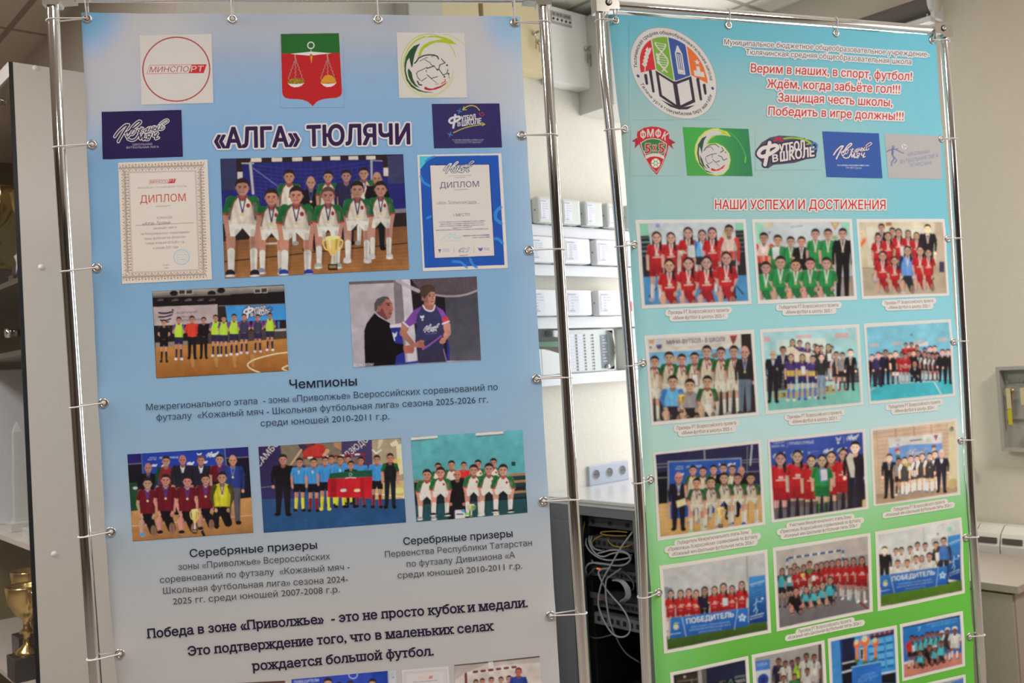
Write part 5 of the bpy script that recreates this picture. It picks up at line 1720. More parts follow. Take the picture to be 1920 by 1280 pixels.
# man in black
p.poly([(398, 530), (450, 580), (560, 640), (602, 665), (592, 700), (640, 850), (660, 920), (770, 935), (778, 1035), (680, 1085), (660, 1205), (275, 1225), (264, 980), (262, 760), (290, 670), (340, 600)], (16, 12, 15))
p.poly([(480, 400), (520, 345), (585, 345), (625, 400), (634, 470), (620, 540), (610, 590), (570, 615), (520, 590), (470, 540), (440, 500)], (146, 88, 78))
p.poly([(440, 500), (500, 470), (540, 560), (570, 615), (540, 620), (470, 570), (420, 530)], (104, 58, 54))
p.poly([(395, 500), (390, 410), (430, 345), (510, 314), (570, 322), (592, 346), (540, 360), (500, 395), (478, 440), (440, 445), (425, 520)], (78, 72, 74))
p.ell(455, 478, 22, 36, (150, 88, 78))
p.cap(552, 408, 598, 402, 7, 6, (62, 40, 40))
p.ell(575, 428, 16, 9, (44, 28, 30))
p.cap(612, 420, 632, 486, 9, 14, (164, 104, 92))
p.cap(590, 540, 620, 536, 7, 5, (104, 50, 52))
p.poly([(530, 345), (600, 360), (615, 395), (540, 395)], (166, 110, 98), .7)
for q in ([(768, 962), (850, 945), (905, 965), (915, 1010), (890, 1055), (800, 1055), (775, 1020)],):
    p.poly(q, (160, 92, 80))
for i in range(3):
    p.line([(830, 985 + i * 22), (905, 990 + i * 22)], 6, (116, 62, 58), .8)
# young player
p.cap(800, 700, 765, 790, 52, 42, (162, 108, 92))
p.cap(765, 790, 905, 950, 42, 30, (152, 100, 86))
p.cap(1330, 690, 1345, 780, 48, 42, (182, 126, 108))
p.cap(1345, 790, 1275, 890, 40, 32, (170, 116, 100))
p.poly([(940, 1000), (1290, 975), (1335, 1165), (985, 1185)], (46, 42, 62))
p.line([(1280, 960), (1330, 1160)], 12, (140, 100, 150))
p.poly([(1030, 430), (940, 490), (880, 560), (945, 680), (922, 900), (955, 1010), (1290, 1000), (1288, 690), (1340, 600), (1270, 480), (1180, 435)], (50, 50, 84))
p.poly([(1060, 900), (1250, 830), (1290, 1000), (960, 1010)], (38, 38, 62), .7)
p.poly([(1015, 440), (910, 490), (785, 650), (842, 712), (935, 660), (945, 560)], (112, 64, 138))
p.poly([(1188, 440), (1288, 500), (1358, 630), (1285, 668), (1250, 545)], (120, 70, 146))
p.line([(768, 652), (838, 712)], 22, (196, 184, 190))
p.line([(1278, 672), (1360, 638)], 20, (196, 184, 190))
p.poly([(1272, 604), (1340, 572), (1356, 620), (1282, 652)], (206, 54, 38))
p.poly([(1038, 390), (1165, 400), (1172, 470), (1110, 500), (1040, 468)], (150, 96, 84))
p.poly([(1030, 260), (1075, 245), (1170, 250), (1184, 330), (1170, 400), (1140, 430), (1080, 420), (1040, 380), (1010, 340)], (176, 120, 104))
p.poly([(1030, 300), (1085, 300), (1100, 420), (1040, 385)], (128, 78, 70), .8)
p.poly([(1165, 250), (1186, 300), (1178, 400), (1150, 428), (1140, 330)], (200, 150, 132), .7)
p.poly([(985, 262), (990, 200), (1050, 165), (1120, 158), (1170, 190), (1186, 240), (1170, 262), (1130, 255), (1085, 290), (1050, 340), (1030, 345), (1000, 320)], (70, 52, 46))
p.cap(1090, 296, 1128, 290, 6, 5, (56, 36, 34))
p.cap(1152, 288, 1176, 286, 5, 5, (56, 36, 34))
p.ell(1112, 312, 15, 8, (44, 28, 30))
p.ell(1165, 308, 11, 7, (44, 28, 30))
p.cap(1148, 310, 1152, 352, 6, 10, (140, 88, 76))
p.cap(1130, 384, 1168, 380, 7, 6, (126, 60, 58))
p.ell(1018, 345, 14, 26, (140, 88, 78))
p.line([(1025, 432), (1055, 482), (1115, 506), (1160, 488), (1178, 430)], 18, (200, 188, 192), sm=5)
p.poly([(985, 565), (1010, 572), (1040, 560), (1038, 590), (1015, 605), (990, 592)], (190, 186, 200))
p.ell(1018, 620, 12, 10, (190, 186, 200))
kozh(p, lambda x, y: (1028 + x * 2.15, 676 + y * 2.3 - x * .12), (206, 198, 206), None, 0)
p.greek(1060, 808, 1210, 794, 9, (120, 116, 140), .7)
p.line([(1020, 1000), (1100, 950), (1260, 830)], 22, (126, 74, 146))
p.poly([(915, 960), (940, 905), (1000, 880), (1045, 890), (1030, 920), (1050, 965), (1030, 985), (960, 975)], (160, 98, 82))
for i in range(3):
    p.line([(970, 915 + i * 20), (1042, 930 + i * 20)], 7, (112, 62, 56), .8)
p.poly([(1235, 900), (1270, 850), (1310, 860), (1318, 910), (1285, 930), (1245, 925)], (178, 116, 100))
for i in range(3):
    p.line([(1245, 880 + i * 16), (1285, 890 + i * 14)], 6, (126, 74, 66), .8)
p.text('02.04.2026г', 125, 1226, 392, 1208, 34, (206, 192, 196))
p.build('printed_photograph', tA, OFF, 1, .02)['label'] = 'coach in black talking to a player'

# maroon team
p = Pic(BA, (230, 830, 6.738), [(58, 145), (1583, 52), (1650, 1135), (132, 1240)], 1.15)
p.fill((36, 32, 92))
p.poly([(60, 270), (240, 255), (270, 850), (110, 860)], (24, 22, 30))
p.poly([(82, 500), (185, 500), (200, 845), (110, 862)], (28, 64, 38))
p.poly([(240, 132), (1282, 72), (1310, 600), (270, 640)], (34, 54, 140), col2=(40, 66, 158))
p.poly([(1300, 200), (1590, 180), (1640, 720), (1330, 720)], (24, 22, 34))
p.line([(66, 270), (238, 258)], 9, (110, 106, 120))
p.line([(1300, 195), (1588, 178)], 9, (110, 106, 120))
p.line([(238, 135), (262, 420)], 8, (90, 96, 120))
p.line([(1288, 75), (1310, 320)], 8, (120, 120, 130))
for s, x0, y0, x1, y1, h in (('СЕЗОН', 340, 196, 428, 190, 14), ('2025-26', 318, 220, 428, 212, 16), ('ПРИВОЛЖЬЕ', 465, 205, 705, 192, 24)):
    p.text(s, x0, y0, x1, y1, h, (190, 190, 210), bold=.015)
for x, y, s in ((1050, 112, 1.65), (368, 268, .7), (810, 238, .95), (490, 275, .8), (1010, 230, .6)):
    kozh(p, lambda a, b: (x + a * s, y + b * s * .9), (206, 206, 222), None, 0)
p.poly([(935, 128), (965, 140), (1000, 125), (990, 152), (945, 155)], (200, 200, 216))
p.poly([(105, 862), (1640, 690), (1650, 1135), (132, 1240)], (176, 128, 78), col2=(140, 96, 56))
p.line([(110, 1050), (300, 1035), (1640, 915)], 8, (196, 176, 150), .6)
p.line([(1000, 1110), (1030, 1175)], 34, (30, 22, 24))
p.ell(160, 570, 30, 18, (170, 168, 176))
p.people([(325, 252, 118, 950, 'S', 'blk', dict(hair='b', med=(60, 64, 130), sk=(170, 110, 96))), (550, 160, 128, 900, 'S', 'grj', dict(w=.85)), (758, 150, 122, 900, 'S', 'suit', dict(hair='b', sk=(170, 112, 100), w=1.0)), (988, 155, 122, 900, 'S', 'suit', dict(hc=(90, 66, 56), sk=(176, 116, 102), w=1.0)), (1222, 138, 128, 850, 'S', 'mar', dict(med=(60, 56, 120))), (1390, 152, 132, 1025, 'S', 'bjk', dict(hair='b', med=(90, 110, 170), w=.95))], sk=(178, 126, 108))
p.people([(318, 435, 138, 1165, 'K', 'mar', dict(bo=(60, 130, 190))), (545, 390, 145, 1135, 'K', 'mar'), (818, 410, 138, 1135, 'K', 'mar', dict(w=.95)), (1048, 390, 134, 1090, 'K', 'mar'), (1255, 360, 145, 1065, 'K', 'yel')], med=(60, 56, 130), sk=(178, 126, 108), w=.85)
p.cup(912, 835, 1145, 95)
p.build('printed_photograph', tA, OFF, 1, .03)['label'] = 'team in maroon shirts before a blue backdrop'

# blue team with flag
p = Pic(BA, (480, 815, 6.62), [(28, 150), (1798, 38), (1863, 1085), (95, 1215)], 1.15)
p.fill((48, 36, 74), (40, 40, 70))
p.poly([(300, 130), (1062, 86), (1064, 330), (340, 400)], (112, 98, 84))
p.poly([(520, 118), (740, 106), (730, 250), (590, 260)], (44, 44, 62))
p.poly([(610, 180), (760, 104), (850, 130), (880, 220), (810, 270), (590, 290), (575, 220)], (166, 48, 42))
p.ell(650, 118, 40, 22, (120, 40, 36))
p.cap(560, 190, 430, 375, 14, 12, (172, 140, 110))
p.cap(885, 200, 840, 260, 26, 18, (190, 140, 100))
p.poly([(960, 95), (1062, 88), (1064, 190), (980, 150)], (160, 120, 80))
p.poly([(1060, 86), (1442, 62), (1450, 420), (1064, 430)], (62, 52, 88))
p.poly([(1440, 62), (1798, 38), (1830, 560), (1450, 580)], (150, 134, 108))
p.poly([(1520, 58), (1580, 54), (1560, 120), (1510, 190)], (176, 166, 140))
p.line([(1450, 190), (1490, 230), (1550, 190)], 22, (196, 190, 176))
p.poly([(1660, 110), (1740, 60), (1770, 120), (1690, 150)], (206, 190, 166))
p.poly([(1740, 130), (1805, 110), (1828, 480), (1770, 500)], (222, 196, 156))
p.ell(1760, 330, 60, 40, (210, 170, 90), .7)
p.text('САМБО', 42, 405, 290, 112, 78, (204, 190, 190), bold=.01)
p.text('ДЗЮДО', 1135, 290, 1400, 72, 78, (204, 190, 190), bold=.01)
p.line([(590, 290), (1340, 236)], 24, (130, 36, 42))
for i in range(4):
    x = 650 + i * 195
    p.line([(x, 286 - i * 14), (x + 46, 282 - i * 14)], 20, (210, 196, 186))
p.line([(1336, 236), (1342, 330)], 22, (130, 36, 42))
p.poly([(600, 310), (1300, 270), (1310, 420), (620, 440)], (136, 116, 92), .5)
p.poly([(60, 660), (1832, 570), (1863, 1085), (95, 1215)], (44, 66, 100), col2=(36, 70, 112))
p.poly([(62, 650), (500, 630), (510, 790), (75, 800)], (44, 40, 78))
p.line([(62, 655), (210, 640)], 8, (110, 104, 120))
p.poly([(1450, 600), (1835, 560), (1850, 790), (1460, 800)], (200, 170, 110), .8)
p.ell(1775, 690, 60, 34, (226, 190, 110))
p.line([(1470, 730), (1845, 770)], 12, (226, 206, 170))
p.people([(335, 238, 128, 1000, 'S', 'blk', dict(w=.95)), (935, 248, 98, 880, 'S', 'blu'), (1145, 252, 90, 860, 'S', 'blu'), (540, 282, 110, 945, 'S', 'blu'), (715, 283, 108, 950, 'S', 'blr'), (860, 263, 105, 930, 'S', 'blu', dict(bo=(190, 184, 60))), (1045, 253, 108, 900, 'S', 'blu'), (1300, 268, 96, 895, 'S', 'blr'), (1500, 246, 108, 905, 'S', 'blr', dict(arms='f')), (1665, 223, 112, 908, 'S', 'bgr')], sk=(176, 120, 100))
p.person(1178, 318, 98, 900, 'S', 'ref')
p.poly([(920, 478), (1180, 448), (1250, 445), (1440, 436), (1446, 520), (1240, 530), (905, 545)], (28, 74, 54))
p.poly([(890, 545), (1446, 520), (1432, 795), (1330, 775), (1160, 780), (890, 772)], (170, 28, 38))
p.poly([(930, 545), (1000, 540), (1000, 775), (920, 772)], (124, 20, 30), .6)
p.poly([(1290, 530), (1340, 528), (1340, 780), (1300, 775)], (124, 20, 30), .6)
p.line([(1112, 536), (1170, 528), (1240, 532)], 8, (196, 190, 190))
p.ring(1172, 490, 18, 18, 5, (120, 150, 120))
for x, c in ((1085, (170, 160, 160)), (1255, (206, 160, 50))):
    p.ell(x, 685, 38, 18, c)
    p.ell(x, 694, 36, 12, (200, 190, 190))
    p.line([(x, 560), (x, 670)], 4, (130, 60, 60))
p.text('7', 520, 490, 545, 488, 42, (206, 206, 214), bold=.02)
p.text('9', 692, 484, 715, 482, 42, (206, 206, 214), bold=.02)
p.text('8', 1035, 460, 1058, 458, 36, (206, 206, 214), bold=.02)
p.build('printed_photograph', tA, OFF, 1, .03)['label'] = 'players in blue shirts holding a red and green flag'

# seated team, turquoise wall
p = Pic(BA, (765, 800, 6.917), [(35, 130), (1485, 38), (1550, 1110), (108, 1230)], 1.15)
p.fill((86, 152, 158), (74, 134, 142))
for x0, y0, x1, y1 in ((36, 140, 380, 112), (876, 80, 1232, 58)):
    p.poly([(x0, y0 + 30), (x1, y1 + 30), (x1 + 10, y1 + 42), (x0 + 10, y0 + 50)], (40, 60, 66), .7)
    p.poly([(x0, y0), (x1, y1), (x1, y1 + 30), (x0, y0 + 32)], (216, 196, 186))
p.rect(1340, 450, 1392, 505, (18, 62, 44))
p.poly([(75, 720), (700, 690), (1510, 640), (1548, 1000), (90, 1030)], (26, 32, 36))
p.poly([(78, 690), (640, 660), (640, 690), (80, 718)], (128, 96, 66))
for y in (600, 690, 825):
    p.poly([(1300, y + 8), (1530, y - 6), (1534, y + 26), (1300, y + 40)], (142, 104, 72))
    p.poly([(1300, y + 40), (1534, y + 26), (1536, y + 80), (1300, y + 90)], (30, 50, 56))
p.poly([(95, 1010), (1545, 930), (1550, 1110), (108, 1230)], (34, 64, 68))
p.people([(390, 462, 105, 820, 'S', 'tg'), (563, 430, 115, 900, 'S', 'tg'), (722, 447, 98, 820, 'S', 'rdt'), (905, 420, 112, 820, 'S', 'tg'), (1105, 400, 116, 820, 'S', 'tg')], sk=(176, 124, 106))
p.person(638, 553, 122, 1200, 'K', 'blk', hair='b', w=1.15, sk=(166, 106, 92))
p.people([(245, 543, 142, 1205, 'L', 'tg', dict(w=.82)), (420, 513, 142, 1150, 'L', 'tg', dict(w=.82, bo=(26, 24, 28))), (850, 480, 142, 1150, 'L', 'tg', dict(w=.78, bo=(96, 180, 70))), (1048, 462, 150, 1145, 'L', 'tg', dict(w=.8, bo=(190, 176, 160))), (1232, 476, 150, 1105, 'L', 'tg', dict(w=.86, bo=(26, 24, 30)))], sk=(180, 128, 110))
p.poly([(608, 1078), (732, 1070), (738, 1182), (612, 1192)], (196, 190, 194))
p.rect(625, 1120, 718, 1138, (62, 66, 104))
p.poly([(680, 1075), (732, 1070), (735, 1110), (700, 1100)], (70, 140, 200))
p.cup(818, 1000, 1172, 85, (130, 150, 96))
p.build('printed_photograph', tA, OFF, 1, .03)['label'] = 'team seated on a bench before a turquoise wall'

# row of prints at the lower edge of the view
VB = (0, 0, 1.0)
p = Pic(BA, VB, [(372, 1284), (534.5, 1276), (542, 1390), (380, 1400)], 1.0)
p.fill((120, 92, 84))
p.poly([(372, 1284), (534.5, 1276), (535, 1279), (372, 1287)], (66, 40, 40))
p.people([(400 + i * 24, 1310 - i * 1.5, 14, 1392, 'S', 'mar') for i in range(6)])
p.build('printed_photograph', tA, OFF, 1, .02)['label'] = 'photograph with a dark top edge, lower edge of the banner'
p = Pic(BA, VB, [(546.5, 1273.5), (742.5, 1256.5), (750, 1388), (553, 1402)], 1.0)
p.fill((44, 58, 140))
p.poly([(696, 1258), (727, 1257), (733, 1392), (702, 1394)], (30, 52, 128))
p.poly([(727, 1256), (744, 1255), (752, 1390), (734, 1392)], (160, 158, 160))
p.ell(737, 1270, 1.2, 1.2, (60, 60, 70))
p.text('ПОБЕДИТЕЛИ', 552, 1281, 598, 1277, 5, (190, 190, 210), bold=.02)
p.ring(662, 1265, 8, 7, 1.2, (150, 160, 210))
p.people([(615, 1270, 21, 1390, 'S', 'blk'), (636, 1278, 16, 1390, 'S', 'nvy'), (657, 1276, 16, 1390, 'S', 'nvy'), (698, 1272, 19, 1390, 'S', 'blk')], sk=(170, 120, 104))
p.build('printed_photograph', tA, OFF, 1, .02)['label'] = 'photograph with deep blue backdrop at the lower edge'
p = Pic(BA, VB, [(753, 1256), (841, 1248), (850, 1392), (761, 1400)], 1.3)
p.fill((170, 160, 158))
p.line([(758, 1261), (836, 1254), (843, 1390), (766, 1396), (758, 1261)], 1.4, (150, 142, 142), .8)
p.line([(761, 1263.5), (832, 1257), (839, 1386), (768, 1392), (761, 1263.5)], .6, (150, 140, 138))
logo_minsport(p, 785, 1272.5, 810, 1270, 3.2)
p.greek(775, 1279.5, 820, 1275.5, 2, (120, 112, 114), .8)
p.text('ДИПЛОМ', 778, 1295, 822, 1291, 8, (170, 50, 54))
p.build('printed_diploma', tA, OFF, 0, 0)['label'] = 'small white diploma at the lower edge'
p = Pic(BA, VB, [(851.5, 1245.6), (1012, 1229), (1020, 1362), (858, 1382)], 1.1)
p.fill((168, 154, 146), (150, 136, 126))
p.poly([(851, 1244), (1012, 1227.5), (1012, 1232), (851, 1248)], (70, 50, 46))
p.poly([(915, 1240), (924, 1239), (926, 1262), (917, 1263)], (176, 168, 166))
p.poly([(851, 1249), (915, 1242), (870, 1262), (852, 1275)], (134, 122, 118), .7)
p.poly([(924, 1241), (1012, 1232), (1012, 1241), (926, 1247)], (140, 128, 124), .7)
p.line([(871, 1262), (975, 1250)], 4.5, (176, 166, 162))
for i in range(6):
    p.line([(888 + i * 14.5, 1258.6 - i * 1.7), (894 + i * 14.5, 1258 - i * 1.7)], 4.5, (96, 40, 40))
p.cap(873, 1262, 874, 1290, 2.4, 2.4, (90, 40, 40))
p.people([(892, 1272, 12, 1366, 'S', 'wht'), (904, 1270, 12, 1365, 'S', 'wht'), (921, 1267.5, 13, 1364, 'S', 'rdt'), (939, 1267, 12, 1362, 'S', 'tg'), (954, 1265, 13, 1360, 'S', 'tg'), (972, 1250, 16, 1358, 'S', 'bjk', dict(hc=(96, 40, 40), sk=(150, 90, 84), w=.9))], sk=(160, 112, 98))
p.build('printed_photograph', tA, OFF, 1, .02)['label'] = 'photograph of players by a red striped goal'

# lettering of the left banner
INKA = (26, 28, 40)
htext(BA, tA, 'heading_text', [('«АЛГА» ТЮЛЯЧИ', 403, 277, 768, 269.5, 37)], (48, 28, 66), (202, 190, 186), .038, .085)
htext(BA, tA, 'heading_text', [('Чемпионы', 543.5, 728.5, 669, 722, 16.5)], INKA, bold=.026)
htext(BA, tA, 'caption_text', [('Межрегионального этапа  - зоны «Приволжье» Всероссийских соревнований по', 275, 769, 933, 730.5, 12), ('футзалу  «Кожаный мяч - Школьная футбольная лига» сезона 2025-2026 гг.', 294, 788, 915, 754, 12), ('среди юношей 2010-2011 г.р.', 489, 799, 730, 785.5, 12)], INKA, bold=.008)
htext(BA, tA, 'heading_text', [('Серебряные призеры', 356.5, 1044, 594.5, 1028, 14.5)], INKA, bold=.024)
htext(BA, tA, 'caption_text', [('зоны «Приволжье» Всероссийских', 335, 1068, 619, 1048, 12), ('соревнований по футзалу  «Кожаный мяч -', 301, 1092, 656, 1067.5, 12), ('Школьная футбольная лига» сезона 2024-', 307, 1112.5, 652.5, 1090.5, 12), ('2025 гг. среди юношей 2007-2008 г.р.', 325, 1132.5, 637, 1110, 12)], INKA, bold=.008)
htext(BA, tA, 'heading_text', [('Серебряные призеры', 757, 1021, 961, 1005.5, 13.5)], INKA, bold=.024)
htext(BA, tA, 'caption_text', [('Первенства Республики Татарстан', 722.5, 1044.5, 997.5, 1022, 11.5), ('по футзалу Дивизиона «А', 763, 1062.5, 965.5, 1044.5, 11.5), ('среди юношей 2010-2011 г.р.', 746, 1084, 979, 1065, 11.5)], INKA, bold=.008)
htext(BA, tA, 'slogan_text', [('Победа в зоне «Приволжье»  - это не просто кубок и медали.', 278.5, 1195, 989, 1137, 17), ('Это подтверждение того, что в маленьких селах', 353.5, 1228.5, 924, 1180.5, 17), ('рождается большой футбол.', 475, 1257, 813, 1227.5, 17)], (30, 20, 44), bold=.034, slab=True)
# ------------------------------------------------------------------ prints on the right banner
WB = (222, 213, 213)
# round school emblem
V = (1170, 40, 6.737)
p = Pic(BB, V, [(70, 60), (1185, 60), (1215, 1240), (70, 1240)], 1.5)
bgfill(p)
p.pre = lambda a, b: (628 + a * 537 + b * 90, 650 + a * 92 + b * 577)
p.prek = 550
PW = (214, 203, 201)
circ = lambda r, a0=0, a1=360, n=60: [(r * math.cos(math.radians(a0 + (a1 - a0) * i / n)), r * math.sin(math.radians(a0 + (a1 - a0) * i / n))) for i in range(n + 1)]
p.poly(circ(1.0), (150, 158, 166))
p.poly(circ(.985), PW)
RI = .785
for x0, x1, c in ((-.785, -.40, (206, 50, 56)), (-.40, 0, (122, 166, 58)), (0, .41, (62, 84, 152)), (.41, .785, (226, 112, 54))):
    pts = []
    for i in range(13):
        x = x0 + (x1 - x0) * i / 12
        pts.append((x, -math.sqrt(max(0, RI ** 2 - x * x))))
    p.poly(pts + [(x1, .16), (x0, .16)], c)
for x in (-.40, 0, .41):
    p.line([(x, -.78), (x, .18)], .022, PW)
# ear of wheat
p.line([(-.68, .06), (-.60, -.25), (-.47, -.44)], .018, PW)
for i in range(5):
    for g in (-1, 1):
        x, y = -.665 + i * .035, -.02 - i * .085
        p.poly([(x, y), (x + g * .06 - .005, y - .055), (x + g * .03 + .03, y - .13), (x + .015, y - .08)], PW)
p.poly([(-.51, -.42), (-.50, -.34), (-.42, -.5)], PW)
# double spiral
n = 24
for s in (0, 1):
    p.line([(-.20 + .12 * math.cos(i / n * 5.2 + s * math.pi), -.62 + .62 * i / n) for i in range(n + 1)], .028, PW)
for i in range(0, n, 2):
    a = .11 * math.cos(i / n * 5.2)
    p.line([(-.20 - a, -.62 + .62 * i / n), (-.20 + a, -.62 + .62 * i / n)], .014, PW)
for y in (-.35, -.27, -.19):
    p.ell(-.31, y, .038, .038, PW)
# pencil
p.line([(.13, -.46), (.20, -.62), (.27, -.46), (.27, -.02), (.13, -.02), (.13, -.46)], .03, PW)
p.line([(.177, -.44), (.177, -.1)], .022, PW)
p.line([(.223, -.44), (.223, -.1)], .022, PW)
p.poly([(.155, -.48), (.20, -.60), (.245, -.48)], PW)
p.rect(.15, -.10, .25, -.04, PW)
# podium with a star
p.rect(.50, -.10, .73, -.02, PW)
p.rect(.50, -.14, .57, -.02, PW)
p.rect(.57, -.24, .65, -.02, PW)
p.rect(.65, -.13, .73, -.02, PW)
st = [(.61 + (.07 if i % 2 == 0 else .03) * math.sin(i * math.pi / 5), -.33 - (.07 if i % 2 == 0 else .03) * math.cos(i * math.pi / 5)) for i in range(10)]
p.poly(st, PW)
# open book and its leaves
BK = (60, 48, 62)
p.poly([(-.40, -.02), (0, .18), (.42, -.02), (.80, .12), (.80, .40), (0, .80), (-.80, .40), (-.80, .12)], PW)
p.poly([q for q in circ(.785, 20, 160)], PW)
for x, y0, y1 in ((-.68, .16, .34), (-.55, .05, .49), (.56, .05, .49), (.69, .16, .34)):
    p.cap(x, y0, x + (.03 if x < 0 else -.03) * 0, y1, .035, .028, BK)
p.poly([(-.42, .0), (-.01, .19), (-.01, .79), (-.42, .57)], BK)
p.poly([(.42, .0), (.01, .19), (.01, .79), (.42, .57)], BK)
p.rect(-.03, .18, .03, .79, BK)
p.poly([(-.35, .09), (-.05, .235), (-.05, .70), (-.35, .53)], PW)
p.poly([(.35, .09), (.05, .235), (.05, .70), (.35, .53)], PW)
p.poly([(-.40, .64), (-.12, .73), (0, .79), (.12, .73), (.40, .64), (.2, .765), (0, .80), (-.2, .765)], BK)
for a in (-.86, .88):
    p.ell(a, .20, .034, .034, (58, 70, 130))


def around(s, a0, a1, r, h, c, inner):
    """lettering set round the rim."""
    g = [glyphs(ch) if ch != ' ' else None for ch in s]
    ws = [(q[2][1] - q[2][0] + .16) if q else .42 for q in g]
    tot, acc = sum(ws), 0
    for q, w, ch in zip(g, ws, s):
        a = math.radians(a0 + (a1 - a0) * (acc + w / 2) / tot)
        acc += w
        if not q:
            continue
        sg = -1 if inner else 1

        def put(v):
            x, y = (v[:, 0] - (q[2][0] + q[2][1]) / 2) * h, v[:, 1] * h
            rr, an = r + sg * y, a + sg * x / r
            return p.L(list(zip(rr * np.cos(an), rr * np.sin(an))))
        m = p._tmask([put(v) for v in q[0]])
        if m:
            k = dilate(m[2], 1.2)
            n = (k.shape[0] // 4, 4, k.shape[1] // 4, 4)
            p._blend(m[0], m[1], k.reshape(n).mean((1, 3)), c)


around('Тюлячинская средняя общеобразовательная школа', 178, 362, .845, .075, (60, 52, 58), False)
around('Телаче урта гомумбелем биру мактабе', 157, 23, .915, .075, (60, 52, 58), True)
p.build('printed_emblem', tB, OFF, 0, 0)['label'] = 'round school emblem with open book'
# shield 5x5
V = (1175, 225, 7.68)
p = Pic(BB, V, [(60, 75), (730, 75), (745, 800), (60, 800)], 1.4)
bgfill(p)
RD, GN = (196, 44, 56), (58, 122, 70)
p.poly([(155, 250), (75, 302), (130, 315), (122, 405), (200, 330)], (170, 46, 60))
p.poly([(620, 260), (712, 322), (655, 345), (682, 420), (600, 345)], (170, 46, 60))
p.poly([(152, 205), (160, 165), (250, 110), (360, 90), (470, 98), (560, 132), (610, 170), (622, 215), (612, 360), (580, 500), (520, 650), (438, 788), (350, 690), (270, 540), (200, 370), (165, 290)], RD)
p.poly([(205, 325), (290, 272), (380, 258), (480, 272), (585, 335), (578, 430), (545, 520), (455, 488), (380, 482), (280, 515), (230, 420)], PW)
p.poly([(216, 330), (295, 282), (380, 268), (475, 282), (575, 340), (568, 425), (540, 508), (455, 478), (380, 472), (286, 503), (240, 420)], GN)
p.poly([(270, 520), (340, 490), (410, 482), (480, 490), (552, 528), (540, 560), (470, 528), (400, 520), (340, 530), (290, 556)], PW)
for s, x0, x1, y0, y1 in (('Ф', 210, 284, 262, 256), ('М', 304, 392, 240, 238), ('Ф', 416, 492, 240, 246), ('К', 510, 565, 262, 288)):
    p.text(s, x0, y0, x1, y1, 110, PW, bold=.03)
for s, x0, x1, y, h in (('5', 272, 348, 470, 140), ('х', 380, 430, 442, 112), ('5', 468, 545, 470, 140)):
    p.text(s, x0, y, x1, y, h, (190, 44, 56), bold=.03, halo=(222, 190, 190), hw=7)
p.ell(422, 618, 68, 72, (226, 222, 210))
for k in range(6):
    a = k * math.pi / 3
    p.line([(422 + 26 * math.cos(a), 618 + 26 * math.sin(a)), (422 + 62 * math.cos(a), 618 + 64 * math.sin(a))], 8, (120, 140, 100))
p.ring(422, 618, 26, 26, 7, (120, 140, 100))
p.ring(422, 618, 68, 72, 8, (180, 70, 60))
p.line([(270, 540), (350, 668), (436, 752), (500, 660), (545, 550)], 6, (226, 190, 180))
p.build('printed_emblem', tB, OFF, 0, 0)['label'] = 'red and green shield emblem'
# ball mark on green
p = Pic(BB, V, [(812, 98), (1755, 128), (1818, 806), (876, 798)], 1.4)
p.fill((70, 164, 74), (76, 160, 76))
for i in range(20):
    t = i / 20
    p.poly([(1250 + t * 560, 90), (1830, 90), (1840, 820), (1280 + t * 560, 820)], (46, 112, 88), .075)
arc, P = ball_swirl(p, lambda x, y: (x, y), 1, 0, 0, 0, 0, 0)
p.poly([(980, 460), (990, 360), (1040, 250), (1130, 160), (1230, 122), (1320, 118), (1340, 130), (1440, 160), (1505, 238), (1400, 205), (1290, 215), (1200, 275), (1165, 340), (1300, 332), (1400, 380), (1480, 480), (1500, 580), (1470, 700), (1400, 780), (1290, 802), (1160, 760), (1050, 650), (1000, 560)], (206, 206, 120))
p.poly([(1010, 470), (1020, 360), (1080, 250), (1180, 170), (1290, 145), (1380, 165), (1495, 236), (1390, 215), (1280, 220), (1190, 280), (1150, 365), (1290, 345), (1395, 395), (1465, 490), (1480, 590), (1450, 700), (1380, 770), (1270, 780), (1150, 730), (1060, 620)], (206, 196, 196))
p.poly([(1290, 145), (1400, 160), (1502, 238), (1400, 205), (1310, 208), (1380, 180)], (186, 196, 36))
p.poly([(1200, 275), (1165, 340), (1150, 370), (1170, 300), (1230, 230), (1330, 205)], (160, 190, 40))
p.poly([(1155, 225), (1115, 300), (1095, 400), (1085, 485), (1060, 400), (1050, 380), (1040, 470), (1060, 600), (1140, 720), (1260, 768), (1150, 745), (1050, 630), (1015, 480), (1030, 350), (1085, 260)], (50, 84, 62))
p.poly([(1055, 500), (1090, 560), (1120, 650), (1170, 710), (1100, 660), (1065, 580)], (50, 84, 62))
for pts, w in (([(1115, 440), (1150, 390), (1200, 355), (1280, 348), (1330, 390)], 12), ([(1370, 395), (1395, 440), (1350, 465)], 12), ([(1165, 400), (1210, 380), (1250, 430)], 8), ([(1150, 525), (1215, 495), (1295, 480)], 10), ([(1235, 500), (1232, 540)], 7), ([(1320, 510), (1370, 530), (1395, 580), (1445, 555)], 11), ([(1240, 570), (1285, 608), (1340, 585)], 11), ([(1135, 540), (1150, 600), (1185, 630), (1235, 600)], 8), ([(1155, 640), (1185, 685)], 18), ([(1290, 620), (1330, 660)], 6)):
    p.line(pts, w, (66, 72, 66))
p.ell(1425, 465, 9, 11, (120, 50, 60))
p.poly([(1210, 720), (1225, 690), (1290, 715), (1350, 690), (1400, 650), (1425, 640), (1390, 695), (1320, 728), (1250, 735)], (206, 48, 58))
p.line([(1340, 130), (1480, 180), (1600, 285), (1680, 420), (1718, 540), (1710, 610)], 11, (96, 168, 84), sm=6)
p.line([(1715, 530), (1708, 606)], 17, (110, 184, 84))
p.build('printed_emblem', tB, OFF, 0, 0)['label'] = 'swirl and ball emblem on green'
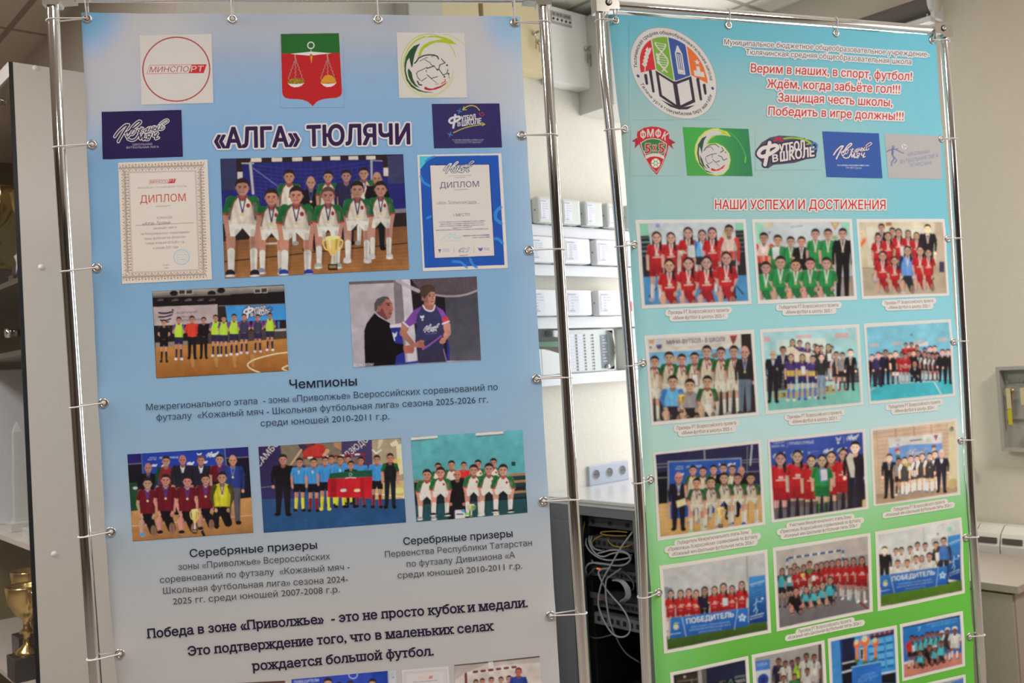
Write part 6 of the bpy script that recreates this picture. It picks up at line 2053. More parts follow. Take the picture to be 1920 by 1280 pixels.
# brush lettering badge
V = (1405, 235, 5.26)
p = Pic(BB, V, [(60, 90), (690, 90), (690, 440), (60, 440)], 1.5)
bgfill(p)
NV = (62, 48, 76)
p.poly([(85, 300), (70, 240), (120, 170), (200, 120), (290, 100), (450, 110), (600, 150), (668, 190), (660, 260), (640, 310), (440, 372), (240, 390), (185, 425), (140, 415), (130, 370), (100, 340)], NV, .9)
futb(p, lambda x, y: (88 + x * 5.7 - y * .2, 148 + y * 4.0 - x * .12), (222, 206, 206), NV, 6)
p.line([(340, 132), (420, 124), (520, 140), (592, 172)], 16, (150, 176, 70), sm=5)
p.line([(545, 138), (600, 180), (560, 188)], 13, (150, 176, 70))
p.line([(245, 150), (315, 120)], 16, (190, 40, 74))
p.line([(255, 118), (322, 156)], 16, (190, 40, 74))
p.ring(634, 206, 28, 32, 12, (72, 132, 190))
p.build('printed_emblem', tB, OFF, 0, 0)['label'] = 'brush lettering badge with arrow'
p = Pic(BB, V, [(710, 62), (1278, 78), (1312, 522), (752, 512)], 1.5)
p.fill((58, 88, 160))
kozh(p, lambda x, y: (815 + x * 4.05, 168 + y * 3.5 - x * .02), (224, 208, 208), (64, 56, 120), 3.0)
p.greek(865, 402, 1185, 402, 13, (190, 186, 206), .85)
p.text('ПО ФУТЗАЛУ', 948, 426, 1106, 430, 16, (206, 200, 212), bold=.012)
p.build('printed_emblem', tB, OFF, 0, 0)['label'] = 'blue card with white script logo'
p = Pic(BB, V, [(1332, 82), (1888, 104), (1908, 530), (1372, 522)], 1.4)
p.fill((178, 170, 172))
BI = (92, 102, 156)
p.ell(1418, 215, 14, 16, BI, .7)
for pts, w in (([(1350, 262), (1390, 240), (1440, 236), (1480, 258), (1520, 275)], 10), ([(1412, 235), (1410, 290)], 20), ([(1410, 290), (1425, 330), (1405, 360), (1400, 400)], 10), ([(1415, 300), (1450, 345), (1425, 375)], 9), ([(1440, 240), (1465, 225)], 7)):
    p.line(pts, w, BI, .8, sm=4)
p.ell(1527, 210, 24, 24, (214, 206, 210))
for a in (0, 2, 4):
    p.ell(1527 + 11 * math.cos(a), 210 + 11 * math.sin(a), 6, 6, (90, 90, 110))
for s, x0, y0, x1, y1, h in (('ШКОЛЬНАЯ', 1560, 302, 1775, 274, 34), ('ФУТБОЛЬНАЯ ЛИГА', 1485, 380, 1868, 312, 38), ('ТАТАРСТАНА', 1575, 412, 1800, 384, 34)):
    p.text(s, x0, y0, x1, y1, h, BI, bold=.0, shear=.1, al=.85)
p.build('printed_emblem', tB, OFF, 1, 0)['label'] = 'grey card with blue figure kicking a ball'


def photo(view, outer, inner, label, paint, c0, c1=None, tone=1.0, blur=2, res=1.0):
    p = Pic(BB, view, outer, res, tone)
    p.inner = inner
    p.fill(c0, c1)
    paint(p)
    p.blur(1, .03)
    p.border(inner, WB)
    p.build('printed_photograph', tB, OFF, blur - 1, 0)['label'] = label


WR = (224, 208, 206)


def f1(p):
    p.poly([(100, 125), (1448, 115), (1480, 700), (140, 820)], (196, 198, 206))
    p.poly([(100, 125), (210, 122), (240, 400), (120, 420)], (140, 196, 172))
    p.poly([(108, 290), (225, 285), (330, 820), (150, 830)], (44, 40, 44))
    for i in range(5):
        p.line([(112, 318 + i * 58), (232, 312 + i * 58)], 16, (112, 150, 146) if i % 2 else (90, 94, 100))
    p.poly([(1340, 118), (1448, 115), (1462, 330), (1350, 330)], (140, 196, 172))
    p.poly([(1342, 218), (1455, 214), (1500, 830), (1380, 840)], (44, 40, 46))
    for i in range(5):
        p.line([(1350, 262 + i * 58), (1462, 258 + i * 58)], 12, (90, 110, 110))
    p.ell(338, 158, 28, 28, (150, 150, 200))
    p.ell(1215, 255, 40, 50, (190, 176, 110), .8)
    p.line([(600, 400), (680, 310), (860, 300)], 14, (140, 150, 206), .7)
    p.poly([(145, 822), (1500, 800), (1520, 1135), (170, 1190)], (76, 134, 182))
    p.line([(320, 970), (230, 1078)], 18, (44, 46, 60))
    p.line([(1370, 950), (1450, 1045)], 18, (44, 46, 60))
    p.people([(322, 230, 148, 1135, 'S', 'red'), (508, 238, 142, 1060, 'S', 'red'), (728, 172, 148, 1060, 'S', 'red'), (912, 205, 136, 900, 'S', 'ltb'), (1042, 175, 148, 1050, 'S', 'red')], hair='l', med=WR, sk=(206, 160, 144), w=.72)
    p.person(1262, 138, 148, 1100, 'S', 'coa', w=.82, sk=(196, 146, 130))
    p.poly([(718, 410), (815, 405), (828, 578), (724, 572)], (206, 206, 206))
    p.line([(718, 410), (815, 405), (828, 578), (724, 572), (718, 410)], 8, (60, 76, 70))
    for i in range(5):
        p.greek(735, 455 + i * 22, 800, 452 + i * 22, 6, (150, 150, 156), .7)
    p.cup(650, 480, 570, 60, (200, 190, 180))
    p.people([(485, 585, 165, 1230, 'K', 'red', dict(hair='l')), (732, 562, 160, 1230, 'K', 'red'), (968, 545, 168, 1230, 'K', 'red', dict(arms='f')), (1228, 487, 172, 1180, 'K', 'red')], med=WR, hair='l', sk=(206, 158, 144), w=.72)


photo((1185, 400, 6.92), [(50, 80), (1480, 72), (1560, 1175), (135, 1235)], [(100, 125), (1448, 115), (1520, 1135), (172, 1190)], 'girls in red with their coach, top left photograph', f1, (200, 200, 205))


def f2(p):
    p.poly([(120, 125), (240, 124), (260, 500), (140, 500)], (160, 206, 186))
    p.poly([(1330, 122), (1445, 122), (1455, 330), (1340, 330)], (160, 206, 186))
    p.text('STORM', 618, 210, 780, 196, 34, (96, 92, 100), bold=.02)
    p.greek(690, 235, 775, 230, 10, (150, 150, 150), .7)
    p.poly([(1168, 125), (1305, 124), (1242, 248)], (206, 120, 96))
    p.poly([(1195, 135), (1280, 134), (1240, 215)], (170, 186, 140))
    p.poly([(300, 255), (350, 250), (325, 300)], (150, 140, 200))
    p.ell(310, 165, 60, 36, (220, 200, 160), .8)
    p.line([(640, 450), (720, 380), (800, 420), (880, 430), (1080, 380)], 14, (120, 130, 170), .8)
    p.ell(1235, 345, 50, 30, (150, 170, 110))
    p.poly([(1260, 900), (1500, 880), (1510, 1165), (1300, 1180)], (150, 134, 136))
    p.poly([(1390, 970), (1450, 960), (1455, 1150), (1400, 1150)], (190, 150, 84))
    p.people([(248, 262, 150, 1150, 'S', 'coa', dict(w=.9)), (440, 295, 148, 1050, 'S', 'grn'), (618, 320, 138, 1050, 'S', 'grn'), (768, 320, 142, 1050, 'S', 'ref'), (960, 213, 150, 1100, 'S', 'grn', dict(w=.7)), (1138, 210, 152, 1100, 'S', 'grn', dict(w=.7)), (1348, 203, 155, 1250, 'S', 'blk', dict(w=.82))], med=WR, sk=(200, 150, 132), w=.74)
    p.poly([(362, 480), (448, 472), (468, 632), (378, 645)], (214, 210, 214))
    for i in range(5):
        p.greek(385, 510 + i * 22, 440, 506 + i * 22, 6, (160, 150, 156), .7)
    p.people([(278, 672, 165, 1290, 'K', 'grn'), (478, 592, 175, 1270, 'K', 'grn'), (688, 638, 165, 1260, 'K', 'grn'), (888, 618, 165, 1250, 'K', 'grn'), (1118, 612, 168, 1240, 'K', 'grn')], med=(226, 220, 220), sk=(206, 154, 136), w=.76)


photo((1400, 400, 7.53), [(78, 80), (1478, 78), (1555, 1220), (165, 1280)], [(120, 125), (1445, 122), (1510, 1165), (200, 1222)], 'boys in green with medals, top middle photograph', f2, (200, 202, 208), (180, 180, 186))


def f3(p):
    p.poly([(200, 190), (1180, 170), (1210, 700), (250, 760)], (216, 204, 188))
    p.line([(200, 195), (280, 760)], 8, (190, 170, 150))
    p.line([(150, 330), (215, 760)], 8, (190, 170, 130))
    p.poly([(1190, 122), (1305, 118), (1340, 760), (1215, 770)], (196, 172, 150))
    p.poly([(132, 425), (170, 360), (215, 345), (205, 410), (140, 478)], (226, 112, 60))
    p.poly([(120, 295), (155, 265), (158, 300)], (226, 150, 90))
    p.poly([(490, 125), (575, 122), (572, 175), (495, 178)], (176, 110, 70))
    p.poly([(155, 770), (1350, 740), (1370, 1125), (182, 1170)], (182, 162, 138))
    p.line([(160, 772), (265, 765)], 12, (150, 130, 106))
    p.rect(1255, 680, 1330, 830, (62, 56, 92))
    p.line([(360, 800), (295, 885)], 10, (110, 96, 96))
    p.people([(430, 140, 112, 900, 'S', 'ref', dict(hair='s')), (582, 194, 108, 900, 'S', 'bgr', dict(hair='s')), (670, 210, 116, 950, 'S', 'red'), (805, 230, 106, 950, 'S', 'red'), (925, 260, 108, 950, 'S', 'red'), (1085, 148, 122, 930, 'S', 'blk', dict(hair='s', w=.9, dim=1.6)), (385, 283, 116, 980, 'S', 'red'), (522, 258, 116, 980, 'S', 'red')], hair='l', med=WR, sk=(196, 150, 132), w=.72)
    p.poly([(690, 475), (755, 468), (765, 590), (700, 598)], (206, 196, 196))
    p.people([(445, 528, 132, 1120, 'K', 'red'), (612, 603, 116, 1125, 'K', 'red'), (795, 455, 132, 1130, 'K', 'dkb', dict(arms='f', w=.8)), (975, 455, 132, 1105, 'K', 'red'), (1095, 493, 118, 1095, 'K', 'red')], hair='l', med=WR, sk=(206, 160, 140), w=.74)


photo((1595, 400, 7.53), [(72, 80), (1335, 75), (1405, 1160), (155, 1212)], [(112, 125), (1305, 118), (1368, 1125), (182, 1168)], 'girls in red and one in blue, top right photograph', f3, (216, 198, 168), (190, 170, 146))


def f4(p):
    p.poly([(100, 168), (1375, 98), (1385, 270), (110, 335)], (208, 198, 192))
    p.poly([(108, 335), (1260, 275), (1270, 620), (130, 640)], (108, 166, 212), col2=(170, 190, 206))
    p.ell(420, 420, 70, 40, (196, 150, 110), .8)
    p.ell(930, 370, 55, 32, (120, 110, 60), .9)
    p.poly([(1248, 100), (1375, 96), (1438, 1070), (1280, 1080)], (48, 36, 36))
    p.poly([(150, 700), (1280, 640), (1290, 1100), (168, 1190)], (54, 52, 54))
    p.text('МИНИ-ФУТБОЛ - В ШКОЛУ', 328, 234, 1056, 192, 54, (96, 72, 112), bold=.03)
    p.text('ОБЩЕРОССИЙСКИЙ ПРОЕКТ', 395, 288, 1002, 254, 30, (186, 170, 160))
    p.text('STORM TROPHY', 568, 392, 800, 378, 30, (40, 36, 40), bold=.025)
    p.poly([(110, 180), (180, 170), (170, 230), (120, 220)], (206, 150, 110))
    p.poly([(190, 170), (275, 165), (270, 280), (235, 300), (200, 275)], (196, 196, 206))
    p.poly([(200, 238), (272, 232), (268, 275), (238, 296), (205, 275)], (96, 76, 130))
    p.poly([(115, 262), (150, 258), (135, 292)], (60, 60, 90))
    p.poly([(1105, 125), (1205, 115), (1180, 190), (1155, 240), (1130, 195)], (176, 44, 56))
    p.ell(1158, 175, 26, 28, (90, 80, 70))
    p.people([(180, 370, 132, 1185, 'S', 'tg'), (355, 318, 138, 1110, 'S', 'tg'), (512, 345, 132, 1120, 'S', 'tg'), (670, 325, 132, 1120, 'S', 'tg'), (822, 238, 148, 1110, 'S', 'tg'), (1000, 260, 142, 1115, 'S', 'tg', dict(arms='f')), (1160, 240, 146, 1095, 'S', 'tg')], med=(150, 60, 80), sk=(196, 148, 130), w=.68)
    p.person(1298, 248, 150, 1085, 'S', 'jen', hair='b', med=(150, 150, 190), w=.7, sk=(206, 156, 136))
    p.poly([(632, 602), (708, 596), (722, 742), (648, 750)], (216, 208, 206))
    p.line([(632, 602), (708, 596), (722, 742), (648, 750), (632, 602)], 8, (80, 50, 54))
    p.people([(400, 608, 152, 1190, 'K', 'ltb', dict(w=.82)), (612, 650, 158, 1180, 'K', 'gry', dict(w=.82)), (828, 610, 150, 1140, 'K', 'tg', dict(w=.76))], sk=(206, 154, 134))
    p.cup(510, 850, 1075, 80, (190, 150, 70))
    p.ell(830, 1000, 36, 36, (214, 208, 206))


photo((1200, 610, 6.566), [(55, 125), (1410, 48), (1470, 1105), (145, 1235)], [(100, 168), (1375, 98), (1438, 1068), (168, 1185)], 'boys in green and white kit with bannered backdrop', f4, (160, 160, 170))


def f5(p):
    p.poly([(82, 165), (1315, 98), (1350, 800), (130, 860)], (168, 208, 216))
    p.poly([(255, 268), (905, 235), (910, 420), (262, 440)], (206, 216, 214))
    for q in ([(88, 222), (175, 216), (180, 284), (92, 290)], [(510, 202), (715, 190), (716, 238), (512, 246)], [(1028, 178), (1210, 166), (1216, 232), (1032, 242)]):
        p.poly(q, (208, 168, 172))
    p.poly([(118, 730), (430, 700), (440, 930), (128, 960)], (86, 80, 76))
    p.poly([(1020, 660), (1345, 640), (1360, 830), (1030, 850)], (84, 76, 80))
    for i in range(3):
        p.line([(120, 760 + i * 55), (1350, 680 + i * 50)], 10, (130, 130, 124), .6)
    p.poly([(130, 965), (1360, 830), (1378, 1098), (150, 1210)], (122, 182, 176))
    p.poly([(205, 970), (480, 945), (800, 900), (1042, 850), (1046, 968), (480, 1035), (215, 1045)], (176, 156, 112))
    p.text('3', 330, 1025, 380, 1020, 56, (50, 40, 36), bold=.03)
    p.text('2', 915, 945, 950, 940, 60, (50, 40, 36), bold=.03)
    p.people([(470, 250, 88, 640, 'S', 'vio', dict(hair='l')), (562, 262, 86, 640, 'S', 'vio'), (668, 295, 88, 640, 'S', 'vio', dict(hair='l')), (765, 312, 84, 640, 'S', 'blw'), (845, 330, 84, 700, 'S', 'blw'), (795, 328, 92, 760, 'S', 'blw', dict(hair='l')), (985, 338, 80, 810, 'S', 'gry'), (942, 312, 92, 812, 'S', 'blw', dict(hair='l')), (345, 345, 106, 900, 'S', 'nvy', dict(med=WR)), (215, 403, 102, 1098, 'S', 'suit', dict(hair='b', w=.88, sk=(216, 176, 160))), (1048, 413, 92, 940, 'S', 'blw', dict(med=WR)), (1130, 424, 92, 935, 'S', 'gry', dict(bo=(196, 40, 60))), (1238, 381, 98, 935, 'S', 'blk', dict(med=WR, dim=1.5))], sk=(206, 164, 148), w=.72)
    p.poly([(385, 370), (470, 350), (560, 420), (700, 440), (690, 570), (410, 545)], (226, 208, 190))
    p.person(345, 345, 106, 900, 'S', 'nvy', med=WR, w=.7)
    p.people([(450, 445, 96, 1075, 'S', 'vio', dict(hair='l')), (598, 445, 96, 1060, 'S', 'vio', dict(hair='l', bo=(80, 70, 160))), (735, 463, 96, 1040, 'S', 'vio'), (850, 443, 96, 1048, 'S', 'jen', dict(hair='l', dim=1.3))], sk=(212, 168, 150), w=.74)
    p.poly([(580, 618), (630, 612), (642, 718), (592, 724)], (222, 216, 218))
    p.poly([(928, 448), (982, 442), (988, 542), (935, 546)], (222, 216, 218))


photo((1420, 600, 7.112), [(38, 122), (1355, 52), (1412, 1130), (118, 1258)], [(82, 165), (1315, 98), (1378, 1098), (150, 1210)], 'teams on a podium in a pale blue hall', f5, (168, 208, 216))


def f6(p):
    p.poly([(102, 172), (1242, 98), (1290, 900), (150, 960)], (128, 190, 216))
    p.poly([(150, 955), (1290, 880), (1302, 1080), (160, 1185)], (74, 178, 198))
    for q in ([(145, 400), (270, 386), (272, 432), (148, 445)], [(445, 378), (570, 364), (572, 405), (448, 416)], [(1082, 325), (1215, 312), (1218, 355), (1085, 368)], [(750, 352), (890, 338), (892, 365), (752, 376)]):
        p.poly(q, (196, 182, 184))
    p.poly([(602, 402), (945, 368), (948, 440), (610, 460)], (214, 206, 208))
    p.text('ШКОЛЬНЫЙ СПОРТ', 670, 412, 895, 395, 18, (90, 70, 90), bold=.02)
    p.poly([(830, 432), (950, 425), (950, 480), (832, 480)], (96, 170, 226))
    p.ell(712, 275, 14, 14, (80, 110, 120))
    p.line([(385, 948), (820, 922), (1130, 905)], 10, (206, 214, 214))
    p.line([(1035, 925), (1130, 1085)], 16, (206, 214, 214))
    p.line([(160, 1035), (260, 965)], 10, (206, 214, 214))
    D = dict(dim=1.5)
    p.people([(635, 380, 72, 760, 'S', 'red'), (712, 374, 72, 760, 'S', 'red'), (790, 408, 72, 760, 'S', 'red'), (975, 424, 80, 895, 'S', 'ref', D), (1040, 418, 80, 895, 'S', 'ref', D), (900, 448, 80, 900, 'S', 'nvy'), (300, 523, 72, 960, 'S', 'blk', D), (178, 538, 78, 985, 'S', 'blk', D), (262, 508, 82, 985, 'S', 'nvy', D), (360, 474, 88, 952, 'S', 'nvy'), (425, 520, 78, 945, 'S', 'blk', D), (495, 490, 84, 942, 'S', 'ref', D), (578, 508, 78, 930, 'S', 'red'), (690, 488, 76, 910, 'S', 'red'), (745, 484, 74, 915, 'S', 'blk', D), (628, 524, 76, 930, 'S', 'red'), (805, 484, 78, 925, 'S', 'suit'), (895, 500, 76, 905, 'S', 'blw'), (955, 510, 76, 905, 'S', 'blw'), (1012, 524, 76, 905, 'S', 'blw'), (1075, 520, 80, 905, 'S', 'blw'), (1150, 468, 88, 915, 'S', 'blk', D), (1228, 466, 86, 945, 'S', 'blk', D)], sk=(190, 140, 130), w=.8)
    p.person(758, 638, 76, 912, 'K', 'suit', hair='b')
    p.poly([(878, 618), (918, 612), (922, 672), (882, 678)], (222, 216, 216))
    p.ring(628, 690, 44, 36, 9, (206, 160, 140), 0, 180)


photo((1610, 590, 7.316), [(62, 122), (1275, 58), (1335, 1115), (142, 1230)], [(102, 172), (1242, 98), (1302, 1080), (160, 1185)], 'large group on a turquoise sports floor', f6, (128, 190, 216))


def f7(p):
    p.poly([(90, 205), (1332, 72), (1365, 640), (130, 800)], (46, 42, 80))
    p.poly([(100, 420), (240, 400), (250, 790), (130, 800)], (24, 22, 32))
    for q in ([(95, 322), (240, 310)], [(95, 360), (240, 348)], [(100, 485), (240, 478)], [(1125, 275), (1340, 258)], [(1125, 305), (1340, 290)], [(1130, 415), (1345, 405)], [(1135, 590), (1350, 575)]):
        p.line(q, 9, (130, 128, 140))
    p.cap(672, 145, 678, 275, 7, 7, (150, 150, 156))
    p.cap(1255, 85, 1235, 330, 9, 9, (176, 176, 186))
    p.cap(1200, 110, 1195, 420, 6, 6, (110, 110, 120))
    p.poly([(128, 800), (1365, 645), (1380, 1015), (148, 1190)], (206, 166, 112), col2=(196, 150, 96))
    for i in range(7):
        p.line([(130, 850 + i * 52), (1375, 690 + i * 50)], 5, (176, 130, 80), .5)
    p.poly([(238, 288), (1120, 248), (1130, 850), (268, 985)], (46, 86, 174), col2=(40, 72, 150))
    p.line([(240, 985), (240, 290), (1120, 248), (1125, 400)], 12, (150, 156, 166))
    p.line([(270, 985), (620, 930)], 10, (160, 160, 160))
    for s, x0, y0, x1, y1, h in (('СЕЗОН', 335, 356, 415, 350, 14), ('2025-26', 320, 384, 418, 376, 16), ('ПРИВОЛЖЬЕ', 455, 366, 640, 350, 24)):
        p.text(s, x0, y0, x1, y1, h, (210, 214, 230), bold=.015)
    for x, y, s in ((955, 305, 1.0), (370, 430, .5)):
        kozh(p, lambda a, b: (x + a * s, y + b * s * .9), (214, 216, 230), None, 0)
    p.poly([(845, 305), (880, 325), (910, 300), (895, 345), (860, 348)], (206, 210, 226))
    p.person(360, 415, 122, 1110, 'S', 'suit', hair='b', med=(120, 130, 190), sk=(196, 140, 124), w=.82)
    p.poly([(332, 762), (440, 725), (452, 800), (345, 840)], (222, 206, 160))
    p.people([(535, 330, 112, 1030, 'S', 'tg'), (655, 346, 106, 1000, 'S', 'tg'), (785, 322, 110, 980, 'S', 'tg'), (905, 308, 116, 980, 'S', 'blk'), (1015, 324, 106, 950, 'S', 'tg'), (1125, 343, 112, 950, 'S', 'blk', dict(hair='b'))], sk=(200, 150, 132), w=.76)
    p.people([(1240, 422, 124, 1030, 'L', 'tg', dict(bo=(196, 196, 200))), (1080, 424, 124, 1055, 'L', 'tg', dict(bo=(46, 66, 160))), (915, 413, 130, 1070, 'L', 'tg'), (755, 466, 124, 1095, 'L', 'tg'), (580, 478, 126, 1145, 'L', 'tg', dict(bo=(150, 196, 160)))], med=(70, 70, 120), sk=(206, 150, 130), w=.76)
    p.cup(868, 835, 1082, 100, (220, 190, 130))


photo((1215, 820, 6.4), [(60, 182), (1360, 30), (1415, 1045), (115, 1240)], [(90, 205), (1332, 72), (1380, 1015), (148, 1190)], 'team with a gold cup and coach holding a paper', f7, (60, 56, 90))


def f8(p):
    p.fill((62, 82, 172), (44, 46, 96))
    p.poly([(125, 900), (1330, 760), (1340, 1070), (155, 1240)], (46, 40, 60))
    for s, x0, y0, x1, y1, h in (('СЕЗОН', 145, 254, 285, 240, 22), ('2025-26', 120, 304, 288, 288, 28), ('ПРИВОЛЖЬЕ', 345, 270, 662, 246, 36)):
        p.text(s, x0, y0, x1, y1, h, (206, 208, 226), bold=.02)
    p.line([(318, 210), (322, 305)], 5, (150, 160, 206))
    p.line([(1050, 160), (1054, 250)], 5, (150, 160, 206))
    p.poly([(945, 160), (985, 190), (1022, 150), (1005, 210), (960, 215)], (176, 186, 220))
    p.ell(980, 240, 16, 18, (196, 200, 226))
    for x, y, s in ((1080, 140, 1.7), (135, 372, 1.6), (365, 360, 1.6), (780, 322, 1.35), (962, 310, 1.3), (620, 455, 1.0)):
        kozh(p, lambda a, b: (x + a * s, y + b * s * .9 - a * .1), (206, 208, 226), None, 0)
    p.poly([(585, 350), (600, 365), (620, 348), (610, 385), (592, 386)], (150, 160, 210))
    p.greek(635, 365, 730, 352, 12, (130, 140, 200), .7)
    p.poly([(1260, 1000), (1340, 970), (1345, 1070), (1270, 1080)], (200, 170, 130))
    DR = dict(hair='l')
    p.people([(890, 343, 152, 1230, 'S', 'red', DR), (1048, 308, 152, 1200, 'S', 'red', DR), (235, 362, 160, 1330, 'S', 'red', DR), (452, 333, 160, 1310, 'S', 'red', DR), (632, 398, 146, 1290, 'S', 'red', DR), (770, 388, 150, 1230, 'S', 'grn', DR)], sk=(212, 164, 148), w=.78)
    p.person(1200, 218, 152, 1110, 'S', 'blk', w=.86, dim=1.7, sk=(190, 140, 124))
    p.poly([(1085, 440), (1130, 370), (1190, 400), (1170, 450), (1195, 560), (1190, 690), (1145, 690)], (206, 196, 190))
    for x, y0, y1 in ((235, 1090, 1230), (452, 1000, 1200), (632, 1010, 1180), (890, 1010, 1150), (1040, 900, 1110)):
        p.poly([(x - 90, y0), (x + 90, y0 - 20), (x + 90, y1), (x - 80, y1 + 20)], (40, 32, 46), .8)
    p.poly([(735, 578), (835, 572), (848, 735), (748, 745)], (96, 120, 200))
    p.poly([(752, 590), (832, 584), (840, 722), (762, 732)], (220, 214, 220))
    for i in range(5):
        p.greek(770, 612 + i * 24, 826, 608 + i * 24, 7, (150, 150, 170), .7)


photo((1430, 795, 6.92), [(70, 200), (1330, 55), (1375, 1100), (120, 1280)], [(100, 232), (1292, 102), (1340, 1070), (155, 1240)], 'girls in red, one in green, before a blue backdrop', f8, (62, 82, 172))


def f9(p):
    p.poly([(118, 205), (1200, 90), (1210, 1000), (160, 1090)], (212, 180, 162))
    for i in range(15):
        p.line([(165, 240 + i * 60), (1200, 125 + i * 58)], 8, (176, 138, 116), .75)
    for x, y in ((165, 210), (432, 180), (690, 150), (940, 130)):
        p.cap(x, y, x + 40, y + 850, 12, 12, (190, 150, 124))
    p.poly([(1190, 88), (1285, 75), (1322, 1000), (1200, 990)], (222, 204, 172))
    p.poly([(118, 205), (165, 200), (215, 1090), (160, 1100)], (206, 176, 150))
    p.ell(1235, 185, 38, 30, (150, 140, 140))
    p.ell(1240, 160, 16, 16, (80, 76, 84))
    p.poly([(160, 1100), (1320, 985), (1322, 1075), (165, 1245)], (176, 146, 124))
    p.ell(1250, 950, 75, 70, (206, 176, 130))
    p.poly([(332, 308), (1095, 238), (1105, 600), (350, 660)], (220, 210, 214))
    p.poly([(336, 450), (620, 400), (1098, 380), (1105, 600), (350, 660)], (116, 156, 222))
    p.line([(640, 345), (800, 328)], 16, (96, 90, 96))
    p.ell(465, 340, 34, 32, (206, 190, 186))
    p.ell(465, 402, 16, 12, (110, 120, 196))
    p.poly([(975, 268), (1042, 262), (1010, 352)], (150, 90, 100))
    p.ell(890, 325, 26, 36, (190, 206, 186))
    kozh(p, lambda a, b: (570 + a * 3.1, 445 + b * 3.0), (214, 214, 226), (70, 70, 120), 3)
    p.ell(455, 478, 36, 26, (190, 70, 70))
    p.ell(470, 515, 24, 30, (216, 180, 160))
    p.ell(465, 575, 30, 36, (80, 110, 110))
    p.ell(978, 430, 36, 26, (120, 90, 80))
    p.ell(980, 470, 26, 30, (220, 186, 166))
    D = dict(dim=1.6)
    p.people([(345, 528, 102, 1155, 'S', 'blk', dict(dim=1.7, med=(196, 190, 200), w=.86)), (478, 583, 92, 1115, 'S', 'gry', dict(bo=(222, 216, 216))), (645, 548, 92, 1085, 'S', 'blw', D), (735, 548, 92, 1065, 'S', 'blw', D), (812, 518, 98, 1060, 'S', 'blw', dict(dim=1.6, hair='l')), (560, 573, 92, 1115, 'S', 'blw', D), (995, 483, 98, 1055, 'S', 'blw', D), (918, 510, 98, 1075, 'S', 'blw', dict(dim=1.4, med=(90, 84, 80))), (1090, 468, 108, 1075, 'S', 'suit', dict(hair='b', dim=1.5, w=.86))], sk=(196, 144, 128), w=.74)
    p.cup(600, 648, 790, 64, (196, 166, 80))
    p.poly([(678, 765), (720, 760), (726, 850), (684, 855)], (226, 220, 222))


photo((1620, 780, 7.53), [(80, 170), (1325, 28), (1365, 1110), (130, 1270)], [(118, 205), (1285, 75), (1322, 1075), (165, 1245)], 'players in black and white before wall bars', f9, (212, 180, 162))


def board(p, q, h, y0, y1, x0, x1):
    p.poly(q, (52, 118, 196), col2=(34, 84, 172))
    w = lambda t, s: (q[0][0] + (q[1][0] - q[0][0]) * t + (q[3][0] - q[0][0]) * s, q[0][1] + (q[1][1] - q[0][1]) * t + (q[3][1] - q[0][1]) * s)
    p.line([w(.145, .02), w(.20, .97)], h * .09, (196, 206, 224))
    p.line([w(.865, .03), w(.825, .97)], h * .09, (196, 206, 224))
    p.text('ПОБЕДИТЕЛЬ', x0, y0, x1, y1, h, (222, 222, 228), bold=.03)
    for i, (a, b) in enumerate(((.26, .76), (.24, .78), (.36, .66))):
        s = .55 + i * .145
        p.text(('ЗОНАЛЬНЫХ СОРЕВНОВАНИЙ', 'ШКОЛЬНАЯ ФУТБОЛЬНАЯ ЛИГА', '2024-25 УЧЕБНЫЙ ГОД')[i], *w(a, s + .05), *w(b, s + .05), h * (.30, .34, .24)[i], (176, 196, 226), bold=.01, al=.85)
    c = w(.075, .42)
    p.ell(c[0], c[1] + h * .22, h * .5, h * .5, (206, 196, 170))
    p.line([(c[0] - h * .42, c[1]), (c[0] - h * .2, c[1] - h * .55), (c[0] + h * .45, c[1] - h * .55)], h * .16, (160, 190, 70), sm=4)
    p.greek(*w(.01, .82), *w(.14, .80), h * .16, (206, 212, 226), .8)
    c = w(.925, .45)
    for k in range(5):
        a = k * 2 * math.pi / 5 - math.pi / 2
        p.ell(c[0] + h * .6 * math.cos(a), c[1] + h * .6 * math.sin(a), h * .24, h * .24, (160, 190, 226))
    p.ell(*c, h * .5, h * .5, (96, 146, 210))
    p.ring(*c, h * .42, h * .42, h * .1, (206, 214, 228))


def rollup(p, q):
    p.poly(q, (70, 142, 214), col2=(22, 52, 122))
    w = lambda t, s: (q[0][0] + (q[1][0] - q[0][0]) * t + (q[3][0] - q[0][0]) * s, q[0][1] + (q[1][1] - q[0][1]) * t + (q[3][1] - q[0][1]) * s)
    p.line([w(.12, .17), w(.9, .13)], 22, (150, 190, 230), .8)
    p.greek(*w(.15, .22), *w(.85, .19), 8, (150, 190, 230), .7)
    for i in range(3):
        p.greek(*w(.2 + i * .02, .36 + i * .06), *w(.9, .30 + i * .06), 10, (100, 160, 220), .6)
    for pts in ([w(.3, .62), w(.5, .55), w(.8, .56)], [w(.45, .54), w(.42, .68), w(.3, .75)], [w(.42, .66), w(.52, .74), w(.45, .80)]):
        p.line(pts, 12, (150, 190, 230), .8)
    p.ell(*w(.48, .50), 10, 10, (150, 190, 230))
    p.ell(*w(.82, .50), 14, 14, (190, 210, 230))
    p.greek(*w(.1, .87), *w(.9, .83), 14, (190, 206, 230), .9)
    p.greek(*w(.1, .92), *w(.9, .88), 10, (190, 206, 230), .8)


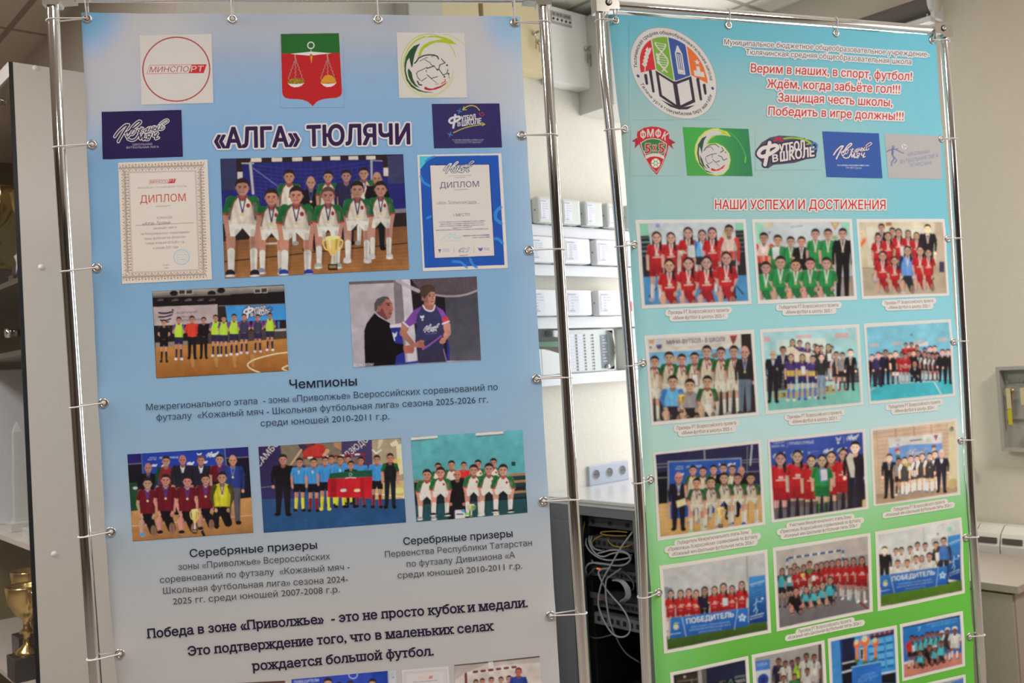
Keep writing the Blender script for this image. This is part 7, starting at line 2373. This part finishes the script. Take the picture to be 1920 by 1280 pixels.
def f10(p):
    p.poly([(75, 285), (1245, 100), (1262, 600), (95, 700)], (190, 186, 192))
    p.cap(1040, 140, 1050, 430, 10, 10, (160, 158, 164))
    p.poly([(85, 480), (180, 500), (190, 620), (95, 620)], (130, 130, 140))
    p.poly([(110, 1050), (1270, 860), (1280, 980), (125, 1205)], (70, 96, 40), col2=(56, 78, 34))
    rollup(p, [(1062, 375), (1252, 350), (1280, 882), (1062, 908)])
    p.people([(163, 518, 88, 1000, 'S', 'red'), (272, 513, 88, 980, 'S', 'red'), (450, 513, 88, 960, 'S', 'red'), (365, 498, 88, 960, 'S', 'red'), (550, 478, 98, 960, 'S', 'nvy', dict(dim=.8)), (665, 473, 90, 950, 'S', 'red'), (870, 465, 88, 930, 'S', 'red'), (768, 438, 104, 950, 'S', 'red', dict(hair='l')), (982, 418, 92, 920, 'S', 'red')], hair='l', sk=(206, 156, 140), w=.68, arms='f')
    p.poly([(758, 615), (818, 612), (822, 698), (762, 702)], (206, 204, 214))
    p.line([(150, 880), (140, 1070)], 18, (190, 160, 150))
    board(p, [(158, 840), (1055, 725), (1058, 930), (155, 1075)], 58, 903, 826, 342, 890)


photo((1230, 1020, 6.093), [(35, 245), (1275, 60), (1318, 1010), (90, 1250)], [(75, 285), (1245, 100), (1280, 980), (125, 1205)], 'girls in red behind a blue winners board', f10, (190, 186, 192))


def f11(p):
    p.poly([(98, 275), (1195, 95), (1210, 640), (115, 800)], (182, 170, 168))
    p.poly([(580, 410), (1200, 310), (1210, 600), (590, 640)], (150, 142, 146))
    for i in range(7):
        p.line([(590, 420 + i * 24), (1205, 325 + i * 28)], 5, (116, 108, 112), .6)
    p.poly([(115, 800), (1212, 610), (1222, 970), (140, 1195)], (120, 112, 118), col2=(106, 100, 108))
    p.line([(230, 362), (910, 262)], 30, (206, 202, 208))
    for i in range(7):
        x = 255 + i * 96
        p.line([(x, 358 - i * 14), (x + 42, 352 - i * 14)], 28, (66, 82, 130))
    for x, y in ((232, 370), (905, 270)):
        for i in range(4):
            p.line([(x, y + i * 44), (x, y + 40 + i * 44)], 26, (66, 82, 130) if i % 2 == 0 else (200, 196, 204))
    p.cap(292, 375, 300, 480, 10, 10, (190, 180, 186))
    p.line([(880, 830), (1215, 712)], 6, (190, 180, 184))
    p.line([(1085, 875), (1200, 965)], 20, (120, 34, 46))
    p.people([(320, 418, 74, 800, 'S', 'tur'), (172, 476, 78, 950, 'S', 'tur'), (272, 474, 76, 920, 'S', 'tur'), (500, 390, 86, 800, 'S', 'grn', dict(hair='s')), (643, 404, 78, 800, 'S', 'blk'), (708, 391, 78, 800, 'S', 'red'), (355, 458, 78, 850, 'S', 'red'), (430, 433, 82, 840, 'S', 'red'), (582, 424, 78, 820, 'S', 'red'), (773, 381, 82, 820, 'S', 'red'), (848, 364, 88, 838, 'S', 'red', dict(bo=(50, 46, 52))), (938, 363, 88, 855, 'S', 'red', dict(bo=(206, 200, 206))), (1030, 350, 90, 862, 'S', 'red', dict(bo=(120, 176, 196))), (1128, 333, 98, 890, 'S', 'red', dict(bo=(214, 206, 210)))], hair='l', sk=(196, 142, 128), w=.76, dim=.9)
    p.poly([(235, 595), (278, 590), (282, 650), (240, 655)], (206, 204, 210))
    p.poly([(528, 570), (568, 564), (572, 628), (532, 632)], (214, 210, 214))
    p.people([(340, 708, 92, 1025, 'K', 'ref', dict(w=.9)), (460, 693, 80, 965, 'K', 'tur'), (560, 683, 80, 958, 'K', 'tur'), (660, 638, 86, 928, 'K', 'tur'), (752, 578, 90, 935, 'K', 'tur')], hair='l', sk=(196, 142, 128), w=.74)
    p.cup(420, 545, 630, 40, (206, 176, 100))


photo((1440, 990, 6.4), [(60, 235), (1228, 55), (1260, 1000), (105, 1240)], [(98, 275), (1195, 95), (1222, 970), (140, 1195)], 'two teams by a goal in a sports hall', f11, (182, 170, 168))


def f12(p):
    p.poly([(75, 285), (1100, 100), (1120, 640), (100, 800)], (208, 206, 212))
    p.cap(640, 190, 650, 500, 8, 8, (190, 188, 194))
    p.rect(745, 330, 870, 420, (176, 172, 180), dy=-10)
    p.line([(820, 180), (825, 240)], 8, (190, 150, 160), .6)
    p.poly([(805, 265), (835, 262), (830, 295)], (100, 96, 106))
    p.poly([(948, 190), (1002, 182), (1005, 235), (952, 240)], (150, 200, 190))
    p.poly([(100, 1040), (1130, 850), (1140, 990), (105, 1195)], (84, 122, 40), col2=(78, 106, 36))
    rollup(p, [(950, 305), (1112, 272), (1122, 862), (962, 850)])
    p.people([(292, 446, 80, 830, 'S', 'wht'), (360, 435, 82, 830, 'S', 'wht'), (470, 420, 84, 830, 'S', 'wht'), (562, 370, 88, 830, 'S', 'wht'), (662, 377, 88, 830, 'S', 'wht'), (800, 364, 90, 850, 'S', 'blw'), (152, 428, 90, 940, 'S', 'blk', dict(w=.86, dim=1.6)), (900, 310, 100, 900, 'S', 'blv', dict(w=.82))], sk=(206, 160, 144), w=.78)
    p.poly([(792, 512), (838, 505), (845, 610), (800, 615)], (222, 216, 216))
    p.people([(620, 538, 74, 830, 'S', 'wht', dict(hair='l')), (315, 595, 84, 900, 'S', 'wht'), (435, 590, 84, 880, 'S', 'wht'), (545, 538, 88, 860, 'S', 'wht'), (715, 503, 96, 850, 'S', 'wht')], sk=(212, 164, 146), w=.8)
    board(p, [(95, 800), (945, 675), (945, 905), (105, 1045)], 56, 868, 782, 248, 788)


photo((1635, 960, 6.737), [(35, 245), (1130, 62), (1172, 1020), (72, 1250)], [(75, 285), (1100, 100), (1140, 990), (105, 1195)], 'boys in white behind a blue winners board', f12, (208, 206, 212))


def f13(p):
    p.poly([(130, 450), (945, 280), (960, 1100), (200, 1250)], (30, 26, 34))
    p.poly([(150, 460), (410, 410), (430, 560), (160, 600)], (56, 46, 40))
    p.poly([(400, 395), (445, 388), (455, 600), (410, 600)], (150, 146, 150))
    p.poly([(445, 390), (500, 380), (510, 600), (455, 600)], (90, 84, 88))
    p.poly([(510, 375), (945, 285), (950, 480), (520, 540)], (34, 36, 64))
    p.line([(180, 520), (400, 490)], 8, (120, 116, 116))
    p.ell(255, 465, 14, 14, (170, 160, 130))
    p.line([(330, 490), (335, 560)], 8, (120, 120, 124))
    p.text('ЛИГА', 650, 548, 722, 525, 26, (130, 140, 140), bold=.01)
    p.line([(740, 560), (780, 500), (800, 540)], 12, (96, 120, 110))
    p.text('ИГРОКИ', 830, 490, 944, 468, 24, (150, 166, 166), bold=.02)
    p.text('2025', 835, 545, 945, 520, 34, (190, 196, 200), bold=.03)
    p.people([(300 + i * 90, 640 - i * 18, 80, 1200, 'S', 'red') for i in range(7)])


photo((1240, 1190, 6.0), [(92, 420), (978, 235), (1030, 1110), (150, 1310)], [(130, 450), (945, 280), (985, 1075), (185, 1250)], 'dark photograph of a sports hall at the lower edge', f13, (30, 26, 34))


def f14(p):
    p.poly([(1052, 260), (1805, 100), (1840, 800), (1100, 900)], (158, 150, 154), col2=(120, 110, 114))
    p.poly([(1770, 110), (1806, 100), (1815, 560), (1775, 560)], (70, 56, 60))
    p.poly([(1052, 300), (1222, 270), (1232, 900), (1065, 930)], (70, 112, 190))
    p.poly([(1055, 410), (1228, 385), (1232, 900), (1060, 930)], (190, 192, 206))
    p.text('ПОБЕДА', 1080, 355, 1195, 332, 30, (176, 190, 220), bold=.02)
    p.ell(1145, 505, 62, 68, (52, 62, 150))
    p.ell(1145, 500, 30, 36, (40, 50, 120))
    p.people([(1318, 255, 78, 800, 'S', 'nvy', dict(w=.75)), (1395, 285, 68, 760, 'S', 'wht'), (1467, 278, 68, 760, 'S', 'wht'), (1535, 245, 74, 760, 'S', 'lim'), (1632, 200, 84, 740, 'S', 'wht'), (1722, 212, 80, 720, 'S', 'wht')], med=(60, 50, 56), sk=(150, 100, 88), w=.78, dim=.9)
    p.people([(1375, 450, 72, 800, 'K', 'wht'), (1498, 430, 72, 790, 'K', 'grn'), (1642, 368, 74, 760, 'K', 'wht')], sk=(170, 120, 104), dim=.9)


photo((1240, 1190, 6.0), [(1015, 225), (1840, 60), (1885, 900), (1060, 1080)], [(1052, 260), (1805, 100), (1850, 870), (1095, 1030)], 'boys in white with medals at the lower edge', f14, (150, 142, 146))


def f15(p):
    p.poly([(125, 415), (270, 385), (280, 1000), (140, 1000)], (66, 132, 206))
    p.poly([(235, 395), (380, 365), (420, 1000), (270, 1000)], (36, 52, 122))
    p.poly([(268, 395), (420, 360), (440, 650), (275, 680)], (30, 34, 66))
    p.poly([(420, 360), (895, 255), (920, 900), (440, 950)], (60, 140, 214))
    for r in range(4):
        for c in range(4):
            x, y = 580 + c * 105 + r * 6, 400 + r * 95 - c * 22
            p.poly([(x, y), (x + 80, y - 14), (x + 88, y + 60), (x + 10, y + 76)], (96, 170, 232))
            p.poly([(x + 8, y + 62), (x + 92, y + 48), (x + 88, y + 78), (x + 12, y + 90)], (36, 96, 176))
    p.poly([(600, 330), (895, 258), (898, 320), (610, 390)], (60, 40, 70))
    for i in range(14):
        p.ell(620 + i * 20, 335 - i * 4.5, 12, 16, ((150, 60, 80), (60, 50, 90), (160, 130, 130))[i % 3])
    p.line([(275, 690), (450, 650)], 16, (206, 196, 206))
    p.poly([(270, 700), (450, 660), (450, 740), (275, 780)], (28, 24, 30))
    p.line([(270, 800), (400, 765)], 22, (200, 196, 204))
    p.poly([(270, 820), (400, 780), (410, 920), (280, 950)], (24, 22, 26))
    p.poly([(740, 830), (915, 790), (920, 930), (745, 930)], (26, 24, 30))
    p.line([(745, 810), (915, 775)], 18, (206, 200, 206))
    for x, y0, s in ((450, 395, .9), (548, 345, 1.15), (672, 372, .9)):
        p.cap(x, y0 + 110 * s, x, y0 + 270 * s, 16 * s, 20 * s, (216, 120, 60))
        p.ell(x, y0 + 55 * s, 46 * s, 58 * s, (222, 104, 40))
        p.ell(x - 8, y0 + 30 * s, 30 * s, 36 * s, (196, 196, 170))
        p.ell(x, y0 + 290 * s, 34 * s, 24 * s, (80, 110, 60))
    p.poly([(482, 500), (525, 495), (532, 640), (490, 640)], (200, 200, 206))
    p.poly([(490, 515), (520, 510), (524, 630), (495, 632)], (40, 44, 50))
    p.poly([(385, 730), (740, 655), (752, 1000), (395, 1000)], (46, 106, 196))
    p.line([(385, 735), (745, 658)], 12, (150, 190, 230))
    for i, (s, x0, x1) in enumerate((('ШКОЛЬНАЯ', 500, 670), ('ФУТБОЛЬНАЯ', 470, 700), ('ЛИГА', 460, 640))):
        p.text(s, x0, 858 + i * 38, x1, 812 + i * 38, 26, (110, 160, 226))


photo((1540, 1140, 6.62), [(85, 380), (930, 205), (965, 980), (120, 1130)], [(125, 415), (895, 255), (930, 950), (155, 1090)], 'three orange trophies on a blue stand', f15, (60, 130, 206))


def f16(p):
    p.poly([(1000, 230), (1715, 80), (1735, 560), (1020, 700)], (44, 116, 196), col2=(36, 92, 176))
    p.poly([(1000, 228), (1715, 80), (1716, 100), (1001, 245)], (30, 36, 76))
    p.text('ШКОЛЬНАЯ ФУТБОЛЬНАЯ', 1300, 210, 1680, 135, 26, (120, 170, 220), bold=.01)
    p.text('ЛИГА ТАТАРСТАНА', 1360, 235, 1690, 170, 24, (120, 170, 220), bold=.01)
    p.line([(1190, 240), (1220, 225), (1200, 275)], 8, (150, 190, 226))
    p.poly([(1020, 690), (1735, 545), (1745, 690), (1022, 860)], (196, 112, 100), col2=(190, 120, 110))
    p.line([(1020, 680), (1180, 640)], 26, (206, 200, 206))
    p.people([(1115, 328, 78, 740, 'S', 'rdt', dict(w=.8)), (1175, 335, 70, 720, 'S', 'tur'), (1245, 325, 70, 710, 'S', 'tur'), (1308, 288, 72, 690, 'S', 'tur'), (1368, 280, 72, 680, 'S', 'tur'), (1435, 278, 72, 670, 'S', 'tur'), (1490, 275, 70, 655, 'S', 'tur', dict(hc=(206, 204, 210))), (1560, 235, 78, 650, 'S', 'blw', dict(hc=(214, 210, 216))), (1650, 222, 84, 625, 'S', 'wht', dict(hc=(220, 214, 220), w=.8))], sk=(140, 84, 76), w=.74)
    p.people([(1220, 520, 66, 740, 'K', 'tur'), (1335, 450, 72, 715, 'K', 'ref'), (1405, 455, 68, 700, 'K', 'tur', dict(hc=(206, 204, 210))), (1480, 395, 72, 680, 'K', 'tur')], sk=(150, 92, 84), w=.8)
    p.poly([(1118, 460), (1152, 455), (1158, 530), (1124, 536)], (190, 206, 226))


photo((1540, 1140, 6.62), [(965, 195), (1752, 30), (1780, 715), (1000, 905)], [(1000, 230), (1715, 80), (1745, 690), (1022, 860)], 'team in turquoise shirts and white caps outdoors', f16, (44, 116, 196))


def f17(p):
    p.poly([(1200, 990), (1755, 850), (1790, 1400), (1240, 1500)], (150, 150, 160))
    p.poly([(1600, 920), (1760, 858), (1770, 1100), (1620, 1100)], (70, 110, 180))


photo((1540, 1140, 6.62), [(1165, 955), (1783, 815), (1810, 1450), (1200, 1560)], [(1200, 990), (1755, 855), (1785, 1410), (1235, 1520)], 'sliver of a photograph at the lower right corner', f17, (150, 152, 162))

# lettering of the right banner
HB = (224, 212, 212)
htext(BB, tB, 'heading_text', [('Муниципальное бюджетное общеобразовательное учреждение-', 1357, 83.8, 1742, 106.8, 10.3), ('Тюлячинская средняя общеобразовательная школа', 1398, 102.3, 1708.5, 120.8, 10.3)], (72, 58, 68), HB, .008, .2)
htext(BB, tB, 'slogan_text', [('Верим в наших, в спорт, футбол!', 1407.5, 135.3, 1709.5, 150.8, 16), ('Ждём, когда забьёте гол!!!', 1438, 164.3, 1687, 175, 16), ('Защищая честь школы,', 1458.5, 190.3, 1673, 199.5, 16), ('Победить в игре должны!!!', 1440.5, 215.8, 1693.5, 225.5, 16)], (196, 46, 48), HB, .016, .14)
htext(BB, tB, 'heading_text', [('НАШИ УСПЕХИ И ДОСТИЖЕНИЯ', 1341, 391.8, 1659.5, 392.5, 17.5)], (196, 44, 44), HB, .018, .13)
CI = (74, 70, 80)
MF = '«Мини-футбол в школу» %d г.'
KM = '«Кожаный мяч-Школьная футбольная лига» 2026 г'
PV = '«Приволжье» Всероссийских соревнований по футзалу'
for rows in (
    [('Призеры РТ Всероссийского проекта', 1253.5, 589, 1366.5, 584, 6.6), (MF % 2025, 1262, 599, 1359.5, 594.8, 6.6)],
    [('Победители РТ Всероссийского проекта', 1461.7, 579, 1570.7, 574.5, 6.4), (MF % 2025, 1473.7, 588, 1560.5, 585, 6.4)],
    [('Призеры РТ Всероссийского проекта', 1658, 571, 1749.5, 566, 6.0), (MF % 2025, 1665, 579.3, 1744, 576, 6.0)],
    [('Призеры РТ Всероссийского проекта', 1268.7, 805.7, 1381, 795.2, 6.6), (MF % 2025, 1277.5, 814.5, 1374.5, 806.4, 6.6)],
    [('Призеры РТ Всероссийского проекта', 1477.5, 784.7, 1577.5, 775.2, 6.2), (MF % 2023, 1485.5, 793.3, 1570.5, 786, 6.2)],
    [('Победители РТ Всероссийского проекта', 1665, 765.7, 1762.5, 755.6, 6.0), (MF % 2024, 1676, 773.3, 1752.5, 766, 6.0)],
    [('Победители Межрегионального этапа-Зоны', 1270, 1020, 1404, 1000, 6.6), (PV, 1252, 1032.7, 1421, 1008.2, 6.6), (KM, 1260, 1041.3, 1415, 1019.3, 6.6)],
    [('Участники Межрегионального этапа-Зоны', 1481, 987.2, 1596, 971.3, 6.2), (PV, 1463, 999.7, 1614, 977.7, 6.2), (KM, 1470.5, 1007.7, 1608, 987.2, 6.2)],
    [('Победители РТ Всероссийского проекта', 1674.5, 957.7, 1770.5, 942.7, 6.0), (KM, 1659.5, 968, 1784, 949, 6.0)],
    [('Призеры РТ Всероссийского проекта', 1498, 1186.3, 1597, 1165.7, 6.2), (KM, 1478, 1198.2, 1616, 1170.2, 6.2)]):
    htext(BB, tB, 'caption_text', rows, CI, HB, .008, .3, band=True)
bpy.data.objects.remove(_to)
bpy.data.curves.remove(_tc)
